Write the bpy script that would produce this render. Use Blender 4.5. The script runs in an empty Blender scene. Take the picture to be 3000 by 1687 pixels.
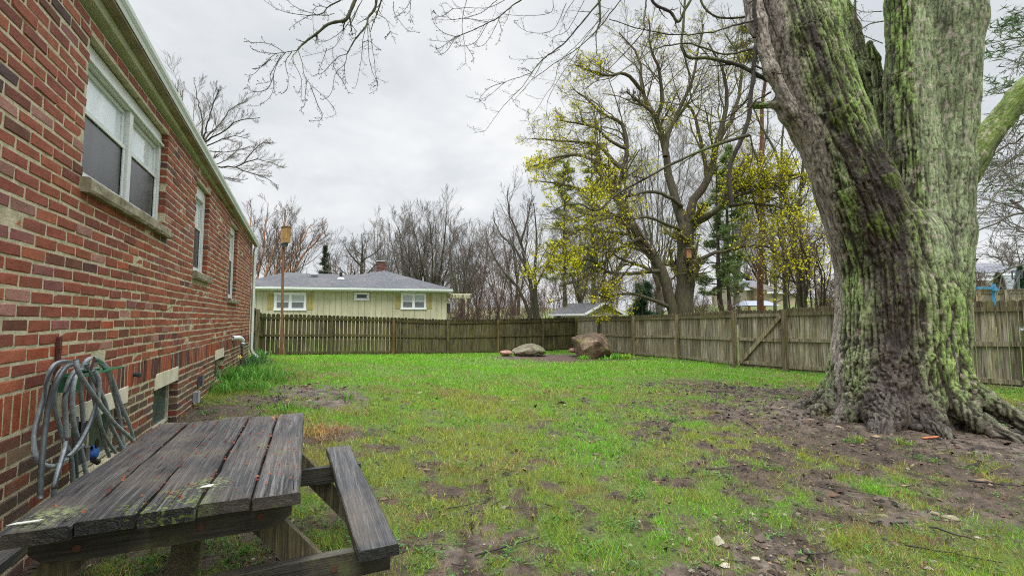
import bpy, math, numpy as np
from mathutils import Vector, Matrix
R_ = math.radians
rs = np.random.RandomState
scene = bpy.context.scene
col = scene.collection

# ------------------------------------------------------------------ calibration
F, P_, TH, CX, CZ = 1333.0, math.atan(89.5 / 1333.0), R_(24.08), 1.25, 1.3
def ray(x, y):
    u = 843.5 - y; r = x - 1500.0
    fh = F * math.cos(P_) - u * math.sin(P_); v = u * math.cos(P_) + F * math.sin(P_)
    return r * math.cos(TH) + fh * math.sin(TH), -r * math.sin(TH) + fh * math.cos(TH), v, fh
def W(x, y, Z):                     # point of the place seen at (x, y), Z metres ahead
    a, b, v, fh = ray(x, y); t = Z / fh
    return np.array((CX + a * t, b * t, CZ + v * t))
def cam2w(X, Z):                    # metres right / ahead of the camera -> world x, y
    return (CX + X * math.cos(TH) + Z * math.sin(TH), -X * math.sin(TH) + Z * math.cos(TH))
K = 3000.0 / 2576.0

# ------------------------------------------------------------------ noise
def _h(i, j, k, s):
    n = (i * 374761393 + j * 668265263 + k * 2147483647 + s * 1274126177) & 0xffffffff
    n = ((n ^ (n >> 13)) * 1274126177) & 0xffffffff
    n = ((n ^ (n >> 16)) * 2246822519) & 0xffffffff
    return ((n ^ (n >> 15)) & 0xffffff) / float(0xffffff)
def vn(p, s=0):
    p = np.asarray(p, float)
    i = np.floor(p).astype(np.int64); f = p - i; f = f * f * (3 - 2 * f)
    o = 0
    for a in (0, 1):
        wa = f[:, 0] if a else 1 - f[:, 0]
        for b in (0, 1):
            wb = f[:, 1] if b else 1 - f[:, 1]
            for c in (0, 1):
                wc = f[:, 2] if c else 1 - f[:, 2]
                o = o + wa * wb * wc * _h(i[:, 0] + a, i[:, 1] + b, i[:, 2] + c, s)
    return o
def fbm(p, s=0, o=4):
    t = 0; a = .5; n = 0
    for k in range(o):
        t = t + a * vn(np.asarray(p) * 2 ** k + k * 7.3, s + k); n += a; a *= .5
    return t / n
def n2(x, y, f, s=0, o=4):
    x = np.asarray(x, float).ravel(); y = np.asarray(y, float).ravel()
    return fbm(np.stack([x * f, y * f, np.full_like(x, .37)], 1), s, o)
def sst(a, b, x):
    t = np.clip((x - a) / (b - a), 0, 1); return t * t * (3 - 2 * t)

# ------------------------------------------------------------------ the lie of the land
GC = []
def gc(xs, Z, zr):
    x, y = W(xs, 933, Z)[:2]; GC.append((x, y, CZ + zr))
for x, y, z in [(1.25, 0, 0), (0, -2, 0), (3, 0, 0), (5, 1, 0), (1, 2, 0), (.5, 3, .03), (0, 1, .0), (0, 3, .08), (0, 4.8, .2), (0, 6, .22),
                (0, 7, .25), (0, 8, .29), (0, 10, .36), (0, 12.3, .4), (1.2, 5, .1), (1.6, 7, .12), (1.8, 9, .15), (1.6, 11, .2), (1.2, 12.3, .3),
                (-8, 0, 0), (-8, 12, .3), (5, -5, 0), (-3, -6, 0), (-1.0, 13.5, .28), (-14, 8, .3), (12, -4, .1), (0, -20, 0), (20, -15, .5)]:
    GC.append((x, y, z))
for xs, Z, zr in [(769, 17.08, -1.43), (972, 18.2, -1.45), (1153, 19.3, -1.5), (1310, 20.6, -1.58), (1457, 21.4, -1.6), (1588, 22.5, -1.62),
                  (1685, 23.6, -1.6), (1859, 18.4, -1.5), (1988, 16, -1.44), (2156, 13.2, -1.38), (2300, 11.9, -1.36), (2700, 9.2, -1.28),
                  (3000, 8.24, -1.26), (1500, 10, -1.42), (1500, 14, -1.5), (1200, 10, -1.35), (1900, 12, -1.4), (1500, 5, -1.33), (1800, 6, -1.32), (2620, 6.1, -1.27),
                  (2620, 4.6, -1.3), (2200, 5, -1.3), (1750, 18, -1.56), (1500, 3, -1.3), (2500, 3, -1.3), (900, 12, -1.22),
                  (800, 26, -1.2), (1300, 28, -1.2), (1000, 24, -1.3), (1700, 32, -.9), (2100, 30, -.2), (2200, 45, 1.5), (2600, 22, -.4), (2900, 30, .6), (2100, 22, -1.0),
                  (1700, 60, 1.2), (1200, 60, .8), (700, 60, .8), (2300, 70, 3.2), (2900, 60, 2.8), (1500, 120, 3.0), (800, 130, 3.0), (2300, 130, 5), (100, 60, .5), (100, 130, 2), (3500, 40, 1), (4200, 100, 3)]:
    gc(xs, Z, zr)
GC = np.array(GC)
def ground(x, y):
    x = np.atleast_1d(np.asarray(x, float)); y = np.atleast_1d(np.asarray(y, float))
    out = np.empty(x.size); xf = x.ravel(); yf = y.ravel()
    for s in range(0, xf.size, 100000):
        dx = xf[s:s + 100000, None] - GC[:, 0]; dy = yf[s:s + 100000, None] - GC[:, 1]
        d2 = dx * dx + dy * dy
        r = np.sqrt((xf[s:s + 100000] - CX) ** 2 + yf[s:s + 100000] ** 2)[:, None]
        w = 1 / (d2 + .25 + .004 * r * r) ** 1.6
        out[s:s + 100000] = (w * GC[:, 2]).sum(1) / w.sum(1)
    return out.reshape(x.shape)
def gz(x, y): return float(ground(x, y)[0])
def G(x, y):                        # where the line of sight meets the ground
    a, b, v, fh = ray(x, y)
    lo = .3; t = lo
    while t < 120:
        X, Y, Zz = CX + a * t / fh, b * t / fh, CZ + v * t / fh
        if Zz < gz(X, Y): break
        t *= 1.03
    lo, hi = t / 1.03, t
    for _ in range(14):
        m = (lo + hi) / 2
        if CZ + v * m / fh < gz(CX + a * m / fh, b * m / fh): hi = m
        else: lo = m
    return np.array((CX + a * hi / fh, b * hi / fh, gz(CX + a * hi / fh, b * hi / fh)))

# ------------------------------------------------------------------ objects
WL = {}
def put(o, label, cat, group=None, kind=None):
    if label: o['label'] = label
    if cat: o['category'] = cat
    if group: o['group'] = group
    if kind: o['kind'] = kind
    return o
def empty(name, loc, label, cat, group=None):
    o = bpy.data.objects.new(name, None); col.objects.link(o)
    o.location = [float(a) for a in loc]; o.empty_display_size = .2
    WL[o.name] = np.array(loc, float)
    return put(o, label, cat, group)
def obj(name, V, Fs, mat, parent=None, smooth=False, attrs=None, label=None, cat=None, group=None, kind=None):
    V = np.asarray(V, float).reshape(-1, 3)
    if parent is not None: org = WL[parent.name]
    elif kind in ('structure', 'stuff'): org = np.zeros(3)
    else: org = np.array([(V[:, 0].min() + V[:, 0].max()) / 2, (V[:, 1].min() + V[:, 1].max()) / 2, V[:, 2].min()])
    me = bpy.data.meshes.new(name)
    if isinstance(Fs, np.ndarray): Fs = [Fs]
    lens = []; idx = []
    for f in Fs:
        if isinstance(f, np.ndarray):
            if f.size == 0: continue
            lens.append(np.full(len(f), f.shape[1], np.int32)); idx.append(f.ravel().astype(np.int32))
        else:
            lens.append(np.array([len(f)], np.int32)); idx.append(np.array(f, np.int32))
    lens = np.concatenate(lens); idx = np.concatenate(idx)
    me.vertices.add(len(V)); me.vertices.foreach_set('co', (V - org).astype(np.float32).ravel())
    me.loops.add(len(idx)); me.loops.foreach_set('vertex_index', idx)
    me.polygons.add(len(lens)); st = np.concatenate([[0], np.cumsum(lens)[:-1]]).astype(np.int32)
    me.polygons.foreach_set('loop_start', st)
    me.polygons.foreach_set('use_smooth', np.full(len(lens), smooth, bool))
    for k, a in (attrs or {}).items():
        a = np.asarray(a, float)
        if a.ndim == 1:
            at = me.attributes.new(k, 'FLOAT', 'POINT'); at.data.foreach_set('value', a.astype(np.float32))
        elif k == 'Col':
            at = me.attributes.new(k, 'FLOAT_COLOR', 'POINT')
            at.data.foreach_set('color', np.concatenate([a, np.ones((len(a), 1))], 1).astype(np.float32).ravel())
        else:
            at = me.attributes.new(k, 'FLOAT_VECTOR', 'POINT'); at.data.foreach_set('vector', a.astype(np.float32).ravel())
    me.update(calc_edges=True)
    if mat is not None: me.materials.append(mat)
    o = bpy.data.objects.new(name, me); col.objects.link(o)
    if parent is not None:
        o.parent = parent; WL[o.name] = org
    else:
        o.location = org; WL[o.name] = org
    return put(o, label, cat, group, kind)

class B:                            # collects faces for one mesh
    def __init__(s): s.v = []; s.f = []; s.c = []; s.n = 0; s.a = []
    def add(s, V, Fc, c=(1, 1, 1)):
        V = np.asarray(V, float).reshape(-1, 3)
        s.v.append(V)
        if isinstance(Fc, np.ndarray): s.f.append(Fc + s.n)
        else:
            for f in Fc: s.f.append([i + s.n for i in f])
        c = np.asarray(c, float); s.c.append(np.broadcast_to(c, V.shape).copy() if c.ndim == 1 else c); s.n += len(V); return s
    def box(s, x0, x1, y0, y1, z0, z1, c=(1, 1, 1)):
        return s.obox((x0, y0, z0), (x1 - x0, 0, 0), (0, y1 - y0, 0), (0, 0, z1 - z0), c)
    def obox(s, o, a, b, d, c=(1, 1, 1)):
        o, a, b, d = [np.array(q, float) for q in (o, a, b, d)]
        V = [o, o + a, o + a + b, o + b, o + d, o + a + d, o + a + b + d, o + b + d]
        f = np.array([(0, 3, 2, 1), (4, 5, 6, 7), (0, 1, 5, 4), (1, 2, 6, 5), (2, 3, 7, 6), (3, 0, 4, 7)])
        if np.dot(np.cross(a, b), d) < 0: f = f[:, ::-1]
        return s.add(V, f, c)
    def beam(s, p, q, w, h, up=(0, 0, 1), c=(1, 1, 1)):   # bar from p to q, w across, h along up
        p = np.array(p, float); q = np.array(q, float); d = q - p; L = np.linalg.norm(d); d /= L
        u = np.array(up, float); u -= d * u.dot(d); u /= np.linalg.norm(u); a = np.cross(d, u)
        return s.obox(p - a * w / 2 - u * h / 2, d * L, a * w, u * h, c)
    def prism(s, pts, ext, c=(1, 1, 1)):
        pts = np.asarray(pts, float); ext = np.array(ext, float); n = len(pts)
        V = np.concatenate([pts, pts + ext])
        nrm = np.cross(pts[1] - pts[0], pts[2] - pts[1])
        fs = [list(range(n))[::-1], list(range(n, 2 * n))] + [[i, (i + 1) % n, n + (i + 1) % n, n + i] for i in range(n)]
        if nrm.dot(ext) < 0: fs = [f[::-1] for f in fs]
        return s.add(V, fs, c)
    def tube(s, pts, r, k=8, c=(1, 1, 1), cap=True):
        pts = np.asarray(pts, float); r = np.broadcast_to(np.asarray(r, float), (len(pts),))
        V, Fc = tubes(pts[None], r[None], k); s.add(V, Fc, c)
        if cap:
            n = len(pts); b = s.n - len(V)
            s.f.append([b + i for i in range(k)][::-1]); s.f.append([b + (n - 1) * k + i for i in range(k)])
        return s
    def build(s, name, mat, parent=None, smooth=False, extra=None, **kw):
        at = {'Col': np.concatenate(s.c)}
        if extra: at.update(extra)
        return obj(name, np.concatenate(s.v), s.f, mat, parent, smooth, at, **kw)
def tubes(Pp, Rr, k):               # M polylines of n points -> verts, quads
    M, n, _ = Pp.shape
    T = np.empty_like(Pp); T[:, 1:-1] = Pp[:, 2:] - Pp[:, :-2]; T[:, 0] = Pp[:, 1] - Pp[:, 0]; T[:, -1] = Pp[:, -1] - Pp[:, -2]
    T /= np.linalg.norm(T, axis=2, keepdims=True) + 1e-9
    mt = T.mean(1); ref = np.where(np.abs(mt[:, 2:3]) > .8, np.array([[1., 0, 0]]), np.array([[0, 0, 1.]]))[:, None]
    A = np.cross(T, ref); A /= np.linalg.norm(A, axis=2, keepdims=True) + 1e-9; Bv = np.cross(T, A)
    an = np.arange(k) * 2 * np.pi / k
    V = Pp[:, :, None] + Rr[:, :, None, None] * (A[:, :, None] * np.cos(an)[:, None] + Bv[:, :, None] * np.sin(an)[:, None])
    base = (np.arange(M)[:, None, None] * n + np.arange(n - 1)[None, :, None]) * k
    i = np.arange(k)[None, None]; j = (i + 1) % k
    Fq = np.stack([base + i, base + j, base + k + j, base + k + i], 3).reshape(-1, 4)[:, ::-1]
    return V.reshape(-1, 3), Fq
def catmull(pts, n):
    pts = np.asarray(pts, float)
    if len(pts) < 3:
        t = np.linspace(0, 1, n)[:, None]; return pts[0] * (1 - t) + pts[-1] * t
    Q = np.concatenate([[2 * pts[0] - pts[1]], pts, [2 * pts[-1] - pts[-2]]]); m = len(pts) - 1
    u = np.linspace(0, m, n); i = np.minimum(u.astype(int), m - 1); t = (u - i)[:, None]
    a, b, c, d = Q[i], Q[i + 1], Q[i + 2], Q[i + 3]
    return .5 * (2 * b + (c - a) * t + (2 * a - 5 * b + 4 * c - d) * t ** 2 + (3 * b - a - 3 * c + d) * t ** 3)

# ------------------------------------------------------------------ materials
class NT:
    def __init__(s, name):
        s.m = bpy.data.materials.new(name); s.m.use_nodes = True; s.t = s.m.node_tree; s.t.nodes.clear()
        s.out = s.t.nodes.new('ShaderNodeOutputMaterial')
    def n(s, ty, out=0, **kw):
        nd = s.t.nodes.new('ShaderNode' + ty)
        for k, v in kw.items():
            if k.startswith('_'): setattr(nd, k[1:], v); continue
            key = int(k[1:]) if k[0] == 'i' and k[1:].isdigit() else k.replace('_', ' ')
            s.set(nd.inputs[key], v)
        return nd if out is None else nd.outputs[out]
    def set(s, sock, v):
        if isinstance(v, bpy.types.NodeSocket): s.t.links.new(v, sock)
        else:
            if isinstance(v, (tuple, list)) and len(v) == 3 and sock.type == 'RGBA': v = tuple(v) + (1,)
            sock.default_value = v
    def noise(s, scale, detail=4, vec=None, rough=.55, dist=0.0, col=False):
        kw = {'Scale': scale, 'Detail': detail, 'Roughness': rough, 'Distortion': dist}
        if vec is not None: kw['Vector'] = vec
        return s.n('TexNoise', 1 if col else 0, **kw)
    def co(s, which='Object', sc=None):
        v = s.t.nodes.new('ShaderNodeTexCoord').outputs[which]
        if sc: v = s.n('Mapping', Vector=v, Scale=sc)
        return v
    def attr(s, name, out='Color'):
        a = s.t.nodes.new('ShaderNodeAttribute'); a.attribute_name = name; return a.outputs[out]
    def ramp(s, fac, stops, interp='LINEAR'):
        nd = s.t.nodes.new('ShaderNodeValToRGB'); s.set(nd.inputs[0], fac); cr = nd.color_ramp; cr.interpolation = interp
        while len(cr.elements) < len(stops): cr.elements.new(.5)
        for e, (p, c) in zip(cr.elements, stops):
            e.position = p; e.color = (c, c, c, 1) if isinstance(c, (int, float)) else tuple(c) + (1,)
        return nd.outputs[0]
    def mix(s, f, a, b, mode='MIX'):
        nd = s.t.nodes.new('ShaderNodeMix'); nd.data_type = 'RGBA'; nd.blend_type = mode
        s.set(nd.inputs[0], f); s.set(nd.inputs[6], a); s.set(nd.inputs[7], b); return nd.outputs[2]
    def math(s, op, a, b=0.0):
        nd = s.t.nodes.new('ShaderNodeMath'); nd.operation = op; s.set(nd.inputs[0], a); s.set(nd.inputs[1], b); return nd.outputs[0]
    def bump(s, h, strength=.5, dist=.01):
        return s.n('Bump', Height=h, Strength=strength, Distance=dist)
    def done(s, base, rough=.7, normal=None, spec=.3, **kw):
        b = s.n('BsdfPrincipled', None)
        s.set(b.inputs['Base Color'], base); s.set(b.inputs['Roughness'], rough); s.set(b.inputs['Specular IOR Level'], spec)
        if normal is not None: s.set(b.inputs['Normal'], normal)
        for k, v in kw.items(): s.set(b.inputs[k.replace('_', ' ')], v)
        s.t.links.new(b.outputs[0], s.out.inputs[0]); return s.m

def simple(name, c1, c2, scale=8, rough=.7, bump=.3, dist=.01, sc=None, spec=.3, useattr=True, **kw):
    t = NT(name); v = t.co('Object', sc); n = t.noise(scale, 6, v)
    c = t.ramp(n, [(.3, c1), (.7, c2)])
    if useattr: c = t.mix(1.0, c, t.attr('Col'), 'MULTIPLY')
    return t.done(c, rough, t.bump(n, bump, dist) if bump else None, spec, **kw)

def m_brick():
    t = NT('brick'); v = t.co('Object'); a = t.attr('Col')
    n = t.noise(14, 6, v, .65); f = t.noise(90, 4, v, .7); g = t.noise(2.2, 4, v)
    c = t.mix(t.ramp(n, [(.35, 0.0), (.75, .75)]), a, t.mix(1.0, a, (.5, .42, .45), 'MULTIPLY'))
    c = t.mix(t.ramp(f, [(.56, 0.0), (.75, .45)]), c, (.30, .15, .11))
    c = t.mix(t.math('MULTIPLY', t.ramp(g, [(.55, 0.0), (.8, 1.0)]), t.ramp(n, [(.45, 0.0), (.7, .5)])), c, (.38, .27, .22))
    h = t.math('ADD', t.math('MULTIPLY', n, .6), t.math('MULTIPLY', f, .4))
    return t.done(c, t.ramp(n, [(.3, .5), (.7, .8)]), t.bump(h, .9, .008), .35)
def m_mortar():
    t = NT('mortar'); v = t.co('Object'); n = t.noise(9, 6, v, .7); f = t.noise(120, 3, v, .8)
    c = t.ramp(n, [(.3, (.17, .155, .10)), (.55, (.33, .30, .205)), (.75, (.42, .385, .28))])
    c = t.mix(t.ramp(f, [(.4, 0.0), (.7, .35)]), c, (.16, .14, .09))
    return t.done(c, .9, t.bump(t.math('ADD', n, f), .8, .006), .2)
def m_tabletop(moss=1.0, name='weathered_wood', along='Y', base=((.009, .009, .010), (.050, .049, .050), (.165, .162, .160)), rough=(.32, .6), spot=False):
    t = NT(name); s = {'Y': (38, 1.1, 38), 'X': (1.1, 38, 38), 'Z': (38, 38, 1.1)}[along]
    s2 = tuple(q * 3 for q in s)
    v = t.co('Object', s); a = t.attr('Col')
    n = t.noise(1.0, 5, v, .6, 1.2); w = t.noise(1.6, 3, t.co('Object', s2), .7)
    k = t.noise(3.2, 5, t.co('Object')); fine = t.noise(60, 3, t.co('Object'))
    c = t.ramp(n, [(.3, base[0]), (.5, base[1]), (.72, base[2])])
    c = t.mix(t.ramp(w, [(.42, .75), (.56, 0.0)]), c, base[0])
    c = t.mix(1.0, c, a, 'MULTIPLY')
    c = t.mix(t.ramp(k, [(.44, 0.0), (.66, .5)]), c, (.13, .105, .08))
    if moss:
        mk = t.math('MULTIPLY', t.ramp(k, [(.6 - .1 * moss, 0.0), (.68, .8)]), t.ramp(fine, [(.42, 0.0), (.56, 1.0)]))
        c = t.mix(mk, c, (.10, .14, .02))
    if spot:
        for cx_, cy_, rr_, co3 in ((-.02, -.66, .16, (.13, .19, .02)), (.08, -.50, .09, (.17, .21, .06)), (-.30, -.62, .10, (.20, .24, .10)), (-.02, -.56, .05, (.16, .10, .01))):
            dvn = t.n('VectorMath', None, i0=t.co('Object'), i1=(cx_, cy_, .71), _operation='DISTANCE'); dv = dvn.outputs['Value']
            mk = t.math('MULTIPLY', t.ramp(dv, [(rr_ * .3, 1.0), (rr_, 0.0)]), t.ramp(t.math('ADD', t.math('MULTIPLY', fine, .6), t.math('MULTIPLY', k, .4)), [(.47, 0.0), (.53, .9)]))
            c = t.mix(mk, c, co3)
    h = t.math('ADD', t.math('MULTIPLY', n, .7), t.math('MULTIPLY', w, .5))
    return t.done(c, t.ramp(n, [(.3, rough[1]), (.7, rough[0])]), t.bump(h, 1.0, .006), .5)
def m_fence(name, dark, mid, light, moss, ma=.8):
    t = NT(name); v = t.co('Object', (22, 22, 1.0)); a = t.attr('Col')
    n = t.noise(1.4, 6, v, .65, .6); k = t.noise(1.7, 5, t.co('Object', (1, 1, .7))); kk = t.noise(7, 4, t.co('Object', (2.2, 2.2, .5)))
    c = t.ramp(n, [(.34, dark), (.49, mid), (.66, light)])
    c = t.mix(1.0, c, a, 'MULTIPLY')
    c = t.mix(t.ramp(kk, [(.48, 0.0), (.68, ma)]), c, moss)
    c = t.mix(t.ramp(k, [(.5, 0.0), (.72, .6)]), c, dark)
    return t.done(c, .8, t.bump(n, .6, .006), .25)
def m_barkbg(name, c1, c2, moss=(.06, .075, .02), mamt=.5):
    t = NT(name); n = t.noise(3.0, 5, t.co('Object', (6, 6, 1.2)), .7); k = t.noise(1.1, 4, t.co('Object'))
    c = t.mix(t.ramp(k, [(.42, 0.0), (.65, mamt)]), t.ramp(n, [(.32, c1), (.68, c2)]), moss)
    return t.done(c, .85, t.bump(n, .8, .03), .2)
# ------------------------------------------------------------------ world, sun, camera
wd = bpy.data.worlds.new('World'); scene.world = wd; wd.use_nodes = True
w = NT.__new__(NT); w.t = wd.node_tree; w.t.nodes.clear()
wo = w.t.nodes.new('ShaderNodeOutputWorld')
SUN_EL, SUN_AZ = R_(58), R_(200)
sky = w.t.nodes.new('ShaderNodeTexSky'); sky.sky_type = 'NISHITA'; sky.sun_disc = False
sky.sun_elevation = SUN_EL; sky.sun_rotation = SUN_AZ; sky.air_density = 2.0; sky.dust_density = 4.0
gen = w.t.nodes.new('ShaderNodeTexCoord').outputs['Generated']
sep = w.n('SeparateXYZ', None, Vector=gen)
el = w.math('MAXIMUM', sep.outputs[2], 0.0)
# overcast: a cloud deck seen in projection, brighter overhead
pz = w.math('ADD', el, .22)
cx = w.math('DIVIDE', sep.outputs[0], pz); cy = w.math('DIVIDE', sep.outputs[1], pz)
cv = w.n('CombineXYZ', X=cx, Y=cy, Z=0.4)
n1 = w.noise(.75, 6, cv, .55, .4); n3 = w.noise(2.1, 6, cv, .6, .3)
cl = w.math('ADD', w.math('MULTIPLY', n1, .65), w.math('MULTIPLY', n3, .35))
clr = w.ramp(cl, [(.36, (.54, .575, .62)), (.5, (.675, .70, .73)), (.62, (.84, .85, .86))])
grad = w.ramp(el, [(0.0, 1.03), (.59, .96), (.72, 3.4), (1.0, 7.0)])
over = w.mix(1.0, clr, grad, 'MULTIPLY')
b1 = w.n('Background', Color=sky.outputs[0], Strength=.05)
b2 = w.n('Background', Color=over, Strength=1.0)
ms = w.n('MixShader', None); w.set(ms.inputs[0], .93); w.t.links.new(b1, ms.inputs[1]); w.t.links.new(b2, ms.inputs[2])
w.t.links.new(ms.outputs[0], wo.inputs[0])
sun = bpy.data.lights.new('sun', 'SUN'); sun.energy = 1.5; sun.angle = R_(25); sun.color = (1, .97, .92)
so = bpy.data.objects.new('sun', sun); col.objects.link(so)
sd = Vector((math.sin(SUN_AZ) * math.cos(SUN_EL), math.cos(SUN_AZ) * math.cos(SUN_EL), math.sin(SUN_EL)))
so.rotation_euler = sd.to_track_quat('Z', 'Y').to_euler()
cam = bpy.data.cameras.new('camera'); cam.sensor_width = 36; cam.lens = F / 3000 * 36; cam.clip_end = 1000; cam.clip_start = .05
co_ = bpy.data.objects.new('camera', cam); col.objects.link(co_); co_.location = (CX, 0, CZ)
co_.rotation_euler = (R_(90) + P_, 0, -TH); scene.camera = co_
scene.view_settings.view_transform = 'Standard'; scene.view_settings.look = 'None'; scene.view_settings.exposure = 0.28
scene.cycles.filter_width = 1.05; scene.cycles.max_bounces = 4; scene.cycles.diffuse_bounces = 2; scene.cycles.glossy_bounces = 2; scene.cycles.transmission_bounces = 2
scene.cycles.use_adaptive_sampling = True; scene.cycles.adaptive_threshold = .008
scene.cycles.use_denoising = False; scene.cycles.denoiser = 'OPENIMAGEDENOISE'; scene.cycles.denoising_input_passes = 'RGB_ALBEDO_NORMAL'; scene.cycles.denoising_prefilter = 'ACCURATE'

# ------------------------------------------------------------------ materials
M_wall = None
def mk_wall():
    t = NT('brick_and_mortar'); v = t.co('Object'); a = t.attr('Col'); mo = t.attr('mort', 'Fac')
    n = t.noise(13, 6, v, .65); f = t.noise(85, 4, v, .7); g = t.noise(1.7, 4, v)
    c = t.mix(t.ramp(n, [(.35, 0.0), (.7, .8)]), a, t.mix(1.0, a, (.55, .48, .5), 'MULTIPLY'))
    c = t.mix(t.ramp(f, [(.56, 0.0), (.75, .5)]), c, (.33, .16, .12))
    c = t.mix(t.math('MULTIPLY', t.ramp(g, [(.56, 0.0), (.75, .8)]), t.ramp(n, [(.45, 0.0), (.7, .5)])), c, (.42, .30, .25))
    m = t.ramp(n, [(.3, (.30, .265, .16)), (.5, (.50, .455, .30)), (.72, (.62, .57, .41))])
    m = t.mix(t.ramp(f, [(.5, 0.0), (.75, .4)]), m, (.25, .22, .15))
    sepz = t.n('SeparateXYZ', None, Vector=v)
    c = t.mix(mo, c, m)
    h = t.math('ADD', t.math('MULTIPLY', n, .6), t.math('MULTIPLY', f, .5))
    return t.done(c, .68, t.bump(h, .9, .008), .3)
M_wall = mk_wall()
M_white = simple('white_paint', (.58, .61, .59), (.72, .75, .73), 5, .35, .15, .004, spec=.5)
M_gutter = simple('weathered_white_gutter', (.56, .64, .57), (.74, .78, .73), 2.5, .4, .15, .004, (1, .25, 1), spec=.5)
M_soffit = simple('brown_soffit', (.26, .22, .15), (.42, .36, .26), 4, .7, .3, .004)  # browner and darker than the frieze and gutter
M_frieze = simple('frieze_paint', (.52, .54, .40), (.70, .70, .56), 4, .6, .3, .004)
M_stone = simple('stone_sill', (.15, .13, .085), (.36, .32, .22), 14, .9, .9, .01)
M_lime = simple('limestone_lintel', (.50, .46, .33), (.68, .64, .50), 6, .85, .4, .006)
def mk_pane(name, c1, c2, rough):
    t = NT(name); n = t.noise(1.0, 4, t.co('Object', (3, 3, 1.2)), .6, 1.0)
    return t.done(t.ramp(n, [(.35, c1), (.65, c2)]), rough, None, .8)
M_blind_sky = mk_pane('blind_glass_painted_sky', (.56, .65, .70), (.84, .89, .92), .05)  # reflected sky painted in as a pale, bluish, mottled pane colour
M_screen = mk_pane('insect_screen', (.010, .013, .014), (.045, .05, .05), .28)
M_bglass = simple('old_basement_glass', (.02, .045, .036), (.07, .11, .09), 5, .3, .1, .003, spec=.3)
M_dark = simple('dark_metal', (.02, .02, .022), (.05, .048, .045), 12, .5, .3)
M_rust = simple('rusty_iron', (.05, .02, .015), (.13, .05, .035), 40, .75, .6, .004)
M_plain = simple('plain_colour', (.85, .85, .85), (1, 1, 1), 18, .6, .2, .003)
M_gloss = simple('smooth_plastic', (.9, .9, .9), (1, 1, 1), 9, .3, 0, spec=.5)
M_table = m_tabletop(.15, spot=True)
M_bench = m_tabletop(.0, 'weathered_bench_wood', base=((.014, .014, .015), (.065, .065, .067), (.155, .155, .157)))
M_legY = m_tabletop(.9, 'green_stained_wood', 'Y', ((.014, .012, .008), (.07, .062, .038), (.15, .135, .085)), (.5, .7))
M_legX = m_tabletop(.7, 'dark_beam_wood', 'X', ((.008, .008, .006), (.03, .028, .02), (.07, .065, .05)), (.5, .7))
M_legZ = m_tabletop(.9, 'leg_wood', 'Z', ((.014, .012, .008), (.07, .062, .038), (.15, .135, .085)), (.5, .7))
M_fenceA = m_fence('mossy_dark_fence_wood', (.022, .018, .010), (.085, .072, .040), (.20, .17, .105), (.10, .115, .016))
M_fenceB = m_fence('grey_fence_wood', (.055, .043, .027), (.24, .21, .15), (.46, .415, .32), (.16, .16, .035), .5)

# ------------------------------------------------------------------ main tree place
TRX, TRY = cam2w(5.05, 6.08)

# ------------------------------------------------------------------ ground and its cover
def gd(x, y): return G(x * K, y * K)
MUD = []
for dx, dy, r, s in [(1900, 985, 1.5, 1.0), (1750, 965, 1.3, .85), (1620, 955, 1.0, .5), (2050, 1045, 1.1, 1.1), (2500, 1120, 1.0, 1.2), (2400, 1230, .6, .5),
                     (2200, 1320, .35, .6), (1760, 1449, .28, .9), (1900, 1440, .25, .9), (2030, 1400, .3, .8), (790, 985, .8, 1.0), (830, 1012, .55, .95),
                     (560, 1035, .5, 1.1), (660, 1010, .6, .9), (850, 1095, .4, 1.1), (905, 1125, .3, .7), (1230, 1350, .22, .8), (1150, 1442, .24, .9),
                     (1080, 1300, .2, .6), (1670, 1215, .2, .7), (1880, 1190, .22, .8), (1500, 1440, .18, .5), (1400, 1080, .5, .35), (1300, 1000, .7, .25),
                     (2100, 1230, .35, .7), (2450, 1400, .4, .6), (1400, 899, 1.7, 1.4), (1300, 899, 1.1, 1.3), (1520, 905, 1.1, 1.3), (1410, 905, 1.2, 1.3), (1600, 903, .7, 1.0), (1700, 912, .5, .7), (1850, 925, .5, .7), (1950, 940, .9, .5), (2150, 1170, .5, .7), (1600, 1010, .8, .4), (1320,1290,.2,.6), (700,1430,.5,.6), (500,1440,.5,.6)]:
    p = gd(dx, dy); MUD.append((p[0], p[1], r, s))
MUD.append((TRX - .2, TRY - .4, 2.3, 1.3)); MUD.append((.9, 2.5, .95, .55)); MUD.append((.1, 3.5, .7, .8)); MUD.append((2.6, -.3, 1.3, .5))
LUSH = [(gd(2520, 1410), .5, .9), (gd(1650, 1390), .5, .45), (gd(1400, 1300), .45, .3), (gd(2000, 960), .5, .8), (gd(1880, 968), .4, .6)]
for k_ in range(34):
    a_ = rs(900 + k_); p = gd(a_.uniform(1000, 1750), a_.uniform(940, 1420)); MUD.append((p[0], p[1], a_.uniform(.12, .3), a_.uniform(.2, .6)))
MUD = np.array(MUD)
def camspace(x, y):
    dx = x - CX; return dx * math.cos(TH) - y * math.sin(TH), dx * math.sin(TH) + y * math.cos(TH)
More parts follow.
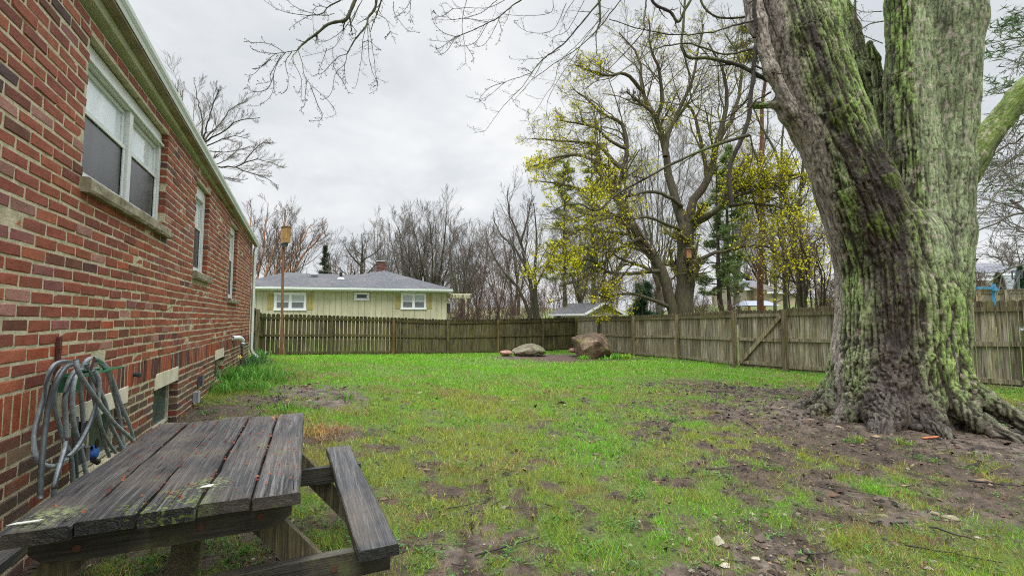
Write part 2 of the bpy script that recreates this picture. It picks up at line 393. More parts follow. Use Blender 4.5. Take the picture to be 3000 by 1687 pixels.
def dens(x, y):
    m = np.zeros_like(x)
    for a, b, r, s in MUD:
        m = np.maximum(m, s * np.exp(-((x - a) ** 2 + (y - b) ** 2) / (r * r) * .9))
    Xc, Zc = camspace(x, y)
    p = n2(x, y, 1.4, 3, 4); q = n2(x, y, 6.0, 9, 3)
    nf = 1 - sst(4.5, 9, Zc - .35 * np.minimum(Xc, 0)); rt = sst(.0, 3.0, Xc) * nf
    tf = sst(.56, .66, n2(x, y, 7.5, 101, 3)); v = 1.1 - m * (1.15 - .55 * tf * (m < 1.0)) - nf * .24 * (1 - sst(.38, .60, p)) - rt * .40 * (1 - sst(.44, .62, p)) + (q - .5) * (.9 + 1.2 * nf) - .03 * nf
    for g_, r, s in LUSH: v = v + s * np.exp(-((x - g_[0]) ** 2 + (y - g_[1]) ** 2) / (r * r))
    v = np.where(x < .35, v - .5 * (1 - sst(.0, .4, x)) * (y < 6.5), v)
    return np.clip(v, 0, 1)

def build_ground():
    az = np.concatenate([np.arange(-70, 70, .3), np.arange(70, 290, 2.5)]); az = np.radians(az)
    r = np.concatenate([[.0], .5 * 1.0165 ** np.arange(0, 368)]); r = r[r < 230]
    A, Rr = np.meshgrid(az, r); th = A + TH
    x = CX + Rr * np.sin(th); y = Rr * np.cos(th)
    z = ground(x, y)
    xf, yf = x.ravel(), y.ravel(); d = dens(xf, yf)
    near = (1 - sst(14, 22, Rr.ravel()))
    mic = (n2(xf, yf, 7, 21, 4) - .5) * .05 + (n2(xf, yf, 26, 5, 3) - .5) * .022 * (1 - .5 * d)
    zf = z.ravel() + mic * near * (.5 + .5 * (1 - d)) 
    na = len(az); nr = len(r)
    i = np.arange(nr - 1)[:, None]; j = np.arange(na)[None]; jn = (j + 1) % na
    Fq = np.stack([i * na + j, i * na + jn, (i + 1) * na + jn, (i + 1) * na + j], 2).reshape(-1, 4)[:, ::-1]
    gb = gd(1400, 899); mul = np.exp(-((xf - gb[0]) ** 2 + (yf - gb[1]) ** 2) / 4.5)
    wet = np.zeros_like(xf)
    for a, b, rr in [(2540, 1130, .9), (800, 988, .7), (840, 1012, .5), (1200, 1380, .3), (2050, 1030, 1.2), (1900, 1440, .5), (2300, 1280, .5)]:
        g_ = gd(a, b); wet = np.maximum(wet, np.exp(-((xf - g_[0]) ** 2 + (yf - g_[1]) ** 2) / rr ** 2))
    t = NT('soil_and_turf'); v = t.co('Object'); n = t.noise(5, 6, v, .65); f = t.noise(38, 5, v, .7); ff = t.noise(150, 3, v, .7)
    mud = t.ramp(t.math('ADD', t.math('MULTIPLY', n, .5), t.math('MULTIPLY', f, .5)), [(.36, (.026, .015, .008)), (.5, (.090, .056, .031)), (.64, (.20, .135, .082))])
    mud = t.mix(t.ramp(ff, [(.45, .65), (.6, 0.0)]), mud, (.02, .013, .009))
    mud = t.mix(t.math('MULTIPLY', t.attr('wet', 'Fac'), t.ramp(n, [(.4, 0.0), (.6, .7)])), mud, (.21, .165, .135))
    mud = t.mix(t.attr('mulch', 'Fac'), mud, t.ramp(f, [(.35, (.04, .022, .016)), (.65, (.14, .085, .065))]))
    turf = t.ramp(f, [(.35, (.045, .07, .012)), (.5, (.08, .13, .018)), (.65, (.14, .17, .035))])
    far = t.ramp(t.noise(.08, 4, v), [(.4, (.10, .14, .03)), (.6, (.15, .13, .06))])
    turf = t.mix(t.attr('far', 'Fac'), turf, far)
    k = t.attr('dens', 'Fac')
    k2 = t.ramp(t.math('ADD', k, t.math('MULTIPLY', t.math('SUBTRACT', f, .5), .5)), [(.35, 0.0), (.75, 1.0)])
    c = t.mix(k2, mud, turf)
    rg = t.mix(k2, t.ramp(n, [(.42, .28), (.6, .75)]), (.9, .9, .9))
    gm = t.done(c, rg, t.bump(t.math('ADD', f, t.math('MULTIPLY', ff, .6)), 1.0, .02), .5)
    obj('lawn_ground', np.stack([xf, yf, zf], 1), Fq, gm, smooth=True, kind='structure', attrs={'dens': d, 'mulch': np.clip(mul, 0, 1), 'wet': wet, 'far': sst(24, 32, Rr.ravel())})
build_ground()

def tri_leaf_mat(name, rough=.55):
    t = NT(name); a = t.attr('Col')
    b = t.n('BsdfDiffuse', Color=a); tr = t.n('BsdfTranslucent', Color=a); g = t.n('BsdfGlossy', Color=(.5, .5, .5), Roughness=rough)
    m1 = t.n('MixShader', None); t.set(m1.inputs[0], .35); t.t.links.new(b, m1.inputs[1]); t.t.links.new(tr, m1.inputs[2])
    m2 = t.n('MixShader', None); t.set(m2.inputs[0], .05); t.t.links.new(m1.outputs[0], m2.inputs[1]); t.t.links.new(g, m2.inputs[2])
    t.t.links.new(m2.outputs[0], t.out.inputs[0]); return t.m
M_leaf = tri_leaf_mat('leaf_blades')

def inside_house(x, y): return (x < .02) & (y < 12.4)
def fence_right(Xc, Zc):            # beyond the fences?
    far = Zc > 21.91 - .0 + .517 * (Xc + 0) + .0
    return far
def build_grass():
    r = rs(5); Vs = []; Cs = []
    for z0, z1, n, wd_, ht in [(1.6, 4, 150000, .0036, .050), (4, 8, 230000, .0065, .050), (8, 14, 190000, .012, .055), (14, 25, 190000, .022, .06)]:
        Z = np.sqrt(r.uniform(z0 ** 2, z1 ** 2, n)); X = r.uniform(-1.18, 1.22, n) * Z
        x, y = cam2w(X, Z)
        ok = ~inside_house(x, y) & (Z < 22.4 + .50 * (X - 0)) & ((X < 3.4) | (Z < 23.2 - 2.57 * (X - 3.26)))
        x, y, Z, X = x[ok], y[ok], Z[ok], X[ok]
        d = dens(x, y); ok = r.rand(len(x)) < d ** 1.1 * .98 + .012
        x, y, Z, X, d = x[ok], y[ok], Z[ok], X[ok], d[ok]
        n = len(x); z = ground(x, y)
        az = r.rand(n) * 6.283; wv = wd_ * r.uniform(.6, 1.4, n); h = ht * r.uniform(.35, 1.25, n) * (.55 + .5 * d) * (.35 + .75 * n2(x, y, 2.3, 31, 2) + .75 * sst(.4, .65, n2(x, y, 8.5, 33, 2)))
        la = r.rand(n) * 6.283; lean = r.uniform(.1, 1.1, n)
        bx, by = np.cos(az) * wv / 2, np.sin(az) * wv / 2
        p0 = np.stack([x - bx, y - by, z - .004], 1); p1 = np.stack([x + bx, y + by, z - .004], 1)
        p2 = np.stack([x + np.cos(la) * lean * h, y + np.sin(la) * lean * h, z + h * (1 - .25 * lean)], 1)
        Vs.append(np.stack([p0, p1, p2], 1).reshape(-1, 3))
        q = n2(x, y, 1.1, 55, 3) + r.normal(0, .10, n) ; lush = sst(.38, .62, q + .22 * sst(5, 10, Z) - .12 * sst(.5, 3, X) * (1 - sst(8, 12, Z)))
        c = (1 - lush)[:, None] * np.array([.34, .36, .05]) + lush[:, None] * np.array([.185, .45, .022])
        dryp = np.clip(.09 + .5 * (1 - sst(.0, .5, d)) + .45 * (n2(x, y, 2.1, 77, 3) > .55) * (1 - sst(9, 13, Z)), 0, .6)
        dry = r.rand(n) < dryp
        c[dry] = np.array([.40, .28, .13]) * r.uniform(.6, 1.2, (dry.sum(), 1))
        c *= r.uniform(.5, 1.4, (n, 1)) * (.75 + .5 * n2(x, y, 4.3, 91, 3))[:, None]; Cs.append(np.repeat(c, 3, 0))
    V = np.concatenate(Vs); obj('grass', V, np.arange(len(V)).reshape(-1, 3), M_leaf, attrs={'Col': np.concatenate(Cs)}, kind='stuff', label='short wet spring grass growing patchily over the back yard', cat='grass')
build_grass()

def leaves(x, y, z, n_per, size, colr, r, spread, up=.6, seg=1, asp=.35):
    """rosettes of ovate leaves round each point"""
    N = len(x) * n_per
    X = np.repeat(x, n_per); Y = np.repeat(y, n_per); Zz = np.repeat(z, n_per)
    a = r.rand(N) * 6.283; L = size * r.uniform(.5, 1.25, N); e = r.uniform(.1, up, N)
    ox = r.normal(0, spread, N); oy = r.normal(0, spread, N)
    d = np.stack([np.cos(a) * np.cos(e), np.sin(a) * np.cos(e), np.sin(e)], 1); s = np.stack([-np.sin(a), np.cos(a), r.normal(0, .3, N)], 1)
    b = np.stack([X + ox, Y + oy, Zz + r.uniform(0, size * .5, N)], 1)
    wv = (L * asp)[:, None]; L = L[:, None]
    V = np.stack([b, b + d * L * .5 + s * wv * .5, b + d * L + np.array([0, 0, -.15]) * L, b + d * L * .5 - s * wv * .5], 1).reshape(-1, 3)
    c = np.array(colr) * r.uniform(.55, 1.35, (N, 1)) * np.stack([r.uniform(.8, 1.4, N), np.ones(N), r.uniform(.7, 1.3, N)], 1)
    return V, np.repeat(c, 4, 0)
def build_weeds():
    r = rs(8); V = []; C = []
    def patch(dx, dy, rad, n, np_, size, colr, **k):
        g_ = gd(dx, dy) if dx is not None else dy
        x = g_[0] + r.normal(0, rad, n); y = g_[1] + r.normal(0, rad, n); ok = ~inside_house(x, y - 0) ; x, y = x[ok], y[ok]
        v, c = leaves(x, y, ground(x, y), np_, size, colr, r, size * .5, **k); V.append(v); C.append(c)
    for dx, dy, rad, n in [(450, 1420, .25, 45), (560, 1400, .2, 45), (640, 1440, .2, 40), (730, 1400, .12, 20), (830, 1330, .12, 20), (700, 1290, .2, 25), (900, 1180, .1, 12), (870, 1190, .1, 10),
                           (1040, 1260, .1, 10), (650, 1040, .2, 20), (500, 1040, .15, 20), (760, 1010, .3, 25), (880, 1000, .3, 30), (960, 1080, .25, 20)]:
        patch(dx, dy, rad, n, 7, .034, (.07, .19, .03), up=1.0)
    for dx, dy in [(1590, 1530/1.0 if 0 else 1440), (1590, 1250), (1480, 1390), (1580, 1320), (1830, 1210), (1950, 1180), (2130, 1110), (2270, 1115), (2290, 1330), (2190, 1390), (1160, 1180), (1690, 1060), (1440, 1310), (2450, 1180), (2340, 1160), (1085, 1395), (1260, 1400)]:
        patch(dx, dy, .05, 5, 12, .05, (.10, .24, .03), up=.7, asp=.2)
    for k in range(320):                        # scattered low weeds
        dx = r.uniform(900, 2570); dy = r.uniform(1000, 1449)
        patch(dx, dy, .05, 2, 7, .026, (.09, .22, .04), up=.6)
    for dx, dy, rad, n in [(2350, 1035, .15, 26), (2420, 1050, .2, 30), (2480, 1060, .2, 20), (2510, 985, .2, 20)]:
        patch(dx, dy, rad, n, 6, .04, (.10, .27, .03), up=1.0, asp=.6)
    v = np.concatenate(V); obj('weeds', v, np.arange(len(v)).reshape(-1, 4), M_leaf, attrs={'Col': np.concatenate(C)}, kind='stuff', label='low broadleaf weeds scattered through the lawn and under the table', cat='weeds')
build_weeds()
def build_litter():
    r = rs(14); n = 42000; Z = np.sqrt(r.uniform(1.6 ** 2, 9.5 ** 2, n)); X = r.uniform(-1.1, 1.22, n) * Z; x, y = cam2w(X, Z)
    ok = ~inside_house(x, y) & (r.rand(n) < (1.15 - dens(x, y))) & (n2(x, y, 2.5, 66, 3) + .25 * sst(0, 3, X) > .47); x, y, Z = x[ok], y[ok], Z[ok]; n = len(x); z = ground(x, y) + .010
    a = r.rand(n) * 6.283; L = r.gamma(2.0, .0060, n) * (.7 + .12 * Z); wv = L * r.uniform(.12, .5, n); t = r.normal(0, .25, n); d = np.stack([np.cos(a), np.sin(a), t], 1); s = np.stack([-np.sin(a), np.cos(a), r.normal(0, .3, n)], 1); P = np.stack([x, y, z], 1)
    V = np.stack([P - d * L[:, None], P + s * wv[:, None], P + d * L[:, None], P - s * wv[:, None], P + np.stack([0 * x, 0 * x, wv * .9], 1)], 1).reshape(-1, 3)
    f = np.array([(0, 1, 4), (1, 2, 4), (2, 3, 4), (3, 0, 4)]); Fq = (f[None] + np.arange(n)[:, None, None] * 5).reshape(-1, 3)
    c = np.array([(.022, .014, .010), (.05, .03, .02), (.10, .055, .03), (.20, .13, .07), (.30, .22, .13)])[r.choice(5, n, p=[.45, .25, .15, .1, .05])] * r.uniform(.6, 1.3, (n, 1))
    obj('leaf_litter', V, Fq, M_plain, attrs={'Col': np.repeat(c, 5, 0)}, kind='stuff', label='dark crumbs of bark, bud scales and rotted leaves strewn over the bare ground', cat='litter')
build_litter()
def build_gravel():
    r = rs(12); b = B(); P = []
    for dx, dy, rad, n in [(1900, 1435, .35, 260), (1760, 1440, .25, 160), (2050, 1400, .5, 220), (2300, 1350, .6, 200), (1700, 1400, .8, 100), (2100, 1200, 1.2, 160), (600, 1430, .5, 160), (1200, 1300, .6, 60), (800, 990, 1, 60), (2300, 1120, 1, 120)]:
        g_ = gd(dx, dy); P += [(g_[0] + r.normal(0, rad), g_[1] + r.normal(0, rad)) for _ in range(n)]
    P = np.array(P); P = P[~inside_house(P[:, 0] - .1, P[:, 1])]; z = ground(P[:, 0], P[:, 1])
    n = len(P); s = r.gamma(2.0, .0042, n) + .003
    base = np.array([(1, 0, 0), (.3, .95, 0), (-.8, .6, 0), (-.8, -.6, 0), (.3, -.95, 0), (0, 0, .6), (.0, 0, -.5)])
    V = base[None] * s[:, None, None] * r.uniform(.6, 1.3, (n, 7, 3)); V = V + np.concatenate([P, z[:, None]], 1)[:, None] + np.array([0, 0, .001])
    f = np.array([(0, 1, 5), (1, 2, 5), (2, 3, 5), (3, 4, 5), (4, 0, 5), (1, 0, 6), (2, 1, 6), (3, 2, 6), (4, 3, 6), (0, 4, 6)])
    Fq = (f[None] + np.arange(n)[:, None, None] * 7).reshape(-1, 3)
    c = np.array([(.20, .17, .13), (.11, .08, .06), (.36, .32, .25), (.05, .035, .028), (.22, .15, .09)])[r.choice(5, n, p=[.22, .32, .05, .32, .09])] * r.uniform(.7, 1.2, (n, 1))
    obj('gravel', V.reshape(-1, 3), Fq, M_plain, attrs={'Col': np.repeat(c, 7, 0)}, kind='stuff', label='small pebbles and bark crumbs pressed into the muddy ground', cat='gravel')
build_gravel()

# ------------------------------------------------------------------ the brick house
house = empty('brick_house', (0, 5, .2), 'red brick house at the left with white double-hung windows and a pale gutter', 'house')
ztop = lambda y: 3.235 - .0125 * y
OPEN = [(3.47, 5.16, 2.14, 3.02, .1), (6.38, 7.16, 1.87, 2.95, .1), (8.97, 9.83, 1.655, 2.94, .1),
        (3.55, 4.44, .30, .655, .12), (5.12, 5.95, .22, .645, .12), (8.04, 8.81, .33, .675, .12)]
LINT = [(3.52, 4.445, .655, .79), (5.115, 5.93, .645, .80), (8.03, 8.81, .675, .828)]
SILL = [(3.455, 5.235, 2.05, 2.142), (6.36, 7.27, 1.765, 1.862), (8.95, 9.95, 1.565, 1.648)]
def build_wall():
    r = rs(3); Y0, Y1 = -3.0, 12.29
    rects = []
    holes = [(a + .0, b_, c, d) for a, b_, c, d, e in OPEN] + LINT + SILL
    def row(z0, z1, cells):
        zc = (z0 + z1) / 2
        for a, b_ in cells:
            segs = [(a, b_)]
            for h in holes:
                if h[2] - .012 < zc < h[3] + .012:
                    ns = []
                    for s, e in segs:
                        if e <= h[0] - .01 or s >= h[1] + .01: ns.append((s, e)); continue
                        if s < h[0] - .03: ns.append((s, h[0] - (.002)))
                        if e > h[1] + .03: ns.append((h[1] + .002, e))
                    segs = ns
            for s, e in segs:
                if e - s < .025: continue
                deep = any(o[2] - .03 < zc < o[3] + .03 and (abs(s - o[1]) < .006 or abs(e - o[0]) < .006) for o in OPEN)
                rects.append((s, e, z0, z1, -.115 if deep else -.03, zc))
    z = .758 - .012; k = 0
    while z > -.3:
        o = (k % 2) * .1075 + r.uniform(-.01, .01)
        row(z - .0555, z, [(Y0 + o + i * .215, Y0 + o + i * .215 + .2005) for i in range(72) if Y0 + o + i * .215 + .2005 < Y1 + .1]); z -= .07; k += 1
    row(.765, .945, [(Y0 + i * .0715, Y0 + i * .0715 + .058) for i in range(214) if Y0 + i * .0715 + .058 < Y1 + .01])
    z = .957; k = 0
    while z < 3.12:
        o = (k % 2) * .1075 + r.uniform(-.012, .012)
        row(z, z + .0555, [(Y0 + o + i * .215, Y0 + o + i * .215 + .2005) for i in range(72) if Y0 + o + i * .215 + .2005 < Y1 + .1]); z += .07; k += 1
    Rr = np.array(rects); Rr[:, 1] = np.minimum(Rr[:, 1], Y1); Rr = Rr[Rr[:, 1] > Rr[:, 0]]
    n = len(Rr); wav = (n2(Rr[:, 0] * 1.0, Rr[:, 5] * 1.0, 1.6, 4, 2) - .5) * .02
    y0, y1, z0, z1 = Rr[:, 0], Rr[:, 1], Rr[:, 2] + wav + r.normal(0, .0012, n), Rr[:, 3] + wav + r.normal(0, .0012, n)
    fx = r.normal(0, .0014, n); bk = Rr[:, 4]; c = .0045
    def ring(x, i): return np.stack([np.stack([x, y0 + i, z0 + i], 1), np.stack([x, y1 - i, z0 + i], 1), np.stack([x, y1 - i, z1 - i], 1), np.stack([x, y0 + i, z1 - i], 1)], 1)
    V = np.concatenate([ring(bk, 0), ring(fx - c, 0), ring(fx, c)], 1)
    jit = r.normal(0, .0021, V.shape); jit[:, :, 0] *= .5; jit[:, :4] = 0; V = V + jit
    q = [(8, 9, 10, 11)]
    for i in range(4):
        j = (i + 1) % 4; q += [(4 + i, 4 + j, 8 + j, 8 + i), (i, j, 4 + j, 4 + i)]
    Fq = (np.array(q)[None] + np.arange(n)[:, None, None] * 12).reshape(-1, 4)
    pal = np.array([(.32, .085, .048), (.28, .072, .045), (.37, .108, .055), (.23, .065, .042), (.13, .048, .042), (.085, .045, .045), (.26, .09, .085), (.38, .085, .035), (.36, .17, .135), (.17, .06, .035)])
    palb = np.array([(.22, .075, .045), (.16, .06, .04), (.27, .07, .045), (.10, .065, .05), (.19, .12, .075), (.12, .07, .06)])
    low = Rr[:, 5] < .75
    cc = pal[r.choice(10, n, p=[.31, .24, .20, .08, .02, .01, .055, .02, .045, .02])]; cc[low] = palb[r.choice(6, low.sum())]
    sol = (Rr[:, 5] > .76) & (Rr[:, 5] < .945); cc[sol] = pal[r.choice([0, 2, 4, 5, 7, 3], sol.sum())]
    cc = cc * r.uniform(.85, 1.2, (n, 1)) * np.array([.98, 1.04, 1.0])
    b = B(); b.v.append(V.reshape(-1, 3)); b.f.append(Fq); b.c.append(np.repeat(cc, 12, 0)); b.n = n * 12
    # mortar body in slabs round the openings
    H2 = [(a + -.007, b_ + .007, c_ - .007, d_ + .007) for a, b_, c_, d_, e in OPEN]
    ys = sorted({Y0, Y1 - .008} | {h[0] for h in H2} | {h[1] for h in H2}); zs = sorted({-.4, 3.12} | {h[2] for h in H2} | {h[3] for h in H2})
    for i in range(len(ys) - 1):
        run = None
        for j in range(len(zs) - 1):
            yc, zc = (ys[i] + ys[i + 1]) / 2, (zs[j] + zs[j + 1]) / 2
            hole = any(h[0] < yc < h[1] and h[2] < zc < h[3] for h in H2)
            if hole:
                if run is not None: b.box(-.25, -.0035, ys[i], ys[i + 1], run, zs[j]); run = None
            elif run is None: run = zs[j]
        if run is not None: b.box(-.25, -.0035, ys[i], ys[i + 1], run, zs[-1])
    b.box(-8, -.25, Y1 - .26, Y1 - .008, -.4, 3.1); b.box(-8, -.25, Y0, Y0 + .25, -.4, 3.1); b.box(-8, -7.75, Y0 + .25, Y1 - .26, -.4, 3.1)
    mort = np.concatenate([np.zeros(n * 12), np.ones(b.n - n * 12)])
    b.build('wall', M_wall, house, extra={'mort': mort})
build_wall()
b = B()
for a, c_, z0, z1 in SILL:
    b = B(); r = rs(int(a * 10)); k = 14
    ys = np.linspace(a, c_, k + 1)
    V = []; 
    for i, y in enumerate(ys):
        j = r.normal(0, .003, 8)
        V += [(-.10, y, z0 + .004), (.042 + j[0], y, z0 + j[1] * .6), (.052 + j[2], y, z0 + .02 + j[3]), (.050 + j[4], y, z1 - .015 + j[5]), (.040 + j[6], y, z1 - .002), (-.10, y, z1 + .004)]
    Fq = [[i * 6 + m, i * 6 + (m + 1) % 6, (i + 1) * 6 + (m + 1) % 6, (i + 1) * 6 + m] for i in range(k) for m in range(6)] + [list(range(6))[::-1], [k * 6 + m for m in range(6)]]
    b.add(V, np.array([f for f in Fq if len(f) == 4])); b.f += [Fq[-2], Fq[-1]]
    b.build('window_sill', M_stone, house)
for a, c_, z0, z1 in LINT:
    b = B(); b.box(-.1, .004, a + .006, c_ - .006, z0 + .004, z1 - .006); o = b.build('lintel', M_lime, house)
    m = o.modifiers.new('b', 'BEVEL'); m.width = .004
def sash(b, y0, y1, z0, z1, x, t=.035, d=.03):
    b.box(x - d, x, y0, y1, z0, z0 + t * 1.2); b.box(x - d, x, y0, y1, z1 - t, z1); b.box(x - d, x, y0, y0 + t, z0 + t * 1.2, z1 - t); b.box(x - d, x, y1 - t, y1, z0 + t * 1.2, z1 - t)
def window(y0, y1, z0, z1, n, mid, casing=.05, head=.05, upper_glass=M_blind_sky):
    b = B(); xf = -.052
    b.box(-.12, xf, y0, y0 + casing, z0, z1); b.box(-.12, xf, y1 - casing, y1, z0, z1)
    b.box(-.12, xf + .004, y0 + casing, y1 - casing, z0, z0 + .028); b.box(-.12, xf + .004, y0 + casing, y1 - casing, z1 - head, z1)
    iy0, iy1 = y0 + casing, y1 - casing; cells = []
    if n == 2:
        ym = (iy0 + iy1) / 2 + .045; b.box(-.12, xf + .006, ym - .035, ym + .035, z0 + .028, z1 - head); cells = [(iy0, ym - .035), (ym + .035, iy1)]
    else: cells = [(iy0, iy1)]
    zi0, zi1 = z0 + .028, z1 - head
    for a, c_ in cells:
        sash(b, a + .003, c_ - .003, mid - .02, zi1 - .003, xf - .028); sash(b, a + .003, c_ - .003, zi0 + .003, mid + .02, xf - .012, d=.012)
    o = b.build('window', M_white, house); mm = o.modifiers.new('b', 'BEVEL'); mm.width = .003; mm.limit_method = 'ANGLE'
    for a, c_ in cells:
        p = B(); p.box(-.105, -.092, a + .02, c_ - .02, mid - .0, zi1 - .02); p.build('pane', upper_glass, o)
        p = B(); p.box(-.0905, -.078, a + .02, c_ - .02, zi0 + .02, mid); p.build('insect_screen', M_screen, o)
    return o
w1 = window(3.475, 5.155, 2.145, 3.015, 2, 2.60, .045, .12)
window(6.385, 7.155, 1.868, 2.945, 1, 2.44, .11, .14)
window(8.975, 9.825, 1.66, 2.935, 1, 2.35, .09, .12)
hb = B(); hb.prism([(-.115, 3.475, 3.012), (-.03, 3.475, 2.925), (-.03, 3.475, 2.905), (-.115, 3.475, 2.905)], (0, 1.68, 0)); hb.build('head_casing', M_gutter, w1)
for (y0, y1, z0, z1), fr in (((3.56, 4.43, .31, .65), .5), ((5.13, 5.94, .23, .64), 1), ((8.05, 8.80, .34, .67), .5)):
    b = B(); b.box(-.12, -.075, y0, y0 + .03, z0, z1); b.box(-.12, -.075, y1 - .03, y1, z0, z1); b.box(-.12, -.075, y0 + .03, y1 - .03, z0, z0 + .03); b.box(-.12, -.075, y0 + .03, y1 - .03, z1 - .03, z1)
    if fr < 1: b.box(-.12, -.075, (y0 + y1) / 2 - .015, (y0 + y1) / 2 + .015, z0 + .03, z1 - .03)
    o = b.build('basement_window', simple('flaking_cream_paint', (.30, .28, .20), (.55, .53, .42), 30, .8, .5), house)
    p = B(); p.box(-.11, -.098, y0 + .02, y1 - .02, z0 + .02, z1 - .02); p.build('pane', M_bglass, o)
# eaves
zg = lambda y: 3.36 - .0285 * (y - 3.3)
def strip(prof, ya, yb, name, mat):
    b = B(); n = 12; V = []; k = len(prof)
    for i in range(n + 1):
        y = ya + (yb - ya) * i / n
        V += [(px, y, f(y)) for px, f in prof]
    Fq = [[i * k + m, i * k + (m + 1) % k, (i + 1) * k + (m + 1) % k, (i + 1) * k + m] for i in range(n) for m in range(k)]
    b.add(V, np.array(Fq)); b.f += [list(range(k))[::-1], [n * k + m for m in range(k)]]
    return b.build(name, mat, house)
strip([(-.2, lambda y: ztop(y) - .02), (.028, lambda y: ztop(y) - .0), (.034, lambda y: zg(y) - .05), (-.2, lambda y: zg(y) - .05)], -3, 12.3, 'frieze_board', M_frieze)
strip([(.036, lambda y: zg(y) - .10), (.10, lambda y: zg(y) - .105), (.10, lambda y: zg(y) - .085), (.036, lambda y: zg(y) - .08)], -3, 12.33, 'soffit', M_soffit)
g_ = strip([(.036, lambda y: zg(y) - .078), (.098, lambda y: zg(y) - .083), (.108, lambda y: zg(y) - .09), (.114, lambda y: zg(y) - .06), (.128, lambda y: zg(y) - .03), (.13, lambda y: zg(y)), (.122, lambda y: zg(y) + .002), (.12, lambda y: zg(y) - .05), (.045, lambda y: zg(y) - .07)], -3, 12.42, 'gutter', M_gutter)
b = B(); zr = lambda y: zg(y) + .0
b.add([(.06, -3.1, zr(-3.1)), (.06, 12.4, zr(12.4)), (-4, 12.4, 5.1), (-4, -3.1, 5.3), (-8.2, 12.4, 3.1), (-8.2, -3.1, 3.2)], [[0, 1, 2, 3], [3, 2, 4, 5]])
b.build('roof', simple('grey_shingle_roof', (.05, .05, .055), (.12, .12, .13), 20, .9, .6), house)
b = B(); pts = np.array([(.072, 12.33, 3.02), (.06, 12.25, 2.95), (.055, 12.2, 2.8), (.055, 12.2, .66), (.06, 12.2, .58), (.11, 12.25, .48), (.19, 12.3, .40)])
b.tube(catmull(pts[2:4], 8), .038, 4); b.tube(pts[:3], .038, 4); b.tube(catmull(pts[3:], 9), .039, 4); b.build('downspout', M_gutter, house)
# things fixed on the wall
b = B(); b.box(.002, .05, 6.90, 6.96, .45, .58, (.10, .10, .11)); b.box(.05, .058, 6.89, 6.97, .44, .59, (.18, .18, .19))
b.build('electrical_box', M_gloss, None, label='small dark grey electrical box, the upper of two on the brick foundation', cat='electrical box')
b = B(); b.box(.002, .055, 6.66, 6.74, .29, .41, (.32, .34, .37)); b.box(.055, .062, 6.65, 6.75, .28, .42, (.42, .44, .47))
b.build('electrical_box', M_gloss, None, label='light grey electrical box, the lower of two near the dandelions', cat='electrical box')
vp = empty('vent_pipe', (.12, 9.9, .35), 'dark iron pipe rising from the flower bed with a white plastic elbow into the wall', 'vent pipe')
B().tube([(.13, 9.93, .3), (.13, 9.93, .80)], .022, 10, (.10, .06, .05)).build('pipe', M_plain, vp)
B().tube([(.13, 9.93, .78), (.13, 9.93, .84)], .03, 10, (.12, .18, .15)).build('collar', M_plain, vp)
B().tube(catmull([(.13, 9.93, .83), (.128, 9.92, .90), (.09, 9.80, .945), (.0, 9.6, .95)], 10), .042, 12, (.75, .78, .80)).build('elbow', M_gloss, vp, True)
b = B(); b.tube([(.0, 4.55, .86), (.03, 4.55, .855)], .018, 8, (.03, .05, .06)); b.tube([(.03, 4.55, .855), (.045, 4.55, .84)], [.022, .012], 8, (.03, .05, .06))
b.build('wall_hook', M_gloss, None, label='small dark round fitting on the upright brick course right of the hose', cat='fitting')
# ------------------------------------------------------------------ picnic table
def plank(b, x0, x1, ya, yb, z0, z1, r, seg=10, j=.002, skew=0.0, c=(1, 1, 1)):
    """board along y with slightly worn, uneven edges"""
    ys = np.concatenate([[ya, ya + .007], np.linspace(ya, yb, seg + 1)[1:-1], [yb - .007, yb]]); seg = len(ys) - 1; V = []
    for i, y in enumerate(ys):
        t = (y - ya) / (yb - ya); s = skew * (t - .5); q = r.normal(0, j, 6); e = .0035 + abs(q[4])
        X0, X1 = x0 + s + q[0], x1 + s + q[1]; zt = z1 + q[2] * .5; zb = z0
        ye = y + (r.normal(0, .004) if i in (0, seg) else 0)
        V += [(X0, ye, zb), (X1, ye, zb), (X1, ye, zt - e), (X1 - e, ye, zt), ((X0 + X1) / 2, ye, zt - .0012), (X0 + e, ye, zt), (X0, ye, zt - e)]
    k = 7
    Fq = np.array([[i * k + m, i * k + (m + 1) % k, (i + 1) * k + (m + 1) % k, (i + 1) * k + m] for i in range(seg) for m in range(k)])
    cv = np.tile(np.array(c, float), (len(V), 1)); cv[:k] *= .38; cv[-k:] *= .38; b.add(V, Fq[:, ::-1], cv); n0 = b.n - len(V)
    b.f.append([n0 + m for m in range(k)]); b.f.append([n0 + seg * k + m for m in range(k)][::-1])
tb = empty('picnic_table', (.87, 2.44, 0), 'small weathered wooden picnic table beside the brick wall, its top blackened and mossy', 'picnic table')
r = rs(2); b = B(); xw = np.linspace(.505, 1.245, 6)
for i, (dn, df) in enumerate([(-.01, 0), (.005, -.01), (-.012, .012), (.012, .0), (-.002, .015)]):
    g = r.uniform(.85, 1.2)
    plank(b, xw[i] + .004, xw[i + 1] - .004, 1.735 + dn, 3.135 + df, .678 + r.normal(0, .001), .72 + r.normal(0, .0025), r, 12, .0018, r.normal(0, .003), (g, g, g))
r = rs(61)
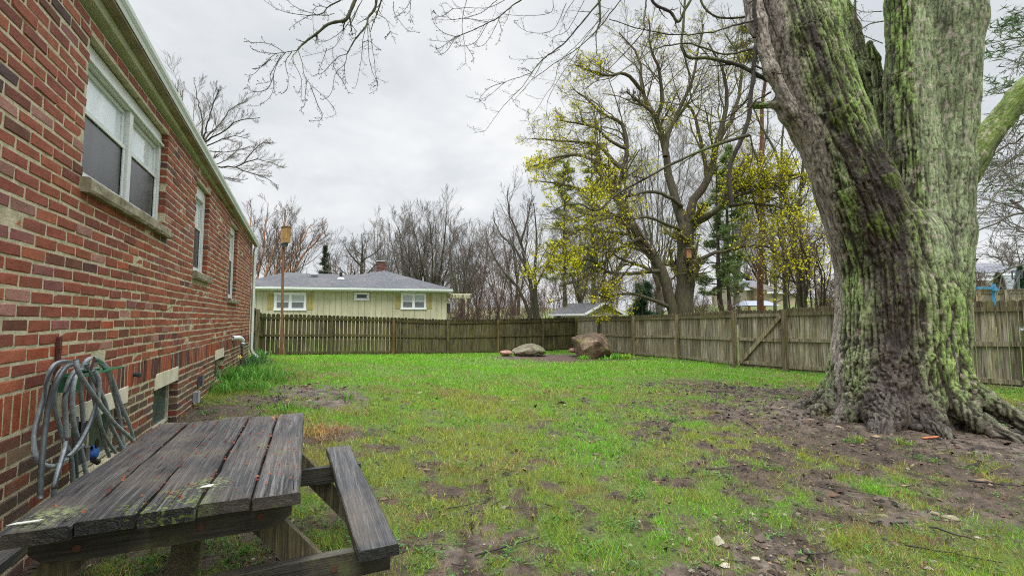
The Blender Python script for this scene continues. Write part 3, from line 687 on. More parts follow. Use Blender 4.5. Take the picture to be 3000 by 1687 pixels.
for i in range(46):                 # drying cracks, most of them from the near ends
    L = r.uniform(.04, .26); y0_ = (1.742 if r.rand() < .6 else r.uniform(1.8, 2.9)); x_ = xw[r.randint(5)] + r.uniform(.02, .125); w_c = r.uniform(.0009, .0022); n_c = 5
    yy = np.linspace(y0_, y0_ + L, n_c); xx = x_ + np.cumsum(r.normal(0, .0012, n_c)); ww = w_c * np.array([1, .9, .75, .5, .08]) if y0_ < 1.75 else w_c * np.array([.1, .8, 1, .7, .1])
    Vc = np.concatenate([np.stack([xx - ww, yy, np.full(n_c, .7238)], 1), np.stack([xx + ww, yy, np.full(n_c, .7238)], 1)]); b.add(Vc, np.array([[m, n_c + m, n_c + m + 1, m + 1] for m in range(n_c - 1)]), (.06, .06, .06))
b.build('tabletop', M_table, tb)
for yc in (1.83, 3.02):
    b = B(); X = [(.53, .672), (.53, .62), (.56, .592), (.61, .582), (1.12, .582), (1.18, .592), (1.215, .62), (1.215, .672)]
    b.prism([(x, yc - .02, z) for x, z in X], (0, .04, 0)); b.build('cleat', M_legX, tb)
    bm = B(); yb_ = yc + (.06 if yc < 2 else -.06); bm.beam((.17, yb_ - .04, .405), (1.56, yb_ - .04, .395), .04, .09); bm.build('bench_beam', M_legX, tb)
for yc, s in ((1.89, 1), (1.89, -1), (2.96, 1), (2.96, -1)):
    lg = B(); lg.beam((.87 + s * .19, yc + .003, .664), (.87 + s * .73, yc + .003, .03), .04, .09, (1, 0, .3), (1.35, 1.3, 1.1)); lg.build('leg', M_legZ, tb)
for ya, yb in ((2.28, 1.93), (2.60, 2.90)):
    lg = B(); lg.beam((.87, ya, .65), (.87, yb, .37), .09, .04, (0, .5, 1), (2.0, 1.9, 1.5)); lg.build('brace', M_legZ, tb)
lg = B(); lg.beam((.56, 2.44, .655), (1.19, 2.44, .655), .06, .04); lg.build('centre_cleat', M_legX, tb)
for s in (1, -1):
    b = B(); xc = .87 + s * .605
    plank(b, xc - .07, xc + .07, 1.72, 3.17, .448, .487, rs(7 + s), 10, .0016, -.055 if s > 0 else 0)
    b.build('bench', M_bench, tb)
for x, z in ((1.12, .63), (.64, .62), (.95, .625), (1.36, .395), (1.15, .39)):
    y = 1.806 if z > .5 else 1.826
    b = B(); b.tube([(x, y + .01, z), (x, y, z)], .011, 8, (.10, .045, .03)); b.build('bolt', M_plain, tb)
# fallen buds, a dead leaf and scraps on the table
r = rs(4); V = []; C = []; Fl = []
bx = r.uniform(.52, 1.23, 150); by = r.uniform(1.78, 3.12, 150)
m = r.rand(150) < .4; bx[m] = xw[r.randint(1, 5, m.sum())] + r.normal(0, .003, m.sum())
tet = np.array([(1, 0, 0), (-.5, .8, 0), (-.5, -.8, 0), (0, 0, .9), (0, 0, -.2)])
for i in range(150):
    s = r.uniform(.004, .0075); a = r.rand() * 6; Rm = np.array([[math.cos(a), -math.sin(a), 0], [math.sin(a), math.cos(a), 0], [0, 0, 1]])
    V.append((tet * s * r.uniform(.6, 1.5, (5, 3))) @ Rm.T + np.array([bx[i], by[i], .7235]))
    C.append(np.tile(np.array([(.26, .05, .03), (.33, .10, .04), (.14, .04, .03)])[r.randint(3)], (5, 1)))
    Fl.append(np.array([(0, 1, 3), (1, 2, 3), (2, 0, 3), (1, 0, 4), (2, 1, 4), (0, 2, 4)]) + i * 5)
obj('fallen_buds', np.concatenate(V), np.concatenate(Fl), M_plain, attrs={'Col': np.concatenate(C)}, kind='stuff', label='red maple buds scattered over the picnic table', cat='buds')
def scrap(name, pts, c, label, cat, z=.724, group=None):
    b = B(); p = np.array([(x, y, z + dz) for x, y, dz in pts]); b.prism(p, (0, 0, .0016), c)
    return b.build(name, M_plain, None, label=label, cat=cat, group=group)
def tp(dx, dy, z=.72):
    a, b_, v, fh = ray(dx * K, dy * K); t = (z - CZ) / v * fh; return CX + a * t / fh, b_ * t / fh
x, y = tp(692, 1056)
lf = B(); r = rs(9)
for k in range(7):
    a = k * .9; L = .022
    lf.add([(x, y, .73), (x + L * .5 * math.cos(a - .3), y + L * .5 * math.sin(a - .3), .738), (x + L * math.cos(a), y + L * math.sin(a), .742 + r.rand() * .01), (x + L * .5 * math.cos(a + .3), y + L * .5 * math.sin(a + .3), .732)], [[0, 1, 2, 3]], (.50, .27, .10))
lf.tube([(x, y, .73), (x + .03, y - .02, .726), (x + .075, y + .0, .725)], .0012, 4, (.30, .15, .06))
lf.build('dead_leaf', M_leaf, None, label='curled tan dead leaf at the far end of the tabletop', cat='leaf')
x, y = tp(520, 1226); scrap('bark_scrap', [(x - .02, y - .006, 0), (x + .012, y - .008, 0), (x + .022, y + .004, .003), (x + .004, y + .009, .002), (x - .014, y + .006, 0)], (.55, .56, .50), 'pale curled scrap beside the moss near the table end', 'bark scrap')
x, y = tp(60, 1318); scrap('bark_scrap', [(x - .035, y - .006, 0), (x + .03, y - .004, 0), (x + .04, y + .004, .001), (x - .02, y + .008, 0)], (.60, .61, .56), 'long white scrap on the table at the left edge of the photo', 'bark scrap')
# ------------------------------------------------------------------ garden hose, its hanger, tap
def hz(x, y, xo):
    a, b_, v, fh = ray(x / 2.6833, 960 + y / 2.6833); t = (xo - CX) / a; return (xo, b_ * t, CZ + v * t)
HS = [(.12, [(590, 275), (480, 270), (400, 330), (340, 560), (275, 800), (270, 960), (300, 1050), (400, 1090), (480, 1060), (560, 990), (650, 920)], 0),
      (.17, [(595, 285), (520, 310), (450, 420), (390, 600), (350, 830), (325, 1100), (315, 1340)], 1),
      (.08, [(560, 290), (470, 350), (430, 480), (430, 620), (470, 780), (510, 900), (560, 1020), (575, 1240)], 0),
      (.15, [(610, 320), (550, 400), (510, 560), (515, 720), (520, 900), (480, 1050), (430, 1230), (425, 1380)], 0),
      (.13, [(605, 330), (570, 500), (575, 720), (620, 900), (660, 1060), (700, 1240)], 0),
      (.21, [(595, 245), (620, 350), (700, 480), (800, 620), (900, 750), (1010, 850), (1080, 930)], 0),
      (.12, [(640, 330), (680, 255), (750, 240), (830, 300), (890, 420), (950, 600), (1010, 740), (1050, 880)], 0),
      (.10, [(700, 300), (770, 270), (840, 340), (890, 500), (940, 700), (975, 940)], 0),
      (.16, [(735, 330), (780, 420), (770, 560), (720, 720), (660, 850), (590, 960), (530, 1020)], 0),
      (.14, [(680, 280), (740, 400), (830, 600), (870, 760), (930, 880), (970, 960)], 0),
      (.08, [(700, 340), (760, 650), (800, 800), (850, 900), (910, 980)], 0),
      (.07, [(620, 380), (640, 560), (655, 740)], 0), (.06, [(740, 500), (790, 760), (820, 900), (860, 1010)], 0), (.06, [(600, 700), (590, 900), (600, 1180)], 1),
      (.05, [(880, 970), (930, 935), (1000, 930)], 1)]
b = B()
for xo, pts, dk in HS:
    P = catmull([hz(x, y, xo + .012 * math.sin(i * 1.3)) for i, (x, y) in enumerate(pts)], 40)
    g = np.array((.31, .355, .375)) * (.35 if dk else 1)
    n0 = b.n; b.tube(P, .0112, 10, g)
    c = b.c[-1]; k = np.arange(len(c)); strip_ = ((k % 10) == 5) | ((k % 10) == 6); c[strip_] = (.05, .06, .07)
    c[((k // 10) % 2 == 0) & ~strip_] *= .82
hs_mat = NT('braided_hose'); hv = hs_mat.co('Object'); hn = hs_mat.noise(180, 2, hv)
M_hose = hs_mat.done(hs_mat.mix(1.0, hs_mat.attr('Col'), hs_mat.ramp(hs_mat.noise(14, 4, hv), [(.3, .65), (.7, 1.15)]), 'MULTIPLY'), .38, hs_mat.bump(hn, .3, .002), .5)
b.build('garden_hose', M_hose, None, True, label='grey braided garden hose coiled in loops on the wall hanger', cat='garden hose')
hg = empty('hose_hanger', (.02, 3.45, 1.05), 'green metal hose hanger on a rusty bar fixed to the brick wall', 'hose hanger')
b = B(); b.box(.002, .018, 3.285, 3.31, .93, 1.20, (1, 1, 1)); b.build('bar', M_rust, hg)
b = B(); p = [hz(490, 420, .06), hz(600, 300, .06), hz(780, 310, .06), hz(760, 420, .06)]
b.tube(catmull([(.02, 3.3, .98), (.09, 3.3, 1.0), (.17, 3.35, 1.02)], 6), .012, 6, (.02, .12, .06)); b.beam((.1, 3.25, .985), (.1, 3.8, .985), .10, .006, c=(.02, .16, .08)); b.box(.0, .1, 3.28, 3.31, .9, .985, (.02, .14, .07)); b.build('saddle', M_gloss, hg)
b = B(); b.beam(hz(715, 330, .17), hz(742, 232, .17), .02, .006, (1, 0, 0)); b.build('hook', M_rust, hg)
fc = empty('garden_tap', (.05, 3.55, .45), 'outdoor tap with a blue and black timer behind the hanging hose', 'tap')
c0 = np.array(hz(700, 1000, .10))
b = B(); b.tube([(0, c0[1], c0[2] + .03), (.10, c0[1], c0[2] + .03)], .012, 8, (.25, .22, .18)); b.tube([(.09, c0[1], c0[2] + .05), (.09, c0[1], c0[2] - .03)], .014, 8, (.22, .2, .17)); b.build('spout', M_plain, fc)
b = B(); b.tube(catmull([c0 + (.0, .02, .035), c0 + (.0, .035, .02), c0 + (.0, .035, -.02), c0 + (0, .03, -.035)], 6), [.012, .03, .034, .034, .026, .01], 12, (.03, .12, .42)); b.build('timer', M_gloss, fc, True)
b = B(); b.tube([c0 + (.02, .0, -.03), c0 + (.03, .04, -.055)], .016, 8, (.02, .02, .022)); b.build('nozzle', M_gloss, fc); b = B(); b.tube([np.array(hz(650, 735, .07)), np.array(hz(648, 830, .08))], .019, 8, (.02, .02, .022)); b.build('connector', M_gloss, fc)
b = B(); b.tube([c0 + (.04, -.03, .07), c0 + (.045, -.03, .07)], .028, 9, (.15, .06, .04)); b.build('handle', M_rust, fc)
a_ = gd(560, 1335); b = B(); P = [(.75, 3.4, gz(.75, 3.4) + .02), (.95, 3.3, gz(.95, 3.3) + .02), (1.1, 3.35, gz(1.1, 3.35) + .02), (1.15, 3.5, gz(1.1, 3.5) + .02), (.9, 3.65, gz(.9, 3.65) + .02), (.5, 3.6, gz(.5, 3.6) + .02), (.2, 3.5, gz(.2, 3.5) + .03)]
b.tube(catmull(P, 30), .011, 8, (.2, .24, .27)); b.build('garden_hose', M_hose, None, True, label='short end of grey hose lying on the ground under the picnic table', cat='garden hose')

# ------------------------------------------------------------------ fences
def pickets(b, p0, p1, zt0, zt1, side, r, w_=.136, gap=.0165, c=(1, 1, 1), gaps=False, var=.26, topc=(.38, .36, .30)):
    p0 = np.array(p0); p1 = np.array(p1); d = p1 - p0; L = np.linalg.norm(d); u = d / L; nrm = np.array((-u[1], u[0])) * side
    n = max(1, int(round(L / (w_ + gap)))); st = L / n; w2 = st - (.022 if gaps else .010)
    for i in range(n):
        s = i * st + .5 * st; t = s / L; q = p0 + u * s
        zt = zt0 + (zt1 - zt0) * t + r.normal(0, .006); zb = gz(q[0], q[1]) + .03
        h = w2 / 2; e = .035; ln = r.normal(0, .004)
        prof = [(-h, zb), (h, zb), (h + ln, zt - e), (h * .62 + ln, zt - .006), (0 + ln, zt), (-h * .62 + ln, zt - .006), (-h + ln, zt - e)]
        off = .0 + r.normal(0, .002)
        if zt - zb > .6:
            zm = zt - .165 + r.normal(0, .004); lo_ = [(-h, zb), (h, zb), (h, zm), (-h, zm)]; prof = [(-h, zm), (h, zm)] + prof[2:]
        else: lo_ = None
        P = [(q[0] + u[0] * a - nrm[0] * off, q[1] + u[1] * a - nrm[1] * off, z) for a, z in prof]
        g = r.uniform(1 - var, 1 + var) * (.8 if r.rand() < .15 else 1); cc = np.array(c) * g * np.array([1, r.uniform(.94, 1.04), r.uniform(.85, 1.05)])
        b.prism(P, (-nrm[0] * .018, -nrm[1] * .018, 0), cc * np.array(topc) if lo_ else cc)
        if lo_: b.prism([(q[0] + u[0] * a - nrm[0] * off, q[1] + u[1] * a - nrm[1] * off, z) for a, z in lo_], (-nrm[0] * .018, -nrm[1] * .018, 0), cc)
def fence_run(name, label, posts, tops, side, mat, mat2=None, gap=(), post_c=None, seed=1, skip=(), th=.09, gaps=()):
    root = empty(name, (*posts[0], gz(*posts[0])), label, 'fence'); r = rs(seed)
    for i, (p, zt) in enumerate(zip(posts, tops)):
        if i in gap: continue
        b = B(); g = gz(*p); d = np.array(posts[min(i + 1, len(posts) - 1)]) - np.array(posts[max(i - 1, 0)]); u = d / np.linalg.norm(d); n_ = np.array((-u[1], u[0])) * side
        q = np.array(p) + n_ * (.045 + .04); c = (post_c or {}).get(i, (1, 1, 1))
        b.obox((q[0] - u[0] * th / 2 - n_[0] * .045, q[1] - u[1] * th / 2 - n_[1] * .045, g - .15), (u[0] * th, u[1] * th, 0), (n_[0] * .09, n_[1] * .09, 0), (0, 0, zt - .045 - g + .15), c)
        b.build('post', mat2 or mat, root)
    for i in range(len(posts) - 1):
        if i in skip: continue
        p, q = np.array(posts[i]), np.array(posts[i + 1]); b = B(); pickets(b, p, q, tops[i], tops[i + 1], side, r, gaps=i in gaps)
        b.build('picket_panel', mat, root)
        d = q - p; L = np.linalg.norm(d); u = d / L; n_ = np.array((-u[1], u[0])) * side
        for fr in (.90, .49, .07):
            b = B(); ends = []
            for P_2, zt, s in ((p, tops[i], .05), (q, tops[i + 1], -.05)):
                pp = P_2 + u * s + n_ * .021; g = gz(*P_2); ends.append((pp[0], pp[1], g + (zt - g) * fr + r.normal(0, .008)))
            b.beam(ends[0], ends[1], .038, .085, c=(.5, .5, .38) if fr > .8 else (.9, .9, .8)); b.build('rail', mat2 or mat, root)
    return root
def fp(xs, Z, yt): p = W(xs, yt, Z); return (float(p[0]), float(p[1])), float(p[2])
FA = [fp(768, 17.08, 918), fp(972, 18.2, 923.5), fp(1153, 19.15, 929.5), fp(1311, 20.25, 936), fp(1457, 21.3, 934), fp(1588, 22.35, 931), fp(1685, 23.4, 929)]
fence_run('back_fence', 'long dark mossy picket fence across the back of the yard before the green house', [a for a, z in FA], [z for a, z in FA], -1, M_fenceA, post_c={2: (1.9, 1.35, .8), 0: (.9, 1.3, .5), 6: (1.1, 1.5, .5), 4: (1.5, 1.2, .9)}, seed=3, gaps=(0, 1))
FL = [fp(747, 13.2, 901), fp(768, 17.0, 918)]
fence_run('side_fence', 'short mossy fence section behind the house downspout', [a for a, z in FL], [z for a, z in FL], -1, M_fenceA, gap=(1,), seed=4)
FB = [fp(1688, 23.45, 929), fp(1757, 20.9, 926), fp(1859, 18.4, 923.5), fp(1988, 16.05, 918), fp(2156, 13.2, 908), fp(2301, 11.9, 904)]
FB2 = [fp(2301, 11.9, 901), fp(2480, 10.6, 894), fp(2760, 9.1, 885), fp(3015, 8.2, 876), fp(3500, 6.4, 850)]
fence_run('side_fence', 'long grey picket fence running from the boulder corner to the gate', [a for a, z in FB[:5]], [z for a, z in FB[:5]], -1, M_fenceB, M_fenceB, gap=(0,), seed=5, post_c={1: (.4, .42, .4), 2: (.8, .75, .55), 3: (.8, .75, .55), 4: (.6, .55, .42)})
fence_run('side_fence', 'grey and green stained fence passing behind the big trunk to the right edge', [a for a, z in FB2], [z for a, z in FB2], -1, M_fenceB, M_fenceB, seed=6, post_c={0: (.55, .5, .42)})
gt = empty('gate', (*FB[4][0], gz(*FB[4][0])), 'wooden picket gate with a diagonal brace in the grey fence', 'gate')
p, q = np.array(FB[4][0]), np.array(FB[5][0]); u = (q - p) / np.linalg.norm(q - p); n_ = np.array((u[1], -u[0])); p = p + u * .06; q = q - u * .06
b = B(); pickets(b, p, q, FB[4][1], FB[5][1] - .02, -1, rs(11)); b.build('picket_panel', M_fenceB, gt)
g0, g1 = gz(*p), gz(*q); e = n_ * .021
for fr in (.90, .49, .09):
    b = B(); b.beam((*(p + e), g0 + (FB[4][1] - g0) * fr), (*(q + e), g1 + (FB[5][1] - g1) * fr), .038, .09, c=(.9, .88, .8)); b.build('rail', M_fenceB, gt)
e = n_ * .045; b = B(); b.beam((*(p + e + u * .06), g0 + .14), (*(q + e - u * .06), g1 + (FB[5][1] - g1) * .88), .02, .10, c=(1.0, .95, .8)); b.build('brace', M_fenceB, gt)
b = B(); q2 = q + e - u * .06; b.beam((*q2, g1 + 1.06), (*(q2 + u * .06), g1 + 1.06), .03, .04, c=(.03, .03, .03)); b.build('latch', M_plain, gt)
# metal bracket on the near fence
pb = W(2995, 962, 7.95); b = B(); b.tube([pb, pb + np.array([.05, -.01, 0]), pb + np.array([.4, -.2, 0])], [.03, .022, .022], 10, (.42, .46, .50)); b.build('metal_rail', M_gloss, None, True, label='end of a grey metal rail poking in at the right edge before the fence', cat='metal rail')

# ------------------------------------------------------------------ bat box on its pole
Zp = 16.2; p0 = W(824, 1044, Zp); p1 = W(831, 664, Zp); g0 = gz(p0[0], p0[1])
bh = empty('bat_box', (p0[0], p0[1], g0), 'tall brown wooden post carrying a yellowed bat box in front of the back fence', 'bat box')
M_cedar = m_tabletop(0, 'stained_post_wood', 'Z', ((.07, .025, .01), (.22, .085, .03), (.36, .17, .07)), (.5, .8))
M_cedar2 = m_tabletop(0, 'yellowed_pine', 'Z', ((.16, .08, .02), (.44, .25, .07), (.60, .38, .13)), (.5, .8))
b = B(); b.beam((p0[0], p0[1], g0), (p1[0], p1[1], p1[2]), .085, .085, (1, 0, 0)); b.build('post', M_cedar, bh)
b = B(); b.beam((p0[0] + .095, p0[1] + .03, g0 - .1), (p0[0] + .095, p0[1] + .03, g0 + .36), .05, .09, (1, 0, 0), (1.2, 1.3, .8)); b.beam((p0[0] - .075, p0[1] + .05, g0 - .1), (p0[0] - .075, p0[1] + .05, g0 + .36), .05, .09, (1, 0, 0), (1.2, 1.3, .8)); b.build('stake', M_fenceA, bh)
c = np.array(p1); ux = np.array([math.cos(TH), -math.sin(TH), 0]); uy = np.array([math.sin(TH), math.cos(TH), 0])
th_ = R_(-28); ax = ux * math.cos(th_) + uy * math.sin(th_); ay = -ux * math.sin(th_) + uy * math.cos(th_)
b = B(); o = c + ax * .045 - ay * .10 + np.array([0, 0, -.62]); b.obox(o, ax * .32, ay * .13, (0, 0, .56)); b.obox(o + ax * -.01 - ay * .004 + np.array([0, 0, .14]), ax * .34, ay * -.02, (0, 0, .41)); b.obox(o + ax * -.01 - ay * .004, ax * .32, ay * -.02, (0, 0, .13)); b.build('box', M_cedar2, bh)
b = B(); b.obox(o + ax * -.02 - ay * .05 + np.array([0, 0, .56]), ax * .36, ay * .20, (0, 0, .022), (.5, .45, .35)); b.build('lid', M_cedar2, bh)
b = B(); b.obox(o + ax * .03 + ay * .02 + np.array([0, 0, -.13]), ax * .22, ay * .06, (0, 0, .129), (.05, .07, .075)); b.build('landing_plate', M_plain, bh)
b = B(); b.obox(o + ax * .19 - ay * .0255 + np.array([0, 0, .035]), ax * .05, ay * -.003, (0, 0, .03), (.1, .12, .3)); b.build('badge', M_plain, bh)

# ------------------------------------------------------------------ boulders
def rock(name, label, cat, c, half, axes, seed, mat, sink=.1, cuts=(), res=40, colr=(1, 1, 1), amp=.12, group=None):
    u = np.linspace(0, 2 * np.pi, res * 2, endpoint=False); v = np.linspace(-np.pi / 2, np.pi / 2, res)
    U, Vv = np.meshgrid(u, v); D_ = np.stack([np.cos(Vv) * np.cos(U), np.cos(Vv) * np.sin(U), np.sin(Vv)], 2).reshape(-1, 3)
    p = np.sign(D_) * np.abs(D_) ** .8; p /= np.linalg.norm(p, axis=1, keepdims=True) ** .6
    p = p * (1 + amp * 2 * (fbm(D_ * 1.6 + seed * 3.1, seed, 3) - .5) + amp * .9 * (fbm(D_ * 5 + seed, seed + 5, 4) - .5))[:, None]
    for nx, ny, nz, dd in cuts:
        n_ = np.array((nx, ny, nz)) / np.linalg.norm((nx, ny, nz)); s = p @ n_ - dd; k = s > 0; p[k] -= n_ * (s[k] * .88)[:, None]
    p = p + D_ * ((fbm(D_ * 14, seed + 9, 3) - .5) * .03)[:, None]
    q = c + p[:, :1] * axes[0] * half[0] + p[:, 1:2] * axes[1] * half[1] + p[:, 2:] * np.array([0, 0, 1.]) * half[2]
    n = res * 2; i = np.arange(res - 1)[:, None]; j = np.arange(n)[None]; jn = (j + 1) % n
    Fq = np.stack([i * n + j, i * n + jn, (i + 1) * n + jn, (i + 1) * n + j], 2).reshape(-1, 4)
    return obj(name, q, Fq, mat, None, True, {'Col': np.tile(np.array(colr, float), (len(q), 1))}, label=label, cat=cat, group=group)
def m_rock(name, a, b_, c_, moss, mm):
    t = NT(name); v = t.co('Object'); n = t.noise(2.6, 8, v, .68, .3); f = t.noise(16, 5, v, .7)
    c = t.ramp(n, [(.34, a), (.5, b_), (.66, c_)]); c = t.mix(t.ramp(f, [(.5, 0.0), (.66, .6)]), c, a)
    c = t.mix(t.ramp(t.noise(1.3, 5, v), [(.50, 0.0), (.62, mm)]), c, moss)
    c = t.mix(1.0, c, t.attr('Col'), 'MULTIPLY')
    return t.done(c, .75, t.bump(t.math('ADD', n, f), 1.0, .05), .3)
M_rk1 = m_rock('brown_granite', (.045, .03, .018), (.16, .11, .07), (.34, .25, .165), (.10, .11, .015), .8)
M_rk2 = m_rock('grey_green_granite', (.08, .065, .04), (.19, .17, .11), (.36, .33, .23), (.12, .15, .05), .8)
M_rk3 = m_rock('reddish_granite', (.20, .10, .07), (.40, .23, .16), (.52, .36, .28), (.15, .14, .05), .2)
def rk(dx, dyb, dyt, wpx, Z, dep, *a, **k):
    base = W(dx * K, dyb * K, Z); top = W(dx * K, dyt * K, Z); h = top[2] - base[2]; hw = wpx * K / 2 / F * Z
    c = np.array([base[0], base[1], base[2] + h * .42]) + uy * dep * .6
    return rock(*a, c=c, half=(hw * 1.02, dep, h * .60), axes=(ux, uy), **k)
rk(1501, 905, 836, 112, 17.3, .9, 'boulder', 'large brown boulder with mossy flanks in the mulch bed at the fence corner', 'boulder', seed=3, mat=M_rk1, cuts=((-.25, -.3, .95, .60), (.85, -.5, .45, .52), (-.95, -.2, -.1, .72), (.15, -1, -.25, .55), (-.5, -.9, .5, .72), (.6, -.7, -.5, .62)), amp=.26, res=64)
rk(1333, 895, 866, 82, 18.2, .8, 'boulder', 'smaller rounded grey-green boulder left of the large one', 'boulder', seed=8, mat=M_rk2, cuts=((-.6, -.3, .8, .55), (.7, -.3, .75, .7)), amp=.2)
rk(1273, 893, 882, 32, 18.0, .35, 'boulder', 'low reddish rock left of the grey-green boulder', 'boulder', seed=12, mat=M_rk3)
rk(1443, 886, 876, 20, 18.6, .3, 'boulder', 'little pink rock behind the large boulder', 'boulder', seed=13, mat=M_rk3)
for dx, dy, wp, hp, c_, lb in [(1812, 1037, 28, 6, (.75, .7, .62), 'flat tan stone on the bare soil left of the trunk'), (2392, 1305, 36, 14, (1.7, 1.75, 1.7), 'larger of two white stone fragments in the near right lawn'), (2352, 1293, 22, 8, (1.5, 1.5, 1.4), 'smaller white stone fragment beside the larger one'),
                               (2222, 1300, 28, 8, (1.2, 1.2, 1.0), 'buff flat stone left of the white fragments'), (1640 + 60, 1428, 12, 7, (1.3, 1.3, 1.35), 'pale angular stone in the gravel at the bottom edge'), (1500, 1144, 18, 5, (.9, .85, .75), 'flat grey stone sunk in the middle of the lawn')]:
    g_ = gd(dx, dy); Z = camspace(g_[0], g_[1])[1]; hw = wp * K / 2 / F * Z
    rock('stone', lb, 'stone', c=np.array(g_) + (0, 0, .004), half=(hw, hw * .8, hw * .38), axes=(ux, uy), seed=int(dx) % 17, mat=M_rk2, res=12, colr=c_, amp=.3)

# ------------------------------------------------------------------ planes for buildings seen across the fence
def hit(xs, ys, p0, u):             # ray meets vertical plane through p0 along u
    a, b_, v, fh = ray(xs, ys); n_ = np.array((-u[1], u[0])); t = ((p0[0] - CX) * n_[0] + p0[1] * n_[1]) / (a * n_[0] + b_ * n_[1])
    return np.array((CX + a * t, b_ * t, CZ + v * t))
z4 = lambda x, y: (700 + x / 2.635, 550 + y / 2.635)
A0 = W(814, 933, 26.0); A1 = W(1309, 933, 28.2); hu = (A1 - A0)[:2]; hu /= np.linalg.norm(hu); hn_ = np.array((hu[1], -hu[0]))
if hn_.dot(np.array([CX, 0]) - A0[:2]) < 0: hn_ = -hn_
def H4(x, y, off=0): return hit(*z4(x, y), A0[:2] + hn_ * off, hu)
def para(b, x0, x1, y0, y1, o0, o1, c=(1, 1, 1)):   # slab on the facade between offsets (towards us = +)
    P = [H4(x0, y1, 0), H4(x1, y1, 0), H4(x1, y0, 0), H4(x0, y0, 0)]
    zb = (P[0][2] + P[1][2]) / 2; zt = (P[2][2] + P[3][2]) / 2
    n3 = np.array((hn_[0], hn_[1], 0)); a = P[0] + n3 * o0; a[2] = zb; d = P[1] - P[0]; d[2] = 0
    b.obox(a, d, n3 * (o1 - o0), (0, 0, zt - zb), c)
nh = empty('ranch_house', (*H4(800, 900)[:2], gz(*H4(800, 900)[:2])), 'low pale green house with grey hipped roof and mustard shutters behind the back fence', 'house')
M_siding = simple('pale_green_siding', (.40, .39, .26), (.54, .52, .37), 3, .7, .4, .01, (1, 1, .3))
M_shut = simple('mustard_shutter', (.36, .31, .10), (.46, .40, .15), 6, .6, .3)
M_trim = simple('white_trim', (.74, .76, .80), (.82, .84, .86), 5, .4, .1)
def mk_shingle():
    t = NT('grey_asphalt_shingles'); v = t.co('Object'); f = t.noise(6, 5, v, .75); g = t.noise(.5, 3, v); st = t.noise(1.0, 2, t.co('Object', (3, 3, 22)))
    c = t.ramp(f, [(.34, (.04, .042, .047)), (.5, (.085, .087, .095)), (.66, (.16, .16, .168))]); c = t.mix(t.ramp(st, [(.45, .5), (.55, 0.0)]), c, (.05, .055, .065)); c = t.mix(t.ramp(g, [(.4, 0.0), (.7, .35)]), c, (.17, .16, .15))
    c = t.mix(1.0, c, t.attr('Col'), 'MULTIPLY'); return t.done(c, .85, t.bump(f, .6, .02), .3)
M_shing = mk_shingle()
WL0 = 640.0; xl = -60; xr = 1605
b = B(); p0, p1 = H4(xl, 900), H4(xr, 900); L = np.linalg.norm((p1 - p0)[:2]); zt = 3.02; zt = H4(800, 800)[2] + .05
n = int(L / .32); r = rs(21)
base = p0.copy(); n3 = np.array((hn_[0], hn_[1], 0)); u3 = np.array((hu[0], hu[1], 0))
b.obox((base[0], base[1], -.6), u3 * L, -n3 * 8, (0, 0, zt + .6), (.55, .55, .5))
for i in range(n):
    s0, s1 = L * i / n, L * (i + 1) / n - .016; g = r.uniform(.96, 1.04)
    b.obox((base[0] + hu[0] * s0, base[1] + hu[1] * s0, -.6), u3 * (s1 - s0), n3 * .018, (0, 0, zt + .6), (g, g, g))
b.build('wall', M_siding, nh)
def nwin(x0, x1, y0, y1, n_, tr):
    b = B(); para(b, x0, x1, y0, y0 + tr, .0, .06); para(b, x0 - 3, x1 + 3, y1 - tr, y1, 0, .08); para(b, x0, x0 + tr, y0 + tr, y1 - tr, 0, .06); para(b, x1 - tr, x1, y0 + tr, y1 - tr, 0, .06)
    xm = (x0 + x1) / 2; cells = [(x0 + tr, x1 - tr)]
    if n_ == 2: para(b, xm - tr * .6, xm + tr * .6, y0 + tr, y1 - tr, 0, .065); cells = [(x0 + tr, xm - tr * .6), (xm + tr * .6, x1 - tr)]
    ym = (y0 + y1) / 2 + 2
    for a, c_ in cells:
        if n_ == 2: para(b, a, c_, ym - 3, ym + 3, 0, .055)
    o = b.build('window', M_trim, nh)
    for a, c_ in cells:
        p = B()
        if n_ == 2: para(p, a + 1, c_ - 1, y0 + tr, ym - 2, .018, .035, (.48, .52, .54)); para(p, a + 1, c_ - 1, ym + 2, y1 - tr, .018, .030, (.16, .18, .19))
        else: para(p, a + 10, c_ - 10, y0 + tr + 7, y1 - tr - 8, .018, .030, (.06, .08, .09)); 
        p.build('pane', M_gloss, o)
        if n_ == 1: q_ = B(); para(q_, a, a + 9, y0 + tr, y1 - tr, 0, .05); para(q_, c_ - 9, c_, y0 + tr, y1 - tr, 0, .05); para(q_, a, c_, y0 + tr, y0 + tr + 7, 0, .05); para(q_, a, c_, y1 - tr - 7, y1 - tr, 0, .05); q_.build('sash', M_trim, o)
nwin(272, 520, 808, 948, 2, 20); nwin(892, 1005, 808, 868, 1, 9); nwin(1250, 1445, 812, 940, 2, 17)
for x0, x1, y0, y1 in ((218, 270, 816, 942), (522, 572, 816, 942), (1207, 1248, 822, 935), (1448, 1489, 822, 935)):
    b = B(); k = 4; wv = (x1 - x0) / k
    for i in range(k): para(b, x0 + i * wv + .8, x0 + (i + 1) * wv - .8, y0, y1, .018, .04, (1, 1, 1) if i % 2 else (.92, .92, .92))
    para(b, x0, x1, y0 + 12, y0 + 19, .04, .055, (.9, .9, .9)); para(b, x0, x1, y1 - 19, y1 - 12, .04, .055, (.9, .9, .9)); b.build('shutter', M_shut, nh)
eo = .45
eL, eR = H4(-85, 768, eo), H4(1650, 779, eo); ze = (eL[2] + eR[2]) / 2 + .02; eL[2] = eR[2] = ze
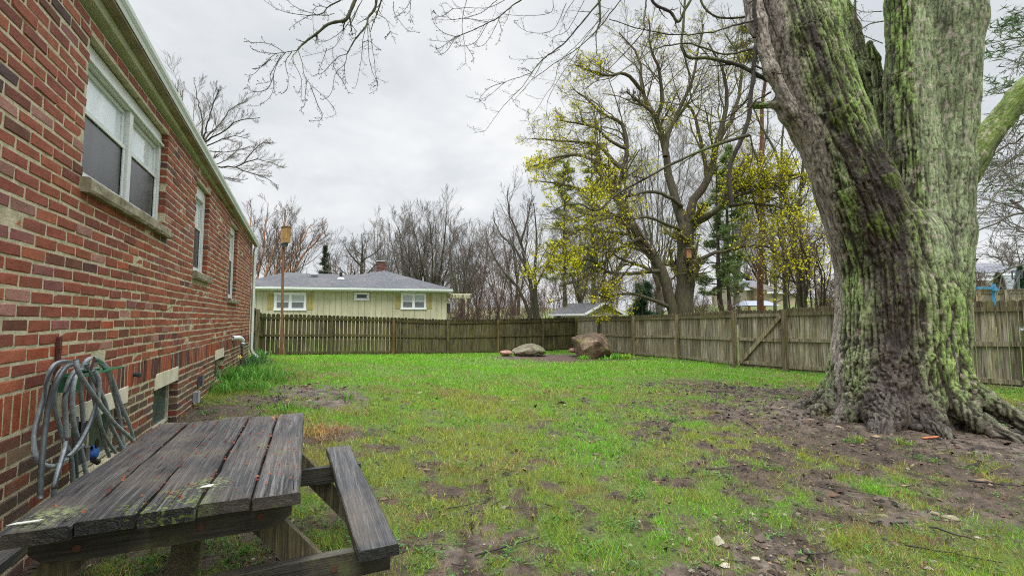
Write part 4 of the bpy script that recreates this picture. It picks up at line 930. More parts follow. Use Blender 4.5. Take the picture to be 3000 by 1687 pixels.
b = B(); d = eR - eL; b.obox(eL - n3 * .1 - (0, 0, .17), d, n3 * .10, (0, 0, .165)); b.obox(eL - n3 * .0 - (0, 0, .12), d, n3 * .11, (0, 0, .115), (.82, .88, .8)); b.obox(eL - n3 * .5 - (0, 0, .19), d, n3 * .42, (0, 0, .02)); b.build('gutter', M_trim, nh)
rd = -4.3
rL, rV, pk = H4(350, 655, rd), H4(905, 675, rd), H4(1120, 640, rd)
bR = eR - n3 * 9.2; bL = eL - n3 * 9.2; r0 = rV + (rV - rV)
b = B(); V = [eL, eR, pk, rV, rL, bR, bL, H4(1120, 640, rd), H4(700, 775, eo)]
mid = eL + (eR - eL) * .62; V.append(mid)
b.add(np.array([V[0], V[9], V[3], V[4], V[1], V[2], V[5], V[6]]) + (0, 0, .012), [[0, 1, 2, 3], [1, 4, 5, 2], [4, 6, 5], [7, 0, 3], [6, 7, 3, 2, 5]]); b.build('roof', M_shing, nh)
b = B(); c = H4(585, 673, rd + .9); b.obox(c - u3 * .22, u3 * .44, n3 * .4, (0, 0, .16), (.75, .76, .78)); b.build('roof_vent', M_plain, nh)
b = B(); c = H4(787, 700, rd + 1.8); b.tube([c, c + (0, 0, .42)], .09, 8, (.03, .03, .035)); b.tube([c - (0, 0, .05), c + (0, 0, .08)], [.24, .12], 8, (.7, .72, .75)); b.build('roof_vent', M_plain, nh)
b = B(); c = H4(1062, 650, rd - .8); c1 = H4(1118, 650, rd - .8); wv = np.linalg.norm(c1 - c); zt_ = H4(1090, 572, rd - .8)[2]
r = rs(31)
z = c[2] - .6; k = 0
while z < zt_:
    for face in range(2):
        m_ = 4 if face == 0 else 4
        for i in range(m_):
            g = np.array([(.15, .06, .042), (.11, .05, .04), (.20, .085, .055)])[r.randint(3)]
            o_ = (c - c * 0) + u3 * wv * i / m_; o_ = np.array([c[0], c[1], z]) + (u3 * wv * i / m_ if face == 0 else (u3 * (wv - .012) - n3 * wv * (i + 1) / m_))
            b.obox(o_, (u3 if face == 0 else n3) * (wv / m_ - .012), (-n3 if face == 0 else u3) * .1, (0, 0, .085), g)
    z += .1
b.obox(np.array([c[0], c[1], c[2] - .6]) + u3 * .02 - n3 * (wv - .01), u3 * (wv - .05), n3 * (wv - .04), (0, 0, zt_ - c[2] + .62), (.35, .3, .25)); b.build('chimney', M_plain, nh)
b = B(); b.obox(np.array([c[0], c[1], zt_ + .02]) - u3 * .06 - n3 * (wv + .05), u3 * (wv + .12), n3 * (wv + .1), (0, 0, .05), (.6, .62, .62)); b.build('chimney_cap', M_plain, nh)
b = B(); para(b, 1606, 1663, 862, 1010, -1.7, -1.6, (.62, .62, .44)); para(b, 1606, 1655, 872, 888, -1.6, -1.55, (.8, .8, .8)); para(b, 1650, 1662, 872, 960, -1.6, -1.55, (.8, .8, .8)); para(b, 1606, 1650, 890, 962, -1.6, -1.57, (.12, .14, .15)); b.build('porch_wall', M_plain, nh)
pg = empty('pergola', (*H4(1720, 950, -.6)[:2], gz(*H4(1720, 950)[:2])), 'cream timber pergola at the right end of the green house', 'pergola')
M_cream = simple('cream_timber', (.52, .50, .34), (.64, .62, .44), 5, .6, .2)
b = B(); para(b, 1606, 1792, 835, 850, -.4, -.36)
for i in range(9): x = 1610 + i * 21; para(b, x, x + 5, 822, 835, -2.4, .1)
for i in range(5): para(b, 1606, 1800, 816, 820, -2.2 + i * .5, -2.15 + i * .5)
b.build('rafters', M_cream, pg)
b = B(); para(b, 1752, 1762, 850, 1040, -.42, -.30); b.build('post', M_cream, pg)
b = B(); para(b, 1704, 1712, 860, 1040, -2.0, -1.88); b.build('post', M_cream, pg)
b = B(); b.beam(H4(1735, 852, -.38), H4(1757, 878, -.38), .06, .06); b.beam(H4(1680, 862, -.38), H4(1706, 886, -.38), .06, .06); b.build('brace', M_cream, pg)
# ------------------------------------------------------------------ shed
z5 = lambda x, y, Z: W(1400 + x / 2.635, 550 + y / 2.635, Z)
sh = empty('shed', (*z5(830, 1000, 31)[:2], gz(*z5(830, 1000, 31)[:2])), 'small cream garden shed with grey gabled roof beyond the fence corner', 'shed')
c0, c1, c2 = z5(832, 1000, 31), z5(1086, 1000, 32), z5(588, 1000, 33.6)
e0 = z5(832, 960, 31)[2]; pkz = z5(965, 884, 31.5)[2]
ua = (c1 - c0); ua[2] = 0; ub = (c2 - c0); ub[2] = 0; gb_ = -1.0
b = B(); b.obox((c0[0], c0[1], gb_), ua, ub, (0, 0, e0 - gb_ + .0))
m = c0 + ua / 2; b.prism([(c0[0], c0[1], e0), (c0[0] + ua[0], c0[1] + ua[1], e0), (m[0], m[1], pkz - .06)], ub)
nn = 12
for i in range(nn):
    q = c0 + ua * (i + .06) / nn; hh = e0 + (pkz - .1 - e0) * (1 - abs((i + .5) / nn - .5) * 2)
    b.obox((q[0], q[1], gb_), ua * .88 / nn, -ub / np.linalg.norm(ub) * .015, (0, 0, hh - gb_))
b.build('wall', M_cream, sh)
ov = -ub / np.linalg.norm(ub) * .28; ua1 = ua / np.linalg.norm(ua)
b = B()
for s in (0, 1):
    e = (c0 if s == 0 else c0 + ua) + ov + (-ua1 if s == 0 else ua1) * .25; e[2] = e0 - .10; t_ = m + ov; t_[2] = pkz
    bk = ub - ov * 2; b.add([e, e + bk, t_ + bk, t_, e - (0, 0, .06), e + bk - (0, 0, .06), t_ + bk - (0, 0, .06), t_ - (0, 0, .06)], [[0, 1, 2, 3], [4, 7, 6, 5], [0, 3, 7, 4], [1, 5, 6, 2], [0, 4, 5, 1]])
b.build('roof', M_shing, sh)
b = B()
for s in (0, 1):
    e = (c0 if s == 0 else c0 + ua) + ov * 1.08 + (-ua1 if s == 0 else ua1) * .28; e[2] = e0 - .14; t_ = m + ov * 1.08; t_[2] = pkz - .04
    b.beam(e, t_, .04, .15, c=(1, 1, 1))
e = c0 + ov - ua1 * .28; e[2] = e0 - .17; b.beam(e, e + ub - ov * 2, .04, .13); b.build('fascia', M_trim, sh)
b = B(); q = c0 + ub * .72; b.obox((q[0], q[1], e0 - .62) - ua1 * .03, ub * .18, -ua1 * .03, (0, 0, .5)); o = b.build('window', M_trim, sh)
b = B(); b.obox((q[0], q[1], e0 - .55) - ua1 * .062 + ub * .02, ub * .14, -ua1 * .01, (0, 0, .36), (.12, .14, .15)); b.build('pane', M_gloss, o)

# ------------------------------------------------------------------ far houses and yard things, right side
def farbox(name, label, cat, x0, x1, yb, yt, Z, dep, wallc, roofc=None, rid=None, wins=(), zb_extra=1.5, ang=0.0, eave=.4):
    """house: facade between pixel columns, gable roof with ridge parallel to the facade"""
    a, c_ = W(x0, yb, Z), W(x1, yb, Z * (1 + ang)); d = c_ - a; d[2] = 0; L = np.linalg.norm(d); u_ = d / L; nn_ = np.array((-u_[1], u_[0], 0)); 
    if nn_.dot(a - np.array([CX, 0, 0])) < 0: nn_ = -nn_
    zt = W(x0, yt, Z)[2]; g = min(gz(a[0], a[1]), gz(c_[0], c_[1]), a[2]) - .3
    root = empty(name, (a[0], a[1], gz(a[0], a[1])), label, cat)
    b = B(); b.obox((a[0], a[1], g), d, nn_ * dep, (0, 0, zt - g), wallc); zr_ = W((x0 + x1) / 2, rid, Z + dep / 2)[2] if rid else zt
    if rid:
        for e in (a, a + d): b.prism([(e[0], e[1], zt), (e[0] + nn_[0] * dep, e[1] + nn_[1] * dep, zt), (e[0] + nn_[0] * dep / 2, e[1] + nn_[1] * dep / 2, zr_ - .05)], (u_ if e is a else -u_) * .1, wallc)
    b.build('wall', M_plain, root)
    if rid:
        b = B(); s0 = a - u_ * eave - nn_ * eave; s1 = a + d + u_ * eave - nn_ * eave; q0 = a - u_ * eave + nn_ * dep / 2; q1 = a + d + u_ * eave + nn_ * dep / 2; t0 = a - u_ * eave + nn_ * (dep + eave); t1 = a + d + u_ * eave + nn_ * (dep + eave)
        for P_3, zz in ((s0, zt - .05), (s1, zt - .05), (q0, zr_), (q1, zr_), (t0, zt - .05), (t1, zt - .05)): P_3[2] = zz
        b.add([s0, s1, q1, q0, t0, t1], [[0, 1, 2, 3], [3, 2, 5, 4]], roofc); b.build('roof', M_shing, root)
        b = B(); b.obox(s0 - (0, 0, .2), s1 - s0, nn_ * .04, (0, 0, .19), (.8, .82, .85)); b.build('fascia', M_plain, root)
    for wx0, wx1, wy0, wy1 in wins:
        p0 = hit(wx0, wy1, a[:2], u_[:2]); p1 = hit(wx1, wy0, a[:2], u_[:2]); dd = p1 - p0; h = dd[2]; dd[2] = 0
        b = B(); b.obox(p0 - nn_ * .05, dd, nn_ * .05, (0, 0, h), (.75, .77, .8)); o = b.build('window', M_plain, root)
        b = B(); b.obox(p0 - nn_ * .07 + dd * .12 + (0, 0, h * .1), dd * .76, nn_ * .015, (0, 0, h * .8), (.07, .08, .09)); b.build('pane', M_gloss, o)
    return root
z3 = lambda x, y: (2150 + x / 7.627, 760 + y / 7.627)
farbox('house', 'far grey-roofed house with white trim glimpsed between the trunks', 'house', *[z3(290, 0)[0], z3(830, 0)[0]], z3(0, 960)[1], z3(0, 640)[1], 46, 8, (.50, .44, .33), (1.6, 1.6, 1.7), z3(0, 470)[1], [(*[z3(460, 0)[0], z3(550, 0)[0]], *[z3(0, 655)[1], z3(0, 730)[1]])])
farbox('house', 'far tan house with shallow roof right of the grey-roofed one', 'house', z3(790, 0)[0], z3(1400, 0)[0], z3(0, 960)[1], z3(0, 710)[1], 43, 7, (.52, .44, .28), (1.3, 1.15, 1.05), z3(0, 590)[1], [(z3(850, 0)[0], z3(890, 0)[0], z3(0, 740)[1], z3(0, 860)[1]), (z3(1185, 0)[0], z3(1250, 0)[0], z3(0, 745)[1], z3(0, 800)[1])])
p = empty('picnic_shelter', tuple(W(*z3(680, 1110), 36)), 'low grey canopy on orange timber posts in the yard beyond the gate', 'shelter')
b = B(); a, c_ = W(*z3(280, 1030), 36), W(*z3(1040, 1020), 36); d = c_ - a; d[2] = 0; n_ = np.array([-d[1], d[0], 0]) / np.linalg.norm(d) * 2.5; m1, m2 = a + d * .15 + n_ / 2 + (0, 0, .42), a + d * .88 + n_ / 2 + (0, 0, .42)
b.add([a, a + d, a + d + n_, a + n_, m1, m2], [[0, 1, 5, 4], [1, 2, 5], [2, 3, 4, 5], [3, 0, 4], [3, 2, 1, 0]], (.30, .33, .40)); b.build('canopy', M_plain, p)
for t_, s in ((.13, .1), (.58, .1), (.88, .1), (.2, .9), (.85, .9)):
    q = a + d * t_ + n_ * s; b = B(); b.beam((q[0], q[1], q[2] - 1.3), q, .13, .13, (1, 0, 0), (.50, .14, .03)); b.build('post', M_plain, p)
zr6 = lambda x, y: (2700 + x / 2.633, 650 + y / 2.633)
farbox('house', 'white sided house with a grey roof beyond the far right fence', 'house', zr6(500, 0)[0], 3060, zr6(0, 520)[1], zr6(0, 395)[1], 38, 9, (.62, .65, .68), (1.6, 1.6, 1.7), zr6(0, 318)[1])
farbox('house', 'pale house with long grey shingle roof left of the white one', 'house', zr6(250, 0)[0], zr6(505, 0)[0], zr6(0, 520)[1], zr6(0, 430)[1], 35, 8, (.50, .54, .50), (1.5, 1.5, 1.55), zr6(0, 350)[1])
farbox('playhouse', 'small green playhouse beside the trunk', 'playhouse', zr6(290, 0)[0], zr6(366, 0)[0], zr6(0, 640)[1], zr6(0, 525)[1], 15, 1.2, (.03, .22, .12), (1.8, 1.9, 2.0), zr6(0, 440)[1], eave=.06)
def zw_(x, y, Z): return W(*zr6(x, y), Z)
rp = empty('steel_post', tuple(zw_(400, 640, 13)), 'tall rusty steel post with a flared cap behind the right fence', 'post')
b = B(); b.beam(zw_(403, 700, 13), zw_(392, 300, 13), .09, .09, (1, 0, 0)); b.build('shaft', M_rust, rp)
b = B(); q = zw_(388, 285, 13); b.add([q + ux * .06 - uy * .05 - (0, 0, .1), q - ux * .06 - uy * .05 - (0, 0, .1), q - ux * .06 + uy * .05 - (0, 0, .1), q + ux * .06 + uy * .05 - (0, 0, .1), q + ux * .13 - uy * .08, q - ux * .13 - uy * .08, q - ux * .13 + uy * .08, q + ux * .13 + uy * .08], [[3, 2, 1, 0], [4, 5, 6, 7], [0, 1, 5, 4], [1, 2, 6, 5], [2, 3, 7, 6], [3, 0, 4, 7]]); b.build('cap', M_rust, rp)
b = B(); P = [zw_(368, 470, 15), zw_(378, 432, 15), zw_(398, 440, 15), zw_(420, 520, 15), zw_(438, 640, 15), zw_(380, 640, 15)]; b.prism(P, uy * .05, (.62, .42, .22)); 
P = [zw_(380, 480, 14.93), zw_(390, 480, 14.93), zw_(412, 630, 14.93), zw_(392, 630, 14.93)]; b.prism(P, uy * .04, (.03, .45, .40)); b.build('slide', M_plain, None, label='upright orange and teal slide end beside the rusty post', cat='slide')
sw = empty('swing_frame', tuple(zw_(560, 640, 17)), 'bright blue swing frame showing over the right fence', 'swing frame')
b = B(); b.beam(zw_(425, 510, 17), zw_(575, 508, 17), .07, .09, c=(.08, .33, .55)); b.beam(zw_(550, 520, 16.9), zw_(585, 522, 16.9), .09, .1, c=(.08, .33, .55)); b.build('top_bar', M_plain, sw)
b = B(); b.beam(zw_(561, 700, 17), zw_(557, 480, 17), .09, .09, (1, 0, 0), (.08, .33, .55)); b.build('leg', M_plain, sw)
hp = empty('basketball_hoop', tuple(zw_(748, 600, 30)), 'basketball backboard on a pole before the white house', 'basketball hoop')
b = B(); b.beam(zw_(748, 560, 30), zw_(742, 385, 30), .12, .12, (1, 0, 0), (.08, .12, .14)); b.build('pole', M_plain, hp)
b = B()
for (x0, y0), (x1, y1) in (((697, 382), (775, 378)), ((700, 437), (772, 432)), ((698, 382), (700, 437)), ((774, 378), (772, 434))): b.beam(zw_(x0, y0, 29.6), zw_(x1, y1, 29.6), .05, .09, (0, 0, 1) if y0 - y1 < 20 and y1 - y0 < 20 else (1, 0, 0), (.05, .07, .08))
b.build('backboard', M_plain, hp)
b = B(); q = zw_(646, 510, 36); b.obox(q, ux * .8, uy * .8, (0, 0, .95), (.42, .46, .52)); b.build('air_conditioner', M_gloss, None, label='grey air conditioning unit against the white house', cat='air conditioner')
fq = [fp(*zr6(440, 520)[:1], 24, zr6(0, 520)[1]), fp(*zr6(640, 0)[:1], 23.5, zr6(0, 517)[1]), fp(3040, 23, zr6(0, 512)[1])]
fence_run('far_fence', 'weathered pale fence in front of the white house at far right', [a for a, z in fq], [z for a, z in fq], -1, M_fenceB, seed=17)
# ------------------------------------------------------------------ branching
def grow(Pp, Rr, k, t0, ratio, ang, n, wig, up, r, rr=.55, rt=.35, t1=1.0, rmin=.004, planar=0.0, Lmax=None, side=None):
    M, m, _ = Pp.shape
    L = np.linalg.norm(np.diff(Pp, axis=1), axis=2).sum(1)
    t = t0 + (t1 - t0) * ((np.arange(k)[None] + r.rand(M, k)) / k)
    u = t * (m - 1); i = np.minimum(u.astype(int), m - 2); f = (u - i)[..., None]
    a = np.arange(M)[:, None]
    p = Pp[a, i] * (1 - f) + Pp[a, i + 1] * f; T = Pp[a, i + 1] - Pp[a, i]; T /= np.linalg.norm(T, axis=2, keepdims=True) + 1e-9
    R0 = (Rr[a, i] * (1 - f[..., 0]) + Rr[a, i + 1] * f[..., 0])
    v = r.normal(0, 1, T.shape); v[..., 2] *= (1 - planar); v -= T * (v * T).sum(2, keepdims=True); v /= np.linalg.norm(v, axis=2, keepdims=True) + 1e-9
    an = ang * r.uniform(.65, 1.35, (M, k, 1)); d = np.cos(an) * T + np.sin(an) * v
    ln = L[:, None] * ratio * (1.15 - .65 * (t - t0) / max(1e-3, 1 - t0)) * r.uniform(.6, 1.25, (M, k))
    if Lmax: ln = np.minimum(ln, Lmax * r.uniform(.7, 1.2, ln.shape))
    N = M * k; p = p.reshape(N, 3); d = d.reshape(N, 3); ln = ln.reshape(N); R0 = R0.reshape(N)
    Q = np.empty((N, n, 3)); Q[:, 0] = p
    for s in range(1, n):
        d = d + r.normal(0, wig, d.shape); d[:, 2] += up; d /= np.linalg.norm(d, axis=1, keepdims=True)
        p = p + d * (ln / (n - 1))[:, None]; Q[:, s] = p
    R = np.maximum(R0 * rr, rmin)[:, None] * np.linspace(1, rt, n)[None]; R = np.maximum(R, rmin * .8)
    return Q, R
def resample(paths, n, wig, r):
    Pp = []; Rr = []
    for P, r0, r1 in paths:
        Q = catmull(P, n); L = np.linalg.norm(Q[-1] - Q[0]); Q[1:-1] += r.normal(0, wig * L / n, (n - 2, 3)); Pp.append(Q)
        Rr.append(r0 + (r1 - r0) * np.linspace(0, 1, n) ** .8)
    return np.array(Pp), np.array(Rr)
def mk_tree(name, label, cat, base, mains, levels, m_trunk, m_twig, seed, group=None, blossom=None, ksides=9, n=14, wig=.06, bark_c=(1, 1, 1), twig_c=(1, 1, 1)):
    r = rs(seed); root = empty(name, (float(base[0]), float(base[1]), gz(base[0], base[1])), label, cat, group)
    Pp, Rr = resample(mains, n, wig, r)
    V, Fq = tubes(Pp, Rr, ksides); obj('trunk', V, Fq, m_trunk, root, True, {'Col': np.tile(np.array(bark_c, float), (len(V), 1))})
    Vs = []; Fs = []; off = 0; last = (Pp, Rr)
    for li, lv in enumerate(levels):
        src = last
        last = grow(src[0], src[1], r=r, **lv)
        V, Fq = tubes(last[0], last[1], 5 if li == 0 else 3); Vs.append(V); Fs.append(Fq + off); off += len(V)
    V = np.concatenate(Vs); obj('crown', V, np.concatenate(Fs), m_twig, root, True, {'Col': np.tile(np.array(twig_c, float), (len(V), 1))})
    if blossom: blossom(root, last, src, r)
    return root, last, src
MB1 = m_barkbg('bark_dark', (.022, .018, .015), (.085, .072, .058))
MB2 = m_barkbg('bark_grey_green', (.05, .045, .032), (.16, .15, .105), (.09, .11, .03), .7)
MB3 = m_barkbg('bark_brown_twigs', (.075, .05, .04), (.20, .14, .11), mamt=.1)
MB4 = m_barkbg('birch_peeling_bark', (.22, .09, .045), (.62, .34, .20), mamt=.0)
MB5 = m_barkbg('bark_red_pine', (.11, .045, .03), (.28, .13, .09), mamt=.1)
MB7 = m_barkbg('bark_dark_brown_trunk', (.035, .028, .02), (.14, .115, .085), (.09, .10, .04), .5)
MB6 = m_barkbg('bark_olive_twigs', (.08, .065, .04), (.21, .18, .11), (.17, .18, .04), .5)
MBG = m_barkbg('bark_pale_twigs', (.095, .085, .075), (.25, .22, .19), mamt=.2)
def pxm(pts, Z0, Z1=None, o=(0, 0), k=1.0):
    n = len(pts); Z1 = Z0 if Z1 is None else Z1
    return np.array([W(o[0] + x / k, o[1] + y / k, Z0 + (Z1 - Z0) * i / max(1, n - 1)) for i, (x, y) in enumerate(pts)])
LV = lambda k, t0, ratio, ang, n, wig, up, **q: dict(k=k, t0=t0, ratio=ratio, ang=ang, n=n, wig=wig, up=up, **q)

def auto_tree(name, label, xs, Z, top, hw, tr, seed, form='vase', mats=(MB1, MB3), group=None, dens_=1.0, lean=0, rmin=.0125, fork=.22, nl=None, base_dx=0):
    r = rs(seed); b0 = W(xs + base_dx, 933, Z); g = gz(b0[0], b0[1]); H = W(xs, top, Z)[2] - g; Rad = hw / F * Z
    c = np.array([b0[0], b0[1], g - .1]); mains = []
    nl = nl or 7
    tilt = ux * (lean + r.normal(0, .03))
    if form == 'vase':
        zf = H * fork; t = c + np.array([0, 0, zf]) + tilt * zf
        mains.append((np.array([c, (c + t) / 2 + r.normal(0, .05, 3), t]), tr, tr * .8))
        for i in range(nl):
            a = 6.283 * (i + r.uniform(-.3, .3)) / nl; e = r.uniform(.35, 1.0) * Rad * .95; dv = ux * math.cos(a) * e + uy * math.sin(a) * e
            hh = H * r.uniform(.72, .96) * (1 - .12 * (e / Rad)); s = t - np.array([0, 0, zf * r.uniform(0, .35)]); up_ = np.array([0, 0, 1.])
            mains.append((np.array([s, s + dv * .35 + up_ * (hh - s[2] + g) * .3, s + dv * .72 + up_ * (hh - s[2] + g) * .65, s + dv + up_ * (hh - s[2] + g) + tilt * H * .3]), tr * r.uniform(.30, .46), .018))
        lv = [LV(int(10 * dens_), .15, .40, .65, 6, .12, .05, rr=.45, rmin=rmin), LV(9, .12, .48, .5, 5, .10, .09, rr=.5, rmin=rmin * .8), LV(6, .12, .60, .42, 4, .10, .08, rr=.6, rmin=rmin * .65)]
    elif form == 'round':
        zf = H * .62; t = c + np.array([0, 0, H * .93]) + tilt * H
        mains.append((np.array([c, c + (t - c) * .3 + r.normal(0, .12, 3), c + (t - c) * .65 + r.normal(0, .2, 3), t]), tr, .04))
        for i in range(nl + 3):
            a = i * 2.4 + r.uniform(-.3, .3); hf = .22 + .62 * i / (nl + 3); s = c + (t - c) * hf; e = Rad * (1 - abs(hf - .42) * 1.1) * r.uniform(.8, 1.1); dv = ux * math.cos(a) * e + uy * math.sin(a) * e
            mains.append((np.array([s, s + dv * .4 + (0, 0, e * .22), s + dv * .8 + (0, 0, e * .55), s + dv + (0, 0, e * .8)]), tr * .42 * (1.2 - hf), .02))
        lv = [LV(int(8 * dens_), .15, .5, .7, 6, .2, .05, rr=.5, rmin=rmin), LV(7, .1, .5, .7, 5, .2, .04, rr=.55, rmin=rmin * .8), LV(5, .1, .55, .65, 4, .2, .03, rr=.6, rmin=rmin * .65)]
    else:                           # thin understorey trunks
        for i in range(nl):
            s = c + ux * r.normal(0, .25) + uy * r.normal(0, .25); hh = H * r.uniform(.65, 1.0); dv = ux * r.normal(lean, .75) * Rad + uy * r.normal(0, .4) * Rad
            mains.append((np.array([s, s + dv * .3 + (0, 0, hh * .4), s + dv * .7 + (0, 0, hh * .75), s + dv + (0, 0, hh)]), tr * r.uniform(.5, 1), .015))
        lv = [LV(int(11 * dens_), .12, .38, .7, 6, .15, .08, rr=.45, rmin=rmin), LV(6, .15, .5, .6, 5, .15, .05, rr=.55, rmin=rmin * .8), LV(4, .15, .55, .6, 4, .15, .04, rr=.6, rmin=rmin * .7)]
    return mk_tree(name, label, 'tree', c, mains, lv, mats[0], mats[1], seed, group)

# tree behind the brick house (limbs traced)
o8, k8 = (440, 180), 3.45
Z = 25; bs = W(560, 933, Z); hub = W(588, 428, Z); g = gz(bs[0], bs[1])
mains = [(np.array([(bs[0], bs[1], g), (bs[0], bs[1], g + 3), W(575, 560, Z), hub]), .42, .26)]
for pts, dz, r0 in [([(520, 830), (530, 600), (490, 430), (440, 200)], 1, .14), ([(525, 830), (560, 700), (620, 480), (700, 280)], -1, .12), ([(530, 830), (600, 730), (720, 620), (820, 480), (1000, 390)], 2, .14),
                    ([(530, 830), (620, 770), (740, 710), (880, 610), (1110, 570)], -2, .13), ([(560, 860), (700, 800), (850, 755), (980, 780)], 0, .09), ([(520, 1000), (690, 1062), (860, 1065), (1000, 1010), (1100, 990), (1290, 1050)], -1, .13),
                    ([(860, 1066), (1000, 1125), (1150, 1170), (1280, 1250)], 1, .08), ([(940, 1035), (1030, 920), (1130, 830), (1220, 820)], 1, .08), ([(600, 1060), (760, 1000), (930, 850)], 2, .08), ([(500, 800), (420, 600), (330, 420), (300, 290)], 1, .12),
                    ([(560, 900), (720, 920), (880, 900), (1000, 860)], 3, .08), ([(620, 1150), (800, 1180), (950, 1200)], 2, .07)]:
    mains.append((pxm(pts, Z, Z + dz, o8, k8), r0 * .42, .016))
mains.append((np.array([hub, W(565, 700, Z) * .5 + hub * .5, W(440 + 520 / 3.45, 180 + 1000 / 3.45, Z)]), .2, .14))
mk_tree('silver_maple', 'bare tree rising behind the brick house roof with fanning limbs', 'tree', bs, mains,
        [LV(9, .2, .36, .55, 6, .08, .07, rr=.40, rmin=.009), LV(8, .12, .45, .48, 5, .09, .12, rr=.5, rmin=.006), LV(5, .15, .55, .42, 4, .09, .12, rr=.6, rmin=.0045)], MB1, MBG, 41)
auto_tree('distant_maple', 'small bare treetop barely showing over the gutter at upper left', 500, 30, 150, 100, .3, 42, 'vase', (MB1, MBG), dens_=.8, base_dx=-60)
# river birches
for nm, lb, sd, tr_ in (('river_birch', 'multi-stemmed birch with peeling orange bark at the house corner, left clump', 51, [([(120, 800), (140, 720), (165, 560), (200, 380), (225, 120)], 0), ([(190, 790), (215, 650), (270, 480), (330, 330), (360, 200)], 1), ([(90, 800), (100, 600), (90, 380), (100, 150)], 1)]),
                        ('river_birch', 'orange-barked birch leaning right just behind the bat box pole', 52, [([(255, 790), (275, 670), (320, 540), (350, 380), (350, 250)], 0), ([(330, 760), (360, 650), (430, 510), (500, 380), (560, 280)], 1), ([(380, 760), (415, 650), (520, 490), (600, 400), (660, 340)], -1)])):
    mains = []
    for pts, dz in tr_:
        P = pxm(pts, 37, 37 + dz, (700, 550), 2.635); P0 = P[0].copy(); P0[2] = gz(P0[0], P0[1]); mains.append((np.concatenate([[P0], P]), .15, .03))
    mk_tree(nm, lb, 'tree', P0, mains, [LV(13, .28, .28, .55, 6, .1, .09, rr=.42, rmin=.012), LV(7, .15, .45, .55, 5, .12, .07, rr=.55, rmin=.010), LV(4, .15, .5, .5, 4, .12, .06, rr=.6, rmin=.008)], MB4, MB3, sd, 'river birches behind the green house')
AT = [('bare_tree', 'wide bare oak-like tree left of the brick chimney', 1058, 44, 662, 92, .38, 61, 'round', (MB1, MBG), {}),
      ('bare_tree', 'tall bare vase-shaped tree just right of the chimney, left stem group', 1190, 46, 566, 125, .42, 62, 'vase', (MB1, MBG), dict(fork=.1, nl=9, base_dx=15)),
      ('bare_tree', 'tallest bare tree behind the ranch roof peak', 1275, 44, 556, 110, .42, 63, 'vase', (MB1, MBG), dict(fork=.12, nl=9, base_dx=-5)),
      ('bare_tree', 'bare tree leaning right above the pergola', 1340, 42, 600, 95, .36, 64, 'vase', (MB2, MBG), dict(lean=.12, fork=.1, base_dx=10)),
      ('bare_tree', 'thin bare trees at the left of the ranch roof behind the birches', 830, 50, 590, 105, .22, 65, 'vase', (MB1, MBG), dict(nl=7, fork=.12)),
      ('bare_tree', 'low bare tree between the spruce and the oak-like tree', 985, 52, 690, 60, .2, 66, 'thin', (MB1, MB3), dict(nl=5)),
      ('bare_tree', 'slender bare tree filling the gap between chimney and oak-like tree', 1120, 54, 610, 75, .22, 67, 'vase', (MB1, MBG), dict(nl=6, fork=.12)),
      ('bare_tree', 'brown bare thicket tree over the pergola end', 1400, 48, 645, 85, .2, 68, 'vase', (MB1, MB3), dict(nl=6, fork=.12)),
      ('bare_tree', 'brushy bare tree in the gap left of the yellow tree', 1460, 52, 640, 85, .2, 69, 'vase', (MB1, MB3), dict(nl=6, fork=.12)),
      ('bare_tree', 'faint bare tree on the skyline left of the shed', 1520, 56, 620, 60, .2, 70, 'thin', (MB1, MBG), dict(nl=5)),
      ('bare_tree', 'bare understorey tree showing through the yellow crown', 1700, 42, 480, 90, .26, 71, 'vase', (MB1, MBG), dict(nl=7, fork=.15)),
      ('bare_tree', 'bare tree behind the thick yellow tree trunk', 1930, 40, 250, 130, .28, 72, 'vase', (MB2, MBG), dict(nl=8, fork=.15)),
      ('bare_tree', 'bare tree seen between the yellow tree and the great trunk', 2160, 42, 300, 130, .28, 73, 'vase', (MB2, MBG), dict(nl=8, fork=.12)),
      ('bare_tree', 'low bare tree with olive haze beyond the steel post', 2930, 46, 735, 130, .22, 74, 'thin', (MB1, MBG), dict(nl=7)),
      ('bare_tree', 'far bare tree at the extreme right skyline', 3010, 50, 660, 120, .25, 75, 'vase', (MB1, MBG), dict(nl=7)),
      ('bare_tree', 'far bare tree behind the shed roof', 1760, 60, 640, 110, .25, 76, 'thin', (MB1, MB3), dict(nl=7)),
      ('bare_tree', 'far bare thicket behind the far houses', 2250, 62, 640, 170, .28, 77, 'thin', (MB1, MB3), dict(nl=9)),
      ]
for nm, lb, xs, Z, top, hw, tr, sd, fm, mt, kw in AT: auto_tree(nm, lb, xs, Z, top, hw, tr, sd, fm, mt, group='bare trees beyond the fences', **kw)
# tree left of the shed (traced)
o5, k5 = (1400, 550), 2.635
mains = []
for pts, dz, r0 in [([(470, 1010), (420, 820), (380, 640), (320, 400), (240, 180), (230, 20)], 1, .2), ([(480, 1010), (440, 800), (440, 600), (455, 400), (430, 120)], -1, .18), ([(450, 980), (330, 800), (230, 690), (120, 520), (60, 400)], 1, .13),
                    ([(380, 640), (290, 480), (180, 360), (120, 250)], 1, .09), ([(330, 430), (380, 250), (420, 80)], 0, .08), ([(440, 780), (520, 620), (560, 500)], -1, .08)]:
    P = pxm(pts, 30, 30 + dz, o5, k5)
    if pts[0][1] > 950: P[0][2] = gz(P[0][0], P[0][1])
    mains.append((P, r0, .025))
mk_tree('bare_tree', 'dark forked bare tree standing left of the shed', 'tree', mains[0][0][0], mains, [LV(11, .2, .35, .5, 6, .1, .07, rr=.42, rmin=.012), LV(7, .15, .42, .55, 5, .12, .06, rr=.55, rmin=.009), LV(4, .15, .5, .5, 4, .12, .05, rr=.6, rmin=.007)], MB1, MBG, 81, 'bare trees beyond the fences')

